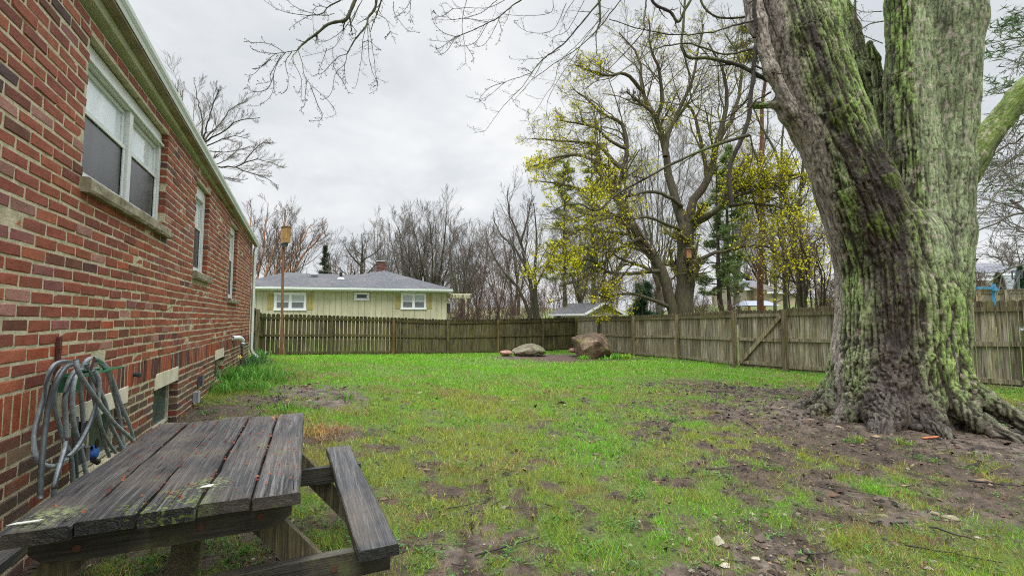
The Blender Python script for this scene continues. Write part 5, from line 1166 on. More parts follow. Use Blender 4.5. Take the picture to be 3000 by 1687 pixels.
# conifers
M_needle = tri_leaf_mat('needles')
def needles(root, C, r, n_per, size, c, name='crown'):
    N = len(C) * n_per; P = np.repeat(C, n_per, 0); d = r.normal(0, 1, (N, 3)); d[:, 2] = d[:, 2] * .6 + .25; d /= np.linalg.norm(d, axis=1, keepdims=True)
    s = np.cross(d, r.normal(0, 1, (N, 3))); s /= np.linalg.norm(s, axis=1, keepdims=True); L = (size * r.uniform(.6, 1.3, N))[:, None]
    V = np.stack([P - s * L * .07, P + s * L * .07, P + d * L], 1).reshape(-1, 3); col_ = np.array(c) * r.uniform(.5, 1.5, (N, 1))
    obj(name, V, np.arange(len(V)).reshape(-1, 3), M_needle, root, attrs={'Col': np.repeat(col_, 3, 0)})
def conifer(name, label, xs, Z, top, hw, tr, seed, kind='pine', mb=MB1, c=(.05, .09, .035), low=.35, lean=0, group='conifers beyond the fences', n=34, per=20, bt=.045):
    r = rs(seed); b0 = W(xs, 933, Z); g = gz(b0[0], b0[1]); H = W(xs, top, Z)[2] - g; Rad = hw / F * Z
    root = empty(name, (b0[0], b0[1], g), label, 'tree', group); c0 = np.array([b0[0], b0[1], g - .1]); t = c0 + (0, 0, H) + ux * lean * H
    P, R = resample([(np.array([c0, c0 + (t - c0) * .5 + r.normal(0, .08, 3), t]), tr, .03)], 14, .04, r); V, Fq = tubes(P, R, 9); obj('trunk', V, Fq, mb, root, True, {'Col': np.ones((len(V), 3))})
    Q = []; Rr = []
    for i in range(n):
        h = low + (1 - low) * (i + r.rand()) / n; e = Rad * ((1 - h) / (1 - low) * .95 + .08 if kind == 'spruce' else (1.05 - .55 * (h - low) / (1 - low))) * r.uniform(.55, 1.1)
        a = r.rand() * 6.283; s = c0 + (t - c0) * h; dv = ux * math.cos(a) * e + uy * math.sin(a) * e
        Q.append(np.array([s, s + dv * .35 + (0, 0, e * .03), s + dv * .7 + (0, 0, -.06 * e if kind == 'spruce' else e * .07), s + dv + (0, 0, -.12 * e if kind == 'spruce' else .16 * e)])); Rr.append(np.linspace(bt, .012, 4))
    Q = np.array(Q); Rr = np.array(Rr); Q2, R2 = grow(Q, Rr, 8, .25, .34, .9, 4, .1, .01, r, planar=.7, rmin=.008)
    V1, F1 = tubes(Q, Rr, 4); V2, F2 = tubes(Q2, R2, 3); obj('branches', np.concatenate([V1, V2]), np.concatenate([F1, F2 + len(V1)]), mb, root, True, {'Col': np.ones((len(V1) + len(V2), 3))})
    C = np.concatenate([Q2[:, 1:].reshape(-1, 3), Q[:, 2:].reshape(-1, 3)]); C = C + r.normal(0, .08, C.shape)
    needles(root, C, r, per, .26 if kind == 'pine' else .18, c, 'crown')
conifer('spruce', 'conical dark spruce behind the ranch house roof', 948, 48, 718, 34, .16, 91, 'spruce', c=(.05, .075, .035), low=.1, n=60, per=26)
conifer('pine', 'tall open pine behind the left part of the yellow tree', 1655, 34, 470, 55, .2, 92, c=(.22, .28, .10), low=.3)
conifer('pine', 'dark pine mid-way behind the yellow tree', 1738, 32, 420, 60, .22, 93, c=(.20, .26, .10), low=.3)
conifer('pine', 'black-trunked pine just right of the thick yellow tree trunk', 2112, 30, 470, 75, .2, 94, c=(.15, .21, .065), low=.16)
conifer('pine', 'thin black-trunked pine near the gate', 2140, 31, 420, 65, .15, 95, c=(.15, .21, .065), low=.2, n=36)
conifer('pine', 'reddish leaning pine trunk beyond the gate', 2224, 22, -250, 85, .17, 96, mb=MB5, c=(.10, .15, .06), low=.62, lean=.045, n=30)
conifer('pine', 'low green pine sapling behind the fence beside the shed', 1885, 30, 830, 40, .08, 97, c=(.03, .09, .04), low=.2, n=24)
conifer('pine', 'tall pine whose needles show at the top right corner', 3200, 15, -500, 300, .16, 98, c=(.13, .20, .09), low=.30, n=70, per=6, bt=.018)
for xs, tp_, lb in ((zr6(615, 0)[0], zr6(0, 395)[1], 'dark green upright arborvitae left of the basketball hoop'), (zr6(790, 0)[0], zr6(0, 345)[1], 'arborvitae at the right edge before the white house')):
    r = rs(int(xs)); b0 = W(xs, 933, 31); g = gz(b0[0], b0[1]); H = W(xs, tp_, 31)[2] - g
    root = empty('arborvitae', (b0[0], b0[1], g), lb, 'shrub'); P = np.array([[b0 * (1, 1, 0) + (0, 0, g), b0 * (1, 1, 0) + (0, 0, g + H * .95)]]); V, Fq = tubes(P, np.array([[.08, .02]]), 6); obj('trunk', V, Fq, MB1, root, attrs={'Col': np.ones((len(V), 3))})
    n = 1500; h = r.rand(n) ** 1.1; a = r.rand(n) * 6.28; rd_ = .52 * (1 - h) ** .6 * r.uniform(.6, 1.05, n); C = np.stack([b0[0] + np.cos(a) * rd_, b0[1] + np.sin(a) * rd_, g + H * h], 1); needles(root, C, r, 10, .16, (.035, .09, .025))

# yellow-flowering trees
M_blos = tri_leaf_mat('blossom')
def mk_blossom(dens_fn, size=.045, per=2, c=(.90, .83, .02)):
    def f(root, last, prev, r):
        P = np.concatenate([last[0][:, 1:].reshape(-1, 3), prev[0][:, 2:].reshape(-1, 3)])
        P = P[r.rand(len(P)) < dens_fn(P)]
        P = np.repeat(P, per, 0) + r.normal(0, .06, (len(P) * per, 3)); N = len(P)
        V = []; Cc = []
        for k in range(3):
            u_ = r.normal(0, 1, (N, 3)); u_ /= np.linalg.norm(u_, axis=1, keepdims=True); v_ = np.cross(u_, r.normal(0, 1, (N, 3))); v_ /= np.linalg.norm(v_, axis=1, keepdims=True); s = (size * r.uniform(.3, 1.25, N))[:, None]
            V.append(np.stack([P - u_ * s, P + v_ * s * .8, P + u_ * s, P - v_ * s * .8], 1))
        V = np.concatenate(V).reshape(-1, 3); cc = np.array(c) * r.uniform(.5, 1.1, (N, 1)) * np.stack([r.uniform(.85, 1.06, N), np.ones(N), np.ones(N)], 1); cc = np.repeat(np.tile(cc, (3, 1)), 4, 0)
        obj('blossoms', V, np.arange(len(V)).reshape(-1, 4), M_blos, root, attrs={'Col': cc})
    return f
def pix(P):
    Xc, Zc = camspace(P[:, 0], P[:, 1]); v = P[:, 2] - CZ; c, s = math.cos(P_), math.sin(P_)
    d = Zc * c + v * s; return 1500 + F * Xc / d, 843.5 - F * (v * c - Zc * s) / d
def zdens(lo, hi, amt):            # more blossom low in the crown
    return lambda P: amt * 1.1 * (.12 + .88 * (1 - sst(lo, hi, P[:, 2]))) * sst(.30, .62, fbm(P * .8, 77, 3))
YM = []
o2, k2 = (1350, 0), 2.0695; ZY = 21.0
def yp(pts, dz, r0, r1=.03, o=o2, k=k2, Z=ZY): YM.append((pxm(pts, Z, Z + dz, o, k), r0, r1))
bT = W(2005, 933, ZY); gT = gz(bT[0], bT[1])
YM.append((np.array([(bT[0], bT[1], gT - .1), W(2006, 880, ZY), W(2008, 800, ZY), W(2010, 700, ZY), W(2012, 660, ZY)]), .46, .36))
yp([(1365, 1400), (1300, 1200), (1240, 950), (1190, 720), (1110, 560), (1080, 350), (960, 200)], 2, .26)
yp([(1372, 1390), (1400, 1240), (1500, 1080), (1560, 860), (1610, 640), (1590, 420), (1500, 260)], -1, .26)
yp([(1372, 1370), (1450, 1330), (1560, 1270), (1640, 1160), (1760, 1140), (1900, 1080), (2050, 1060)], -2, .17)
yp([(1500, 1080), (1440, 800), (1380, 640), (1300, 740), (1240, 690)], 1, .10)
yp([(1560, 860), (1650, 700), (1700, 500), (1680, 330), (1600, 200)], 1, .13)
yp([(1240, 950), (1260, 800), (1320, 680), (1400, 480), (1440, 300), (1470, 150)], 0, .14)
yp([(1190, 720), (1220, 600), (1200, 420), (1150, 280), (1140, 120)], -1, .12)
yp([(1110, 560), (1000, 450), (900, 460), (780, 430), (700, 400)], -2, .10)
yp([(1160, 680), (1080, 620), (1000, 555)], 0, .09)
yp([(1340, 1250), (1250, 1190), (1130, 1165), (1020, 1190), (900, 1150), (760, 1170)], -3, .10)
yp([(1340, 1400), (1180, 1330), (1000, 1320), (800, 1300), (640, 1330)], -4, .08)
o6, k6 = (1850, 500), 2.23
yp([(380, 640), (480, 560), (600, 525), (750, 495), (880, 500), (1010, 570), (1100, 640)], -2, .11, o=o6, k=k6)
yp([(400, 370), (560, 260), (640, 180), (900, 100), (1100, 40)], -2, .13, o=o6, k=k6)
yp([(640, 230), (800, 215), (1000, 250), (1180, 330)], -3, .09, o=o6, k=k6)
# left trunk of the same stool
lt = W(1985, 900, ZY); YM.append((np.concatenate([[(lt[0], lt[1], gT - .1)], pxm([(1500, 900), (1410, 640), (1260, 400), (1150, 210), (1070, 60), (1000, -80)], ZY, ZY + .5, o5, k5)]), .30, .16))
yp([(990, 1250), (950, 1150), (1000, 1000), (1000, 820), (960, 740), (850, 680), (760, 600), (680, 540)], 1, .17)
yp([(950, 1150), (930, 1060), (860, 1000), (700, 940), (560, 960), (420, 1010)], -2, .14)
yp([(1000, 1060), (900, 950), (830, 880), (700, 860), (560, 850), (430, 840)], 2, .12)
yp([(1000, 900), (900, 850), (820, 780), (720, 750), (600, 730)], -1, .09)
yp([(1000, 1250), (860, 1130), (740, 1150), (620, 1120), (480, 1100)], 1, .11)
yp([(1260, 400), (1180, 420), (1050, 500), (950, 600), (800, 700), (640, 760)], -3, .11, o=o5, k=k5)
yp([(1410, 640), (1200, 660), (1000, 650), (880, 560), (760, 560)], -3, .10, o=o5, k=k5)
yp([(1480, 920), (1300, 850), (1120, 815), (1000, 850), (940, 830)], -3, .10, o=o5, k=k5)
yp([(1150, 210), (960, 240), (760, 330), (600, 480), (540, 640)], -2, .10, o=o5, k=k5)
root, last, prev = mk_tree('yellow_maple', 'large spreading tree with thick grey trunk and yellow spring flowers beyond the fence', 'tree', bT, YM,
    [LV(15, .30, .36, .7, 7, .16, .035, rr=.40, rmin=.010, Lmax=3.2), LV(10, .10, .45, .75, 5, .18, .02, rr=.5, rmin=.007), LV(7, .12, .6, .75, 4, .2, .0, rr=.6, rmin=.005)],
    MB7, MB6, 105, blossom=mk_blossom(lambda P: .55 * (.12 + .88 * (1 - sst(5, 15, P[:, 2]))) * sst(.30, .62, fbm(P * .8, 77, 3)), .038, 1), n=16, wig=.06)
def ytree(label, trunks, Z, seed, blos, name='yellow_tree'):
    mains = []
    for pts, r0, dz in trunks:
        P = pxm(pts, Z, Z + dz); P0 = P[0].copy(); P0[2] = gz(P0[0], P0[1]) - .1; mains.append((np.concatenate([[P0], P]) if pts[0][1] > 850 else P, r0, .03))
    return mk_tree(name, label, 'tree', P0 if trunks[-1][0][0][1] > 850 else mains[0][0][0], mains, [LV(14, .2, .26, .75, 6, .14, .02, rr=.4, rmin=.011, Lmax=2.6), LV(8, .15, .5, .7, 5, .16, .0, rr=.5, rmin=.008), LV(4, .15, .55, .7, 4, .2, -.03, rr=.6, rmin=.006)], MB2, MB2, seed, 'slender yellow-flowering trees beyond the gate', blossom=blos)
ytree('green-barked leaning tree nearest the great trunk, hung with yellow flowers', [([(2350, 900), (2345, 800), (2325, 700), (2307, 600), (2270, 450), (2200, 300)], .24, 1), ([(2340, 880), (2350, 600), (2345, 350), (2330, 150)], .1, -1), ([(2320, 640), (2290, 560), (2240, 520), (2200, 420)], .09, 0)], 19.5, 111, mk_blossom(zdens(5, 13, .45), .038, 1))
ytree('brown thin tree with yellow flowers left of the green-barked one', [([(2302, 900), (2298, 780), (2290, 650), (2285, 500), (2295, 350), (2300, 150)], .12, 0), ([(2296, 800), (2250, 700), (2210, 600), (2190, 450)], .07, -1)], 21, 112, mk_blossom(zdens(5, 12, .4), .042, 1))
ytree('thin tree with yellow flowers midway between pine and great trunk', [([(2272, 900), (2270, 800), (2262, 650), (2240, 480), (2250, 300)], .10, 0), ([(2268, 760), (2310, 650), (2350, 560), (2380, 450)], .06, 0)], 24, 113, mk_blossom(zdens(5, 12, .35), .045, 1))
# yellow thicket close behind the fence
r = rs(120); mains = []
for i in range(16):
    x = r.uniform(2310, 2420); P = pxm([(x, 905), (x + r.normal(0, 10), 830), (x + r.normal(0, 25), 740 + r.uniform(-40, 40)), (x + r.normal(0, 40), 650 + r.uniform(-50, 60))], 16.5, 16.5 + r.normal(0, .8)); P[0][2] = gz(P[0][0], P[0][1]); mains.append((P, .03, .01))
mk_tree('yellow_shrub', 'dense yellow-flowering thicket against the fence left of the great trunk', 'shrub', mains[0][0][0], mains, [LV(9, .2, .4, .8, 5, .2, .0, rr=.5, rmin=.006), LV(6, .1, .5, .8, 4, .2, -.02, rr=.6, rmin=.005)], MB1, MB3, 121, blossom=mk_blossom(lambda P: .55 * np.ones(len(P)) * sst(.35, .55, fbm(P * 1.2, 5, 2)), .042, 1), n=8)

# bare brown shrubs
def shrub(label, xs, Z, top, hw, seed, mb=MB3, n=22, name='bare_shrub', tc=(1.6, 1.2, 1.1)):
    r = rs(seed); b0 = W(xs, 933, Z); g = gz(b0[0], b0[1]); H = W(xs, top, Z)[2] - g; Rd = hw / F * Z; mains = []
    for i in range(n):
        s = np.array([b0[0], b0[1], g]) + ux * r.normal(0, .4) * Rd + uy * r.normal(0, .3) * Rd; dv = ux * r.normal(0, .45) * Rd + uy * r.normal(0, .3) * Rd; h = H * r.uniform(.55, 1)
        mains.append((np.array([s, s + dv * .4 + (0, 0, h * .5), s + dv + (0, 0, h)]), .022, .008))
    mk_tree(name, label, 'shrub', b0, mains, [LV(9, .15, .4, .6, 5, .15, .05, rr=.6, rmin=.008), LV(6, .1, .5, .6, 4, .15, .03, rr=.7, rmin=.007)], mb, mb, seed, 'bare shrubs beyond the fences', n=7, bark_c=tc, twig_c=tc)
shrub('pinkish twiggy shrub in front of the pergola', 700 + 1745 / 2.635, 25, 550 + 875 / 2.635, 42, 131, tc=(2.6, 1.9, 1.7), n=34)
for i, (xs, Z, tp_, hw, lb) in enumerate([(1440, 34, 840, 50, 'russet shrub right of the pergola'), (1500, 38, 825, 55, 'brown shrub between pergola and shed'), (1560, 33, 850, 40, 'shrub at the foot of the forked bare tree'), (1400, 45, 800, 60, 'tall brown shrub mass behind the pergola end'), (1620, 45, 810, 60, 'brown shrub behind the shed roof'),
                                          (1760, 44, 790, 70, 'shrub behind the shed under the yellow tree'), (1890, 40, 800, 50, 'brown shrub left of the thick trunk'), (2060, 36, 850, 60, 'low brown shrub right of the thick trunk'), (2420, 26, 800, 40, 'brown shrub beside the great trunk'), (2150, 28, 880, 45, 'bare shrub poking over the fence by the gate'),
                                          (2890, 30, 800, 50, 'tangled shrub before the pale house'), (1300, 50, 780, 80, 'shrub line behind the ranch roof'), (1950, 50, 780, 80, 'far brown thicket right of the shed')]):
    shrub(lb, xs, Z, tp_, hw, 140 + i, n=20)
# far wood as one mass
r = rs(200); n = 380
xs_ = r.uniform(300, 3400, n); Zs = r.uniform(70, 110, n); Pm = []
for x, Z in zip(xs_, Zs):
    b0 = W(x, 933, Z); g = gz(b0[0], b0[1]); h = r.uniform(4, 10) * (1.0 if x < 2300 else .7); d = r.normal(0, 1.2, 3) * (1, 1, 0); Pm.append(np.array([(b0[0], b0[1], g - .2), (b0[0] + d[0] * .4, b0[1] + d[1] * .4, g + h * .5), (b0[0] + d[0], b0[1] + d[1], g + h)]))
Pm = np.array([catmull(p, 6) for p in Pm]); Rm = np.tile(np.linspace(.09, .03, 6), (n, 1)); G1, R1 = grow(Pm, Rm, 8, .25, .35, .6, 4, .12, .06, r, rmin=.025); G2, R2 = grow(G1, R1, 6, .2, .5, .6, 3, .12, .04, r, rmin=.02)
V = []; Fl = []; of = 0
for a, b_ in ((Pm, Rm), (G1, R1), (G2, R2)):
    v, f = tubes(a, b_, 3); V.append(v); Fl.append(f + of); of += len(v)
V = np.concatenate(V); obj('distant_wood', V, np.concatenate(Fl), MB3, attrs={'Col': np.ones((len(V), 3))}, kind='stuff', label='distant belt of bare woodland along the skyline', cat='woodland')
# small bird house on the yellow tree
c = W(2017, 741, ZY - .62); b = B()
bx_ = empty('birdhouse', tuple(c - (0, 0, .2)), 'small wooden birdhouse hung on the thick trunk of the yellow tree', 'birdhouse')
b.obox(c - ux * .10 - uy * .08 - (0, 0, .24), ux * .2, uy * .17, (0, 0, .42), (.36, .17, .10)); b.build('box', M_plain, bx_)
b = B(); b.obox(c - ux * .13 - uy * .14 + (0, 0, .18), ux * .26, uy * .25, (0, 0, .03), (.22, .2, .17)); b.build('roof', M_plain, bx_)
b = B(); q = c - uy * .082 + (0, 0, .04); b.tube([q, q - uy * .006], .025, 10, (.01, .01, .01)); b.build('entrance', M_plain, bx_)
# ------------------------------------------------------------------ the great tree: signed distance of blended cones
def Wd(dx, dy, Z): return W(dx * K, dy * K, Z)
CAP = []                            # (a, b, ra, rb, group k)
def chain(pts, rad):
    for i in range(len(pts) - 1): CAP.append((np.array(pts[i]), np.array(pts[i + 1]), rad[i], rad[i + 1]))
base = np.array([TRX, TRY, 0.0]); gz0 = gz(TRX, TRY)
ZT = 6.08
c_lo = Wd(2256, 1000, ZT + .05); c_lo[2] = gz0 - .15; c_w = Wd(2253, 760, ZT); c_u = Wd(2240, 625, ZT + .03)
chain([c_lo, Wd(2252, 930, ZT), c_w, c_u], [.80, .72, .66, .62])
# stems
chain([Wd(2215, 640, ZT), Wd(2150, 470, ZT - .05), Wd(2085, 300, ZT - .08), Wd(2020, 100, ZT - .05), Wd(1975, -60, ZT), Wd(1900, -330, ZT + .1)], [.52, .46, .44, .46, .46, .38])
chain([Wd(2180, 560, ZT - .02), Wd(2115, 330, ZT - .1), Wd(2075, 160, ZT - .1), Wd(2065, 0, ZT), Wd(2050, -160, ZT + .1)], [.42, .32, .28, .28, .25])
chain([Wd(2292, 640, ZT + .05), Wd(2298, 400, ZT), Wd(2288, 200, ZT), Wd(2284, 0, ZT), Wd(2280, -330, ZT + .1)], [.46, .31, .27, .265, .24])
chain([Wd(2300, 850, ZT + .03), Wd(2312, 720, ZT + .04), Wd(2345, 590, ZT + .05), Wd(2368, 420, ZT + .02), Wd(2380, 250, ZT), Wd(2400, 60, ZT), Wd(2424, -330, ZT + .1)], [.56, .52, .43, .35, .34, .34, .31])
chain([Wd(2240, 470, ZT + .7), Wd(2185, 290, ZT + 1.0), Wd(2115, 80, ZT + 1.1), Wd(2070, -60, ZT + 1.2), Wd(2000, -330, ZT + 1.3)], [.32, .26, .25, .24, .20])
# right limb and left stub with its collar
chain([Wd(2400, 440, ZT + .3), Wd(2480, 345, ZT + .35), Wd(2570, 240, ZT + .3), Wd(2680, 120, ZT + .3)], [.30, .17, .155, .14])
chain([Wd(2030, 330, ZT), Wd(1985, 285, ZT - .1), Wd(1960, 262, ZT - .12), Wd(1885, 266, ZT - .15)], [.22, .13, .07, .055])
chain([Wd(1990, 280, ZT - .2), Wd(1940, 180, ZT - .25), Wd(1905, 60, ZT - .2), Wd(1880, -60, ZT - .15)], [.07, .095, .11, .12])
# broken snag between the stems
chain([Wd(2235, 330, ZT + .45), Wd(2200, 150, ZT + .5), Wd(2187, 110, ZT + .5)], [.14, .07, .06])
# buttress roots
for az, L, r0, zz in [(-1.5, 1.0, .28, 0), (-1.05, .95, .28, 0), (-.60, .98, .24, 0), (-.12, 1.10, .33, 0), (.38, 1.02, .25, 0), (.88, 1.25, .18, 0), (1.22, 1.60, .14, 0), (1.9, 1.1, .3, 0), (2.7, 1.1, .3, 0), (3.6, 1.1, .3, 0)]:
    # az = 0 points at the camera, positive to the right of the photograph
    vw = -np.array([TRX - CX, TRY]); vw /= np.linalg.norm(vw); rt = np.array([-vw[1], vw[0]])
    d = vw * math.cos(az) + rt * math.sin(az); P = []
    for t, h in ((.25, .82), (.52, .34), (.78, .09), (1.0, .0), (1.25, -.12)):
        q = np.array([TRX, TRY]) + d * t * L; P.append((q[0], q[1], gz(q[0], q[1]) + h * (1 if t < .7 else .9)))
    chain(P, [r0 * 1.1, r0 * .9, r0 * .62, r0 * .40, r0 * .22])
lo = np.array([min(min(a[i], b_[i]) - max(ra, rb) - .1 for a, b_, ra, rb in CAP) for i in range(3)]); hi = np.array([max(max(a[i], b_[i]) + max(ra, rb) + .1 for a, b_, ra, rb in CAP) for i in range(3)])
lo[2] = -.35; hi[2] = min(hi[2], 7.2)
h = .030; nx, ny, nz = [int(math.ceil((hi[i] - lo[i]) / h)) + 1 for i in range(3)]
ax_ = [lo[i] + h * np.arange((nx, ny, nz)[i]) for i in range(3)]
def cap_d(P, a, b_, ra, rb):
    ab = b_ - a; t = np.clip(((P - a) @ ab) / ab.dot(ab), 0, 1); return np.linalg.norm(P - a - t[..., None] * ab, axis=-1) - (ra + (rb - ra) * t)
S = np.full((nx, ny, nz), 9.0, np.float32); kk = .075
for a, b_, ra, rb in CAP:           # blend each cone only within its own box
    R = max(ra, rb) + .32; i0 = [max(0, int((min(a[i], b_[i]) - R - lo[i]) / h)) for i in range(3)]; i1 = [min((nx, ny, nz)[i], int((max(a[i], b_[i]) + R - lo[i]) / h) + 2) for i in range(3)]
    if any(i1[i] <= i0[i] for i in range(3)): continue
    g = np.stack(np.meshgrid(*[ax_[i][i0[i]:i1[i]] for i in range(3)], indexing='ij'), -1); d = cap_d(g, a, b_, ra, rb)
    sl = tuple(slice(i0[i], i1[i]) for i in range(3)); s = S[sl]; q = np.clip(.5 + .5 * (s - d) / kk, 0, 1); S[sl] = s * (1 - q) + d * q - kk * q * (1 - q)
ins = S < 0
acc = np.zeros((nx - 1, ny - 1, nz - 1, 3), np.float32); cnt = np.zeros((nx - 1, ny - 1, nz - 1), np.float32)
for axis in range(3):
    o1, o2_ = [a for a in range(3) if a != axis]
    for u_ in (0, 1):
        for v_ in (0, 1):
            sl0 = [None] * 3; sl1 = [None] * 3; n_ = (nx, ny, nz)
            sl0[axis] = slice(0, n_[axis] - 1); sl1[axis] = slice(1, n_[axis])
            for o_, w_ in ((o1, u_), (o2_, v_)): sl0[o_] = slice(w_, n_[o_] - 1 + w_); sl1[o_] = sl0[o_]
            a = S[tuple(sl0)]; c_ = S[tuple(sl1)]; x = (a < 0) != (c_ < 0); t = np.where(x, a / (a - c_ + 1e-12), 0)
            acc[..., axis] += t * x; acc[..., o1] += u_ * x; acc[..., o2_] += v_ * x; cnt += x
idx = -np.ones(cnt.shape, np.int64); act = cnt > 0; idx[act] = np.arange(act.sum())
cell = np.argwhere(act); V = (cell + acc[act] / cnt[act][:, None]) * h + lo
Q = []
for axis in range(3):
    o1, o2_ = (axis + 1) % 3, (axis + 2) % 3; n_ = (nx, ny, nz)
    s0 = [slice(1, n_[a] - 1) for a in range(3)]; s0[axis] = slice(0, n_[axis] - 1); s1 = list(s0); s1[axis] = slice(1, n_[axis])
    a = ins[tuple(s0)]; c_ = ins[tuple(s1)]; e = np.argwhere(a != c_); fl = a[a != c_]
    e[:, o1] += 1; e[:, o2_] += 1
    def gi(d1, d2): f = e.copy(); f[:, o1] -= d1; f[:, o2_] -= d2; return idx[f[:, 0], f[:, 1], f[:, 2]]
    q = np.stack([gi(1, 1), gi(0, 1), gi(0, 0), gi(1, 0)], 1); q[~fl] = q[~fl][:, ::-1]; Q.append(q)
Q = np.concatenate(Q); Q = Q[(Q >= 0).all(1)]
tmp = bpy.data.meshes.new('t'); tmp.from_pydata(V.tolist(), [], Q.tolist()); to = bpy.data.objects.new('t', tmp); col.objects.link(to)
md = to.modifiers.new('s', 'SMOOTH'); md.iterations = 2; md.factor = .5; md = to.modifiers.new('d', 'SUBSURF'); md.levels = 1; md.render_levels = 1
ev = to.evaluated_get(bpy.context.evaluated_depsgraph_get()).to_mesh()
V = np.empty(len(ev.vertices) * 3); ev.vertices.foreach_get('co', V); V = V.reshape(-1, 3); Nn = np.empty(len(V) * 3, np.float32); ev.vertices.foreach_get('normal', Nn); Nn = Nn.reshape(-1, 3)
Q = np.empty(len(ev.polygons) * 4, np.int32); ev.polygons.foreach_get('vertices', Q); Q = Q.reshape(-1, 4)
bpy.data.objects.remove(to); bpy.data.meshes.remove(tmp)
vw = -np.array([TRX - CX, TRY]); vw /= np.linalg.norm(vw); rt = np.array([-vw[1], vw[0]]); vw3v = vw3 = np.array([vw[0], vw[1], 0]); rt3v = rt3 = np.array([rt[0], rt[1], 0])
# grain: each stem has its own along / around coordinates, blended where they meet
GR = [(0, 3), (3, 8), (8, 12), (12, 16), (16, 22), (22, 26), (26, 29), (29, 32), (32, 35), (35, 37)]
orgn = np.array([TRX, TRY, 2.0]); p = V - orgn
wob = (fbm(p * 1.1, 3, 3) - .5)
rho = np.hypot(V[:, 0] - TRX, V[:, 1] - TRY)
LOC = []; wts = []
for gi_, (g0_, g1_) in enumerate(GR):
    best = np.full(len(V), 9.0); rad = np.zeros_like(V); al = np.zeros(len(V)); cum = 0
    for a, b_, ra, rb in CAP[g0_:g1_]:
        L_ = np.linalg.norm(b_ - a); t_ = (b_ - a) / L_; t = np.clip(((V - a) @ t_) / L_, 0, 1); dv = V - a - t[:, None] * (b_ - a); dl = np.linalg.norm(dv, axis=1); d = dl - (ra + (rb - ra) * t)
        m_ = d < best; best[m_] = d[m_]; perp = dv - (dv @ t_)[:, None] * t_; pn = perp / (np.linalg.norm(perp, axis=1, keepdims=True) + 1e-6)
        rad[m_] = pn[m_] * (ra * .5 + rb * .5); al[m_] = cum + ((V - a) @ t_)[m_]; cum += L_
    if gi_ == 0:
        for a, b_, ra, rb in CAP[37:]: best = np.minimum(best, cap_d(V, a, b_, ra, rb))
        rad = np.stack([(V[:, 0] - TRX) / rho, (V[:, 1] - TRY) / rho, np.zeros(len(V))], 1) * np.minimum(np.maximum(rho, .66), 1.1)[:, None]; al = V[:, 2] - np.maximum(rho - .75, 0) * 1.1; tv = np.array([0, 0, 1.])
    else: tv = (CAP[g1_ - 1][1] - CAP[g0_][0]); tv = tv / np.linalg.norm(tv)
    LOC.append((rad, al, tv, gi_ * 13.7)); wts.append(np.exp(-np.clip(best, -.1, 3) / .035))
wts = np.array(wts); wts /= wts.sum(0); dom = wts.argmax(0)
def snoise(fr, fa, seed, o, wv=0.0):
    out = np.zeros(len(V))
    for g_, (rad, al, tv, of_) in enumerate(LOC):
        m_ = wts[g_] > .03
        if not m_.any(): continue
        q = rad[m_] * fr + tv * (al[m_] * fa)[:, None] + of_ + wob[m_, None] * wv; out[m_] += fbm(q, seed, o) * wts[g_][m_]
    return out / np.where(wts > .03, wts, 0).sum(0)
def scoord(fr, fa):
    out = np.zeros_like(V)
    for g_, (rad, al, tv, of_) in enumerate(LOC):
        m_ = dom == g_; out[m_] = rad[m_] * fr + tv * (al[m_] * fa)[:, None] + of_
    return out
f1 = snoise(20, 1.25, 11, 2, 3.0)
ridge = 1 - np.abs(2 * f1 - 1) * 3.0; fur = sst(.30, .92, ridge)                 # 1 in the furrows
f2 = snoise(36, 5, 23, 3, 5); fur2 = sst(.50, .9, 1 - np.abs(2 * f2 - 1) * 2.8)
f3 = snoise(17, 11, 29, 2); fur3 = sst(.66, .95, 1 - np.abs(2 * f3 - 1) * 3.4) * (1 - fur); plate = snoise(9, 5, 31, 3)
px, py = pix(V); dxp, dyp = px / K, py / K
zf = V[:, 2]
lat_ = (V - np.array([TRX, TRY, 0])) @ rt3v; frt = (V - np.array([TRX, TRY, 0])) @ vw3v
def band(tab, pw=2):                 # soft stripe of bark whose centre and half-width change with height
    t = np.array(tab)[::-1]; c_ = np.interp(zf, t[:, 0], t[:, 1]); w_ = np.interp(zf, t[:, 0], t[:, 2]); return np.exp(-np.abs((lat_ + wob * .16 - c_) / w_) ** pw)
fm = sst(-.35, 0, frt)
greyB = band([(6, -1.32, .30), (5.54, -1.2, .28), (3.95, -.84, .23), (3.16, -.69, .17), (2.57, -.60, .13), (1.83, -.58, .11), (1.04, -.58, .07), (.5, -.6, .04)], 4) * fm
dk1 = band([(7, -1.0, .15), (5.54, -.74, .12), (3.95, -.45, .12), (3.16, -.26, .14), (2.57, -.10, .20), (2.2, -.05, .24)], 3) * sst(2.1, 2.6, zf) * fm
dk2 = band([(7, .07, .1), (5.54, .06, .11), (3.95, .12, .13), (3.16, .07, .17), (2.5, .05, .2)], 3) * sst(2.3, 2.9, zf) * fm
dkc = band([(3.3, -.02, .10), (3.0, -.02, .22), (2.57, .0, .27), (1.83, .02, .31), (1.04, .03, .30), (.3, .0, .36)], 4) * (1 - sst(2.9, 3.4, zf)) * fm
crt = np.exp(-((lat_ + .03) / .12) ** 2 - ((zf - 3.05) / .35) ** 2) * fm
smR = sst(0, .12, lat_ + wob * .1 - np.interp(zf, [1.2, 2.57, 3.95, 5.54], [.42, .34, .29, .34])) * sst(1.3, 2.3, zf)
flat = np.clip(greyB * .8 + smR * .7 + .25 * sst(2.6, 4.4, zf), 0, .85)
s1n = sst(.40, .58, snoise(6, .9, 51, 3)); lic = sst(.34, .60, snoise(3.2, 1.1, 61, 4)); fine = sst(.38, .62, snoise(34, 16, 71, 3)); fleck = snoise(22, 9, 73, 3)
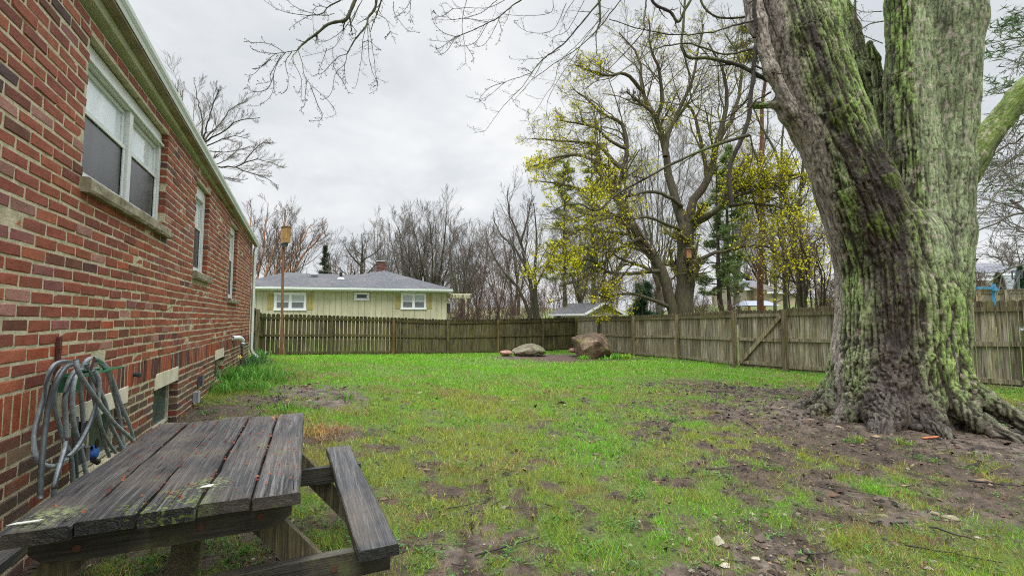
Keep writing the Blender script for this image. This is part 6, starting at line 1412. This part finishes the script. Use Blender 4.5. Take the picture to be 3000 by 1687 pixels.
disp = -fur3 * .007 - fur * .030 * (1 - flat) - fur * .006 * flat - fur2 * (.010 - .005 * flat) + (fbm(p * 2.6, 41, 3) - .5) * .05 + (plate - .5) * .012 + (fbm(p * 40, 5, 2) - .5) * .006
wetm = np.clip(dkc * (.86 + .3 * s1n) + dk1 * (.35 + .75 * s1n) + dk2 * (.2 + .8 * s1n) + crt + .75 * sst(.55, .1, zf) * (zf < 1), 0, 1)
green = np.array((.20, .30, .07)); greenB = np.array((.30, .43, .11)); pale = np.array((.25, .30, .155)); grey = np.array((.40, .345, .295)); dark = np.array((.028, .019, .013)); brn = np.array((.06, .042, .028)); moss = np.array((.10, .14, .010))
c = green[None] * (1 - lic[:, None] * .7) + greenB[None] * lic[:, None] * .7
c = c * (1 - smR[:, None]) + pale * smR[:, None] * (.85 + .3 * lic[:, None])
g_ = np.clip(greyB * 1.1 + (1 - lic) * .30 * (1 - smR), 0, 1)[:, None]; c = c * (1 - g_) + grey * g_ * (.75 + .5 * plate[:, None])
c = c * (.62 + .76 * fleck[:, None])
keep = (sst(.55, .64, snoise(14, 3.5, 75, 3)) * .8)          # lichen flakes left on the dark bark
w_ = np.clip(wetm * (1.25 - .25 * fine) - keep * .42 * (crt < .4), 0, 1)[:, None]; c = c * (1 - w_) + brn * w_ * (.6 + .8 * fleck[:, None])
mo = (sst(.54, .64, fbm(p * 5.0, 81, 4)) * (.12 + .9 * np.maximum(dk1, np.maximum(dk2, dkc * .6))) * sst(.8, 1.6, zf))[:, None]; mo = np.clip(mo, 0, 1); c = c * (1 - mo) + moss * mo
bt = np.clip(.85 * np.maximum(sst(.85, .15, zf), 1.0 * sst(.72, .92, rho) * (zf < 1.2)) * (.65 + .35 * (1 - lic)), 0, 1)[:, None]; c = c * (1 - bt) + np.array((.115, .10, .082)) * bt
fu = np.clip(fur * (.95 - .65 * flat) + fur2 * (.65 - .25 * flat) + fur3 * .55, 0, 1)[:, None]; c = c * (1 - fu) + dark * fu
lb = ((dom == 6) * .8)[:, None]; c = c * (1 - lb) + (moss * .7 + green * .12) * lb * (.4 + lic[:, None])
chip = (sst(.70, .76, snoise(26, 16, 91, 1)) * (1 - wetm))[:, None]; c = c * (1 - chip * .5) + np.array((.44, .36, .30)) * chip * .5
V2 = V + Nn * disp[:, None]
tt = NT('great_tree_bark'); v = tt.attr('q', 'Vector'); n = tt.noise(1.0, 5, v, .7); n_2 = tt.noise(3.0, 3, v, .7)
cc = tt.mix(1.0, tt.attr('Col'), tt.ramp(n, [(.32, .55), (.5, .98), (.68, 1.35)]), 'MULTIPLY')
M_bark = tt.done(cc, tt.ramp(tt.attr('wetm', 'Fac'), [(0.0, .85), (1.0, .42)]), tt.bump(tt.math('ADD', n, tt.math('MULTIPLY', n_2, .5)), 1.0, .016), .35)
tree = empty('great_maple', (TRX, TRY, gz0), 'huge green lichened multi-stemmed maple trunk at the right with dark wet bark below its fork', 'tree')
qv = scoord(42, 13)
obj('trunk', V2, Q, M_bark, tree, True, {'Col': np.clip(c, 0, 1), 'q': qv, 'wetm': wetm})
# ------------------------------------------------------------------ its branches, traced, then twigs
oA, kA = (700, 0), 3.22; oB, kB = (1350, 0), 2.0695
BR = []
def br(pts, Z0, Z1, r0, r1, o, k): P = pxm(pts, Z0, Z1, o, k); BR.append((P, r0, r1)); return P
def up_to(P, r, *via):              # carry an out-of-frame start back to the left stem, above the picture
    top = Wd(1935, -220, ZT + .05); top2 = top + np.array([-.3, .1, 1.2])
    q = P[0]; m1 = q * .7 + top2 * .3 + np.array([0, 0, .9]); m2 = q * .35 + top2 * .65 + np.array([0, 0, .8])
    BR.append((np.array([top2, m2, m1, q]), r * 2.2, r))
A1_ = br([(1120, -60), (1060, 90), (1000, 195), (860, 222), (720, 330), (620, 400), (550, 478)], 5.2, 5.0, .026, .009, oA, kA); up_to(A1_, .026)
for pts in ([(550, 478), (440, 495), (340, 515), (230, 610), (140, 700), (50, 712)], [(560, 485), (600, 600), (610, 690), (670, 790), (830, 940), (900, 1030), (918, 1100)], [(440, 498), (370, 590), (330, 700), (315, 880), (220, 980), (150, 1003)],
            [(420, 490), (320, 430), (220, 405), (110, 402), (55, 365)], [(500, 490), (440, 590), (465, 740), (450, 850), (400, 888)], [(545, 490), (500, 560), (580, 720), (590, 870), (530, 865)], [(640, 760), (625, 900), (620, 990), (570, 1050)],
            [(675, 810), (740, 980), (785, 1080), (760, 1140), (665, 1135)], [(360, 510), (250, 500), (180, 490), (115, 458)], [(400, 520), (300, 700), (290, 770), (165, 795)], [(330, 705), (270, 840), (140, 865), (65, 825)], [(300, 560), (200, 640), (140, 650)]):
    br(pts, 5.0, 4.9, .0045, .0018, oA, kA)
A2_ = br([(1300, -60), (1285, 80), (1220, 170), (1200, 250), (1100, 370), (1020, 510)], 5.4, 5.2, .019, .007, oA, kA); up_to(A2_, .021)
for pts in ([(1020, 510), (1000, 600), (910, 700), (880, 850), (840, 920), (785, 942)], [(1200, 250), (1170, 380), (1155, 560), (1130, 700), (1110, 805)], [(1215, 250), (1225, 520), (1260, 680), (1305, 780), (1300, 855)], [(1225, 240), (1250, 400), (1275, 560), (1290, 700), (1308, 790), (1270, 820)],
            [(1020, 510), (930, 545), (830, 650), (780, 695), (725, 705)], [(1288, 90), (1310, 140), (1390, 185), (1430, 300), (1480, 415)], [(1430, 300), (1380, 370)], [(1300, 110), (1280, 180), (1215, 230)], [(995, 610), (1000, 700), (1005, 795)], [(1170, 400), (1230, 390), (1300, 450), (1320, 480)], [(920, 690), (980, 770), (1038, 890)]):
    br(pts, 5.2, 5.1, .0045, .0018, oA, kA)
A3_ = br([(1040, -40), (940, 15), (840, 70), (780, 132), (660, 150)], 5.8, 5.6, .010, .006, oA, kA); up_to(A3_, .016)
for pts in ([(660, 150), (500, 130), (390, 100), (300, 50), (200, -20)], [(665, 148), (560, 210), (480, 268)], [(1180, -30), (1110, 110), (1050, 235), (1010, 245), (930, 410), (830, 480), (600, 536)], [(1150, 30), (1020, 240), (900, 350), (790, 398), (700, 375)], [(830, 75), (760, 60), (700, 110), (705, 330)], [(1100, 130), (1060, 230), (1110, 300), (1040, 345)],
            [(700, 130), (600, 100), (520, 60), (430, -20)], [(830, 460), (780, 600), (745, 700)], [(885, 450), (890, 600), (920, 700)], [(900, 130), (820, 150), (700, 140)], [(1640, -20), (1560, 100), (1465, 168)], [(1620, 30), (1615, 150), (1650, 230)], [(1460, 20), (1470, 130), (1590, 290), (1665, 295)]):
    br(pts, 5.5, 5.3, .0045, .0018, oA, kA)
A4_ = br([(2760, -60), (2576, 60), (2460, 160), (2360, 212), (2200, 290), (2040, 350)], 5.8, 5.6, .009, .005, oA, kA); up_to(A4_, .014)
for pts in ([(2040, 350), (1950, 420), (1880, 458), (1800, 430)], [(2045, 352), (1970, 470), (1910, 512), (1860, 460)], [(2150, -20), (2110, 170), (2108, 300), (2130, 430), (2135, 600), (2100, 605)], [(2140, 430), (2200, 520), (2218, 605)], [(2560, -30), (2400, 60), (2280, 80), (2150, 75), (2020, 85), (1960, 30)], [(2350, 215), (2240, 390), (2110, 438), (2030, 400)],
            [(2460, 170), (2370, 350), (2300, 430), (2200, 450)], [(2350, 210), (2130, 175), (1990, 180), (1900, 30)], [(2460, -20), (2270, 130), (2000, 190), (1860, 180)], [(2020, 85), (1900, 160), (1830, 110)], [(2450, 180), (2475, 300), (2440, 410)], [(2050, 350), (1930, 310), (1840, 220), (1810, 90)], [(2100, 330), (1980, 390), (1780, 380)]):
    br(pts, 5.7, 5.6, .0045, .0018, oA, kA)
C1_ = br([(900, -60), (740, 130), (620, 270), (500, 360), (430, 440)], 5.6, 5.4, .012, .006, oB, kB); up_to(C1_, .02)
C3_ = br([(1010, -60), (840, 170), (690, 310), (590, 370), (440, 480)], 5.9, 5.6, .009, .004, oB, kB); up_to(C3_, .015)
for pts in ([(430, 440), (360, 470), (275, 495), (200, 560), (130, 600), (55, 595)], [(275, 498), (180, 530), (115, 600), (150, 640)], [(430, 445), (370, 530), (290, 610), (215, 700), (150, 790), (80, 805)], [(900, 60), (720, 260), (600, 380), (565, 500), (500, 600), (435, 690), (375, 660)], [(850, 100), (700, 320), (560, 540), (522, 640), (520, 830), (530, 900)],
            [(600, 300), (500, 350), (400, 360), (305, 360)], [(430, 440), (390, 420), (345, 412)], [(560, -20), (540, 80), (350, 95), (240, 85)], [(640, 20), (560, 180), (420, 198), (325, 140)], [(760, -20), (650, 180), (560, 230), (570, 330)], [(700, -20), (620, 120), (660, 230)], [(500, 360), (440, 470), (330, 600), (315, 620)]):
    br(pts, 5.5, 5.3, .0045, .0018, oB, kB)
# limbs between the yellow tree and the great trunk
br([(1800, 250), (1778, 380), (1770, 500), (1752, 640), (1745, 720), (1700, 850), (1640, 980), (1628, 1100), (1640, 1245)], 5.9, 5.9, .03, .028, oB, kB)
br([(1745, 820), (1640, 850), (1500, 900), (1300, 985), (1100, 1090), (960, 1170), (820, 1280), (740, 1240), (640, 1240), (540, 1290)], 5.8, 5.4, .026, .006, oB, kB)
br([(1890, 495), (1800, 460), (1700, 400), (1600, 375), (1500, 352), (1390, 352), (1340, 290), (1350, 150), (1362, -40)], 5.9, 6.2, .03, .016, oB, kB)
br([(1790, 125), (1650, 160), (1500, 200), (1300, 212), (1100, 180), (900, 120)], 5.7, 5.2, .013, .005, oB, kB)
br([(1786, -60), (1780, 60), (1790, 150), (1780, 230)], 5.45, 5.5, .028, .022, oB, kB)
br([(1140, -40), (1180, 30), (1270, 75), (1318, 135), (1360, 60), (1420, -40)], 6.2, 6.2, .02, .02, oB, kB)
br([(1440, -40), (1480, 50), (1560, 105), (1700, 108), (1760, 90)], 6.1, 6.0, .016, .012, oB, kB)
br([(1755, 820), (1770, 900), (1765, 960), (1740, 1080)], 5.8, 5.8, .012, .003, oB, kB)
br([(1960, 800), (1890, 930), (1780, 1120), (1760, 1150)], 6.0, 6.0, .006, .004, oB, kB)
br([(1765, 300), (1600, 330), (1400, 270), (1200, 290), (1050, 380), (900, 500)], 5.9, 5.0, .014, .004, oB, kB)
br([(1880, 560), (1780, 620), (1700, 700), (1560, 740), (1400, 720), (1200, 640)], 6.0, 5.4, .012, .004, oB, kB)
br([(1340, 290), (1400, 500), (1390, 560), (1420, 640), (1560, 720)], 6.2, 6.4, .012, .006, oB, kB)
br([(1130, -40), (1110, 120), (1100, 200), (900, 420), (760, 540)], 6.0, 5.6, .012, .004, oB, kB)
br([(835, -40), (845, 120), (820, 210), (825, 330)], 6.0, 5.9, .02, .004, oB, kB)
oC, kC = (2100, 0), 2.07
br([(840, -40), (842, 150), (838, 300)], 5.6, 5.6, .013, .010, oC, kC)
br([(1010, 130), (920, 150), (860, 210), (840, 300)], 5.8, 5.6, .008, .006, oC, kC)
br([(1006, 265), (900, 220), (860, 190)], 5.8, 5.6, .006, .004, oC, kC)
br([(1003, 70), (900, 75), (850, 60), (800, 20)], 5.8, 5.6, .006, .003, oC, kC)
br([(270, -30), (310, 80), (365, 225)], 5.35, 5.4, .010, .006, oC, kC)
# out-of-frame limbs continuing the stems upward so that the hanging branches belong to something
for (dx, dy, r0) in ((1900, -330, .36), (2290, -330, .27), (2410, -330, .32), (2060, -330, .22), (2050, -160, .22)):
    q = Wd(dx, dy, ZT + .1); r = rs(int(dx)); e = q + np.array([r.normal(-.2 if dx < 2100 else .6, .5), r.normal(.2, .5), 3.5]); BR.append((np.array([q - (0, 0, .3), q, (q + e) / 2 + r.normal(0, .15, 3), e]), r0, r0 * .45))
r = rs(300); thick = [x for x in BR if x[1] > .05]; thin = [x for x in BR if x[1] <= .05]
M_br = m_barkbg('maple_branch_bark', (.030, .025, .023), (.085, .072, .06), (.12, .15, .03), .7)
V = []; Fl = []; of = 0
def addt(P, R, k):
    global of
    v, f = tubes(P, R, k); V.append(v); Fl.append(f + of); of += len(v)
P, R = resample(thick, 22, .10, r); addt(P, R, 9)
P, R = resample(thin, 26, .045, r); R = R * (1 + .12 * np.sin(np.arange(26) * 2.4)[None]); addt(P, R, 6)
m_ = np.array([x[1] < .02 for x in thin])
T1 = grow(P, R, 5, .12, .20, .7, 6, .10, .07, r, rr=.5, rmin=.0016, Lmax=.5); addt(*T1, 4)
T2 = grow(P, R, 8, .1, .05, .9, 4, .12, .08, r, rr=.4, rmin=.0013, Lmax=.08); addt(*T2, 3)
T3 = grow(T1[0], T1[1], 5, .15, .3, .8, 4, .12, .12, r, rr=.6, rmin=.0013, Lmax=.14); addt(*T3, 3)
VV = np.concatenate(V); obj('branches', VV, np.concatenate(Fl), M_br, tree, True, {'Col': np.ones((len(VV), 3))})
tips = np.concatenate([T2[0][:, -1], T3[0][:, -1], T1[0][:, -1], P[m_][:, -1]]); tips = tips[tips[:, 2] > 1.5]
tips = np.concatenate([tips, tips[r.rand(len(tips)) < .4] + r.normal(0, .008, (1, 3))]); n = len(tips)
oc = np.array([(1, 0, 0), (0, 1, 0), (-1, 0, 0), (0, -1, 0), (0, 0, 1), (0, 0, -1)]) ; Vb = tips[:, None] + oc[None] * (r.uniform(.0025, .0055, (n, 1, 1)))
fo = np.array([(0, 1, 4), (1, 2, 4), (2, 3, 4), (3, 0, 4), (1, 0, 5), (2, 1, 5), (3, 2, 5), (0, 3, 5)]); Fb = (fo[None] + np.arange(n)[:, None, None] * 6).reshape(-1, 3)
obj('buds', Vb.reshape(-1, 3), Fb, M_plain, tree, attrs={'Col': np.tile(np.array((.07, .03, .03)), (n * 6, 1))})

# bare tree past the right edge whose boughs sweep in behind the trunk
oR, kR = (2800, 0), 2.07
mains = []; Zr = 11.0; b0 = W(3330, 933, Zr); g = gz(b0[0], b0[1]); fk = W(3300, 600, Zr)
mains.append((np.array([(b0[0], b0[1], g - .1), (b0[0], b0[1], g + 1.2), fk, W(3270, 200, Zr), W(3240, -200, Zr)]), .3, .12))
for pts, dz, r0 in [([(900, 1150), (600, 1230), (414, 1285), (260, 1340), (80, 1420), (-60, 1480)], 0, .05), ([(900, 900), (600, 1100), (414, 1208), (250, 1245), (60, 1290)], 1, .04), ([(900, 400), (600, 700), (414, 920), (260, 1010), (90, 1080)], -1, .035), ([(850, 300), (500, 620), (330, 750), (230, 900), (100, 1000)], 1, .045),
                    ([(850, 200), (414, 820), (300, 880), (120, 1010), (-20, 1100)], 2, .03), ([(900, 1200), (500, 1400), (350, 1380), (230, 1290)], 1, .03), ([(850, 300), (600, 250), (414, 310), (370, 460)], 0, .04), ([(900, 1400), (600, 1560), (300, 1650), (0, 1900)], 0, .04), ([(850, 800), (560, 960), (330, 1100), (120, 1330), (60, 1500)], -1, .025), ([(850, 900), (500, 900), (300, 1000), (150, 1200)], 1, .025)]:
    P = pxm(pts, Zr, Zr + dz, oR, kR); P[0] = P[0] * .3 + np.array([fk[0], fk[1], P[0][2]]) * .7; mains.append((P, r0, .008))
mk_tree('bare_tree', 'bare tree past the right edge whose boughs sweep in beside the great trunk', 'tree', b0, mains, [LV(13, .2, .3, .6, 6, .12, .03, rr=.45, rmin=.006), LV(6, .15, .4, .6, 5, .14, .03, rr=.6, rmin=.005), LV(3, .2, .5, .6, 4, .15, .02, rr=.6, rmin=.004)], MB2, MBG, 310)

# ------------------------------------------------------------------ plants in the beds
def clump(name, label, cat, pos, n, hgt, spread, wd_, c, seed, group=None, flower=None, droop=.9):
    r = rs(seed); root = empty(name, (pos[0], pos[1], gz(pos[0], pos[1])), label, cat, group); a = r.rand(n) * 6.283; s0 = r.normal(0, spread, (n, 2)); k = 7
    L = hgt * r.uniform(.55, 1.2, n); t = np.linspace(0, 1, k); ln = r.uniform(.15, .75, n)
    x = pos[0] + s0[:, :1] + np.cos(a)[:, None] * (L * ln)[:, None] * t ** 1.6; y = pos[1] + s0[:, 1:] + np.sin(a)[:, None] * (L * ln)[:, None] * t ** 1.6
    z0 = ground(pos[0] + s0[:, 0], pos[1] + s0[:, 1]) - .01; z = z0[:, None] + L[:, None] * (t - droop * ln[:, None] * .75 * t ** 2.4)
    C = np.stack([x, y, z], 2); sd_ = np.stack([-np.sin(a), np.cos(a), np.zeros(n)], 1)[:, None] * (wd_ * np.sqrt(np.maximum(1 - t ** 3, .0)))[None, :, None]
    V = np.stack([C - sd_, C + sd_], 2).reshape(-1, 3); i = np.arange(n)[:, None] * k * 2; j = np.arange(k - 1)[None] * 2; q = np.stack([i + j, i + j + 1, i + j + 3, i + j + 2], 2).reshape(-1, 4)
    cc = np.array(c) * r.uniform(.6, 1.35, (n, 1)) * np.stack([r.uniform(.85, 1.25, n), np.ones(n), r.uniform(.8, 1.2, n)], 1); obj('leaves', V, q, M_leaf, root, attrs={'Col': np.repeat(cc, k * 2, 0)})
    for fx, fy, fz, fr, fcx in (flower or ()):
        cpos = np.array([fx, fy, gz(fx, fy) + fz]); b = B(); b.tube([(fx, fy, cpos[2] - fz), tuple(cpos)], .003, 5, (.1, .25, .04)); b.build('stem', M_plain, root)
        b = B(); dirn = np.array([.5, -.8, .3]); dirn /= np.linalg.norm(dirn); e1 = np.cross(dirn, (0, 0, 1)); e1 /= np.linalg.norm(e1); e2 = np.cross(e1, dirn)
        for m_ in range(6):
            an = m_ * math.pi / 3; d1 = e1 * math.cos(an) + e2 * math.sin(an); d2 = e1 * math.cos(an + .4) + e2 * math.sin(an + .4); d3 = e1 * math.cos(an - .4) + e2 * math.sin(an - .4); b.add([cpos, cpos + d3 * fr * .6, cpos + d1 * fr, cpos + d2 * fr * .6], [[0, 1, 2, 3]], fcx)
        b.build('petals', M_blos, root); b = B(); b.tube([cpos, cpos + dirn * fr * .5], [fr * .22, fr * .3], 8, (.75, .55, .03)); b.build('trumpet', M_plain, root)
p = W(757, 1031, 10.3)
BED = [(gd(560, 962), .30, 150), (gd(590, 955), .30, 150), (gd(625, 950), .30, 130), (gd(600, 925), .30, 150), (gd(640, 915), .26, 110), (gd(665, 945), .28, 110), (gd(575, 985), .24, 100), (gd(690, 960), .26, 90), (gd(640, 980), .22, 80), (gd(615, 905), .25, 80), (gd(730, 950), .2, 50)]
LB = ['thick clump against the foundation by the last basement window', 'broad clump just in front of the vent pipe', 'clump of arching leaves in the middle of the bed', 'tall dark green clump holding the pale daffodil', 'clump beside the downspout end of the bed', 'loose clump at the lawn side of the bed', 'nearest clump of the bed, beside bare soil', 'outermost clump merging with the lawn', 'low clump at the front of the bed', 'clump at the wall below the downspout', 'small tuft at the far lawn side of the bed']
fl = gd(601, 940)
for i, ((q, hgt, n), lb) in enumerate(zip(BED, LB)):
    x = max(q[0], .12); clump('daylily_clump', lb, 'plant', (x, q[1]), n, hgt * 1.05, .17, .006, (.12, .32, .04) if i not in (3, 4, 9) else (.05, .16, .05), 400 + i, 'leafy clumps in the flower bed by the house', [(fl[0], fl[1], .30, .05, (.80, .75, .30))] if i == 3 else None)
for dx, dy, lb, hh in [(702, 1040, 'grassy tuft just beyond the far end of the table', .16), (880, 1005, 'bright tuft beyond the table corner on the mud', .16), (740, 1030, 'small tuft over the tabletop edge near the mud', .12)]:
    q = gd(dx, dy); clump('grass_tuft', lb, 'plant', q, 30, hh, .05, .005, (.12, .30, .03), 450 + dx)
for dx, dy, c_, lb, n, hh in [(1467, 904, (.14, .38, .03), 'bright green leaf clump at the left foot of the large boulder', 60, .22), (1548, 903, (.14, .40, .03), 'bright green leaves at the right foot of the large boulder', 90, .26), (1575, 902, (.26, .46, .03), 'yellow-green leaf clump right of the large boulder', 90, .24), (1522, 905, (.13, .36, .03), 'small green leaf clump in front of the large boulder', 40, .18), (1352, 896, (.12, .32, .03), 'low green tuft before the smaller boulder', 25, .12), (655, 897, (.12, .34, .05), 'leafy clump at the foot of the fence left of the bat box pole', 50, .3)]:
    q = gd(dx, dy); clump('leaf_clump', lb, 'plant', q, n, hh, .12, .012, c_, 470 + dx)
for dx, dy, lb, c_ in [(2087, 1045, 'tuft of yellow and straw grass left of the trunk foot', (.30, .26, .06)), (2160, 1110, 'first small bright tuft on the bare soil below the trunk', (.22, .32, .03)), (2272, 1118, 'second small bright tuft on the bare soil right of the first', (.22, .32, .03))]:
    q = gd(dx, dy); clump('grass_tuft', lb, 'plant', q, 45, .09, .035, .003, c_, 480 + dx, droop=.4)
q = gd(800, 1092); clump('dead_grass_tuft', 'matted tan dead grass beside the far corner of the table', 'plant', q, 420, .13, .15, .0025, (.42, .27, .10), 499, droop=1.1)
for i, (dx, dy, lb) in enumerate([(477, 1013, 'dandelion nearest the lower electrical box'), (502, 1001, 'dandelion blooming closest to the wall'), (510, 1014, 'dandelion at the right of the three'), (724, 1022, 'lone small dandelion by the tabletop edge')]):
    q = gd(dx, dy); root = empty('dandelion', q, lb, 'flower', 'dandelions by the foundation'); v_, c_ = leaves(np.array([q[0]]), np.array([q[1]]), np.array([q[2]]), 14, .07, (.09, .24, .03), rs(i), .01, asp=.16)
    obj('leaves', v_, np.arange(len(v_)).reshape(-1, 4), M_leaf, root, attrs={'Col': c_}); b = B(); b.tube([q, q + (0, 0, .07)], .003, 5, (.2, .3, .1)); b.build('stem', M_plain, root)
    b = B()
    for m_ in range(18): an = m_ * .35 * 2; b.add([q + (0, 0, .07), q + (math.cos(an) * .022, math.sin(an) * .022, .078 + (m_ % 3) * .004), q + (math.cos(an + .3) * .022, math.sin(an + .3) * .022, .078)], [[0, 1, 2]], (.85, .60, .02))
    b.build('petals', M_blos, root)
# ------------------------------------------------------------------ sticks, bark strip, roots, twigs at the trunk foot
def stick(dx, dy, L, ang, rad, seed, label, c=(.05, .038, .03), group='fallen sticks on the lawn', name='stick'):
    r = rs(seed); q = gd(dx, dy); n = 7; t = np.linspace(-.5, .5, n); d = ux * math.cos(ang) + uy * math.sin(ang); nn_ = -ux * math.sin(ang) + uy * math.cos(ang); bend = r.normal(0, .12)
    P = q + d * (t * L)[:, None] + nn_ * ((t ** 2) * bend * L + r.normal(0, .008 * L, n))[:, None]; P[:, 2] = ground(P[:, 0], P[:, 1]) + rad + .012 + np.abs(r.normal(0, .004, n)); b = B(); b.tube(P, np.linspace(rad, rad * .45, n), 6, c)
    if L > .2 and seed % 2: b.tube([P[3], P[3] + d * L * .18 + nn_ * L * .12 + (0, 0, .01)], [rad * .6, rad * .3], 5, c)
    return b.build(name, M_plain, None, True, label=label, cat=name.replace('_', ' '), group=group)
SK = [(1290, 855 + 0, 0), ]
named = [(1278, 1352 + 30, .42, .55, .006, 'long thin dark stick near the bottom centre beside bare mud'), (1095, 1168, .14, 1.9, .008, 'reddish curved twig in the lawn beyond the bench'), (1285, 1189, .2, -.35, .004, 'thin black twig in the middle of the lawn'), (1160, 1280, .22, .5, .006, 'forked dark twig right of the bench end'), (1252, 1270, .16, .9, .005, 'short curved twig among sparse grass'),
         (2395, 1400, .4, -.5, .005, 'longest dark stick lying in the lower right'), (2395, 1330 + 20, .2, -.9, .007, 'dark stick beside the white stone fragments'), (2130, 1240, .35, -.45, .005, 'slender stick on the mud in the right foreground'), (2265, 1325, .12, .1, .009, 'stubby black stick piece right of centre mud'), (2205, 1322, .1, .2, .008, 'stubby black stick piece left of its neighbour'),
         (2500, 1222, .3, -.45, .009, 'grey bark-covered branch piece at the right edge'), (1375, 1060, .3, 0, .006, 'pale stick lying across the mid lawn'), (1390, 1080 + 200, .12, -.7, .005, 'small brown twig between grass patches'), (1920, 1060, .4, -.1, .003, 'very thin tan stalk on the bare soil left of the trunk'), (1820, 1185, .3, .05, .006, 'dark stick across the right mid lawn'), (2080, 1400, .25, .25, .006, 'thin stick at the lower right edge of the gravel')]
for i, (dx, dy, L, an, rd_, lb) in enumerate(named): stick(dx, dy, L, an, rd_, 500 + i, lb, (.13, .06, .045) if 'reddish' in lb else (.30, .2, .1) if 'tan' in lb or 'pale' in lb else (.04, .032, .028))
r = rs(77)
for i in range(46):
    stick(r.uniform(950, 2560), r.uniform(1080, 1445) if i % 2 else r.uniform(980, 1200), r.uniform(.06, .22), r.uniform(-1.2, 1.2), r.uniform(.002, .0045), 600 + i, 'small dark fallen twig lying in the grass or mud', np.array((.05, .038, .03)) * r.uniform(.6, 1.8), 'small fallen twigs on the lawn', 'fallen_twig')
for i in range(12): stick(r.uniform(380, 800), r.uniform(1340, 1440), r.uniform(.08, .3), r.uniform(-1.2, 1.2), .003, 700 + i, 'small twig on the ground under the picnic table', (.05, .04, .03), 'twigs under the picnic table', 'fallen_twig')
q = gd(2352, 1106); b = B(); b.obox(q - ux * .11 + (0, 0, .012), ux * .22 + uy * .06, uy * .035, (0, 0, .008), (.50, .17, .07)); o = b.build('bark_strip', M_plain, None, label='bright orange strip of bark on the soil below the roots', cat='bark')
b = B(); q = gd(2310, 1085); q2 = gd(2390, 1078); P = catmull([gd(2270, 1070) + (0, 0, .0), q + (0, 0, .045), (q + q2) / 2 + (0, 0, .075), q2 + (0, 0, .03), gd(2396, 1085) - (0, 0, .03)], 16); b.tube(P, np.linspace(.05, .03, 16), 9, (.09, .08, .075)); b.build('surface_root', m_barkbg('root_bark', (.03, .026, .022), (.10, .09, .08), mamt=.1), None, True, label='dark surface root curving over the soil in front of the trunk', cat='root')
rt_ = rs(88)
def sprout(dx, dy, n, L, c, label, z0=.0):
    q = gd(dx, dy); q = q + vw3 * .0; b = B()
    for i in range(n):
        a = rt_.rand() * 6.28; e = rt_.uniform(.3, 1.3); d = np.array([math.cos(a) * math.cos(e), math.sin(a) * math.cos(e), math.sin(e)]); s = q + np.array([rt_.normal(0, .06), rt_.normal(0, .06), z0]); l = L * rt_.uniform(.3, 1.1); b.tube(catmull([s, s + d * l * .5 + (0, 0, .02), s + d * l + (0, 0, -.1 * l)], 6), [.0035, .003, .003, .0025, .002, .0015], 4, np.array(c) * rt_.uniform(.5, 1.3))
    b.build('dry_shoots', M_plain, None, True, label=label, cat='dry shoots')
sprout(2325, 1052, 46, .30, (.42, .22, .08), 'tangle of dry orange stems at the trunk foot, right of centre')
sprout(2045, 1010, 60, .16, (.22, .08, .04), 'reddish dead stems on the left root of the trunk')
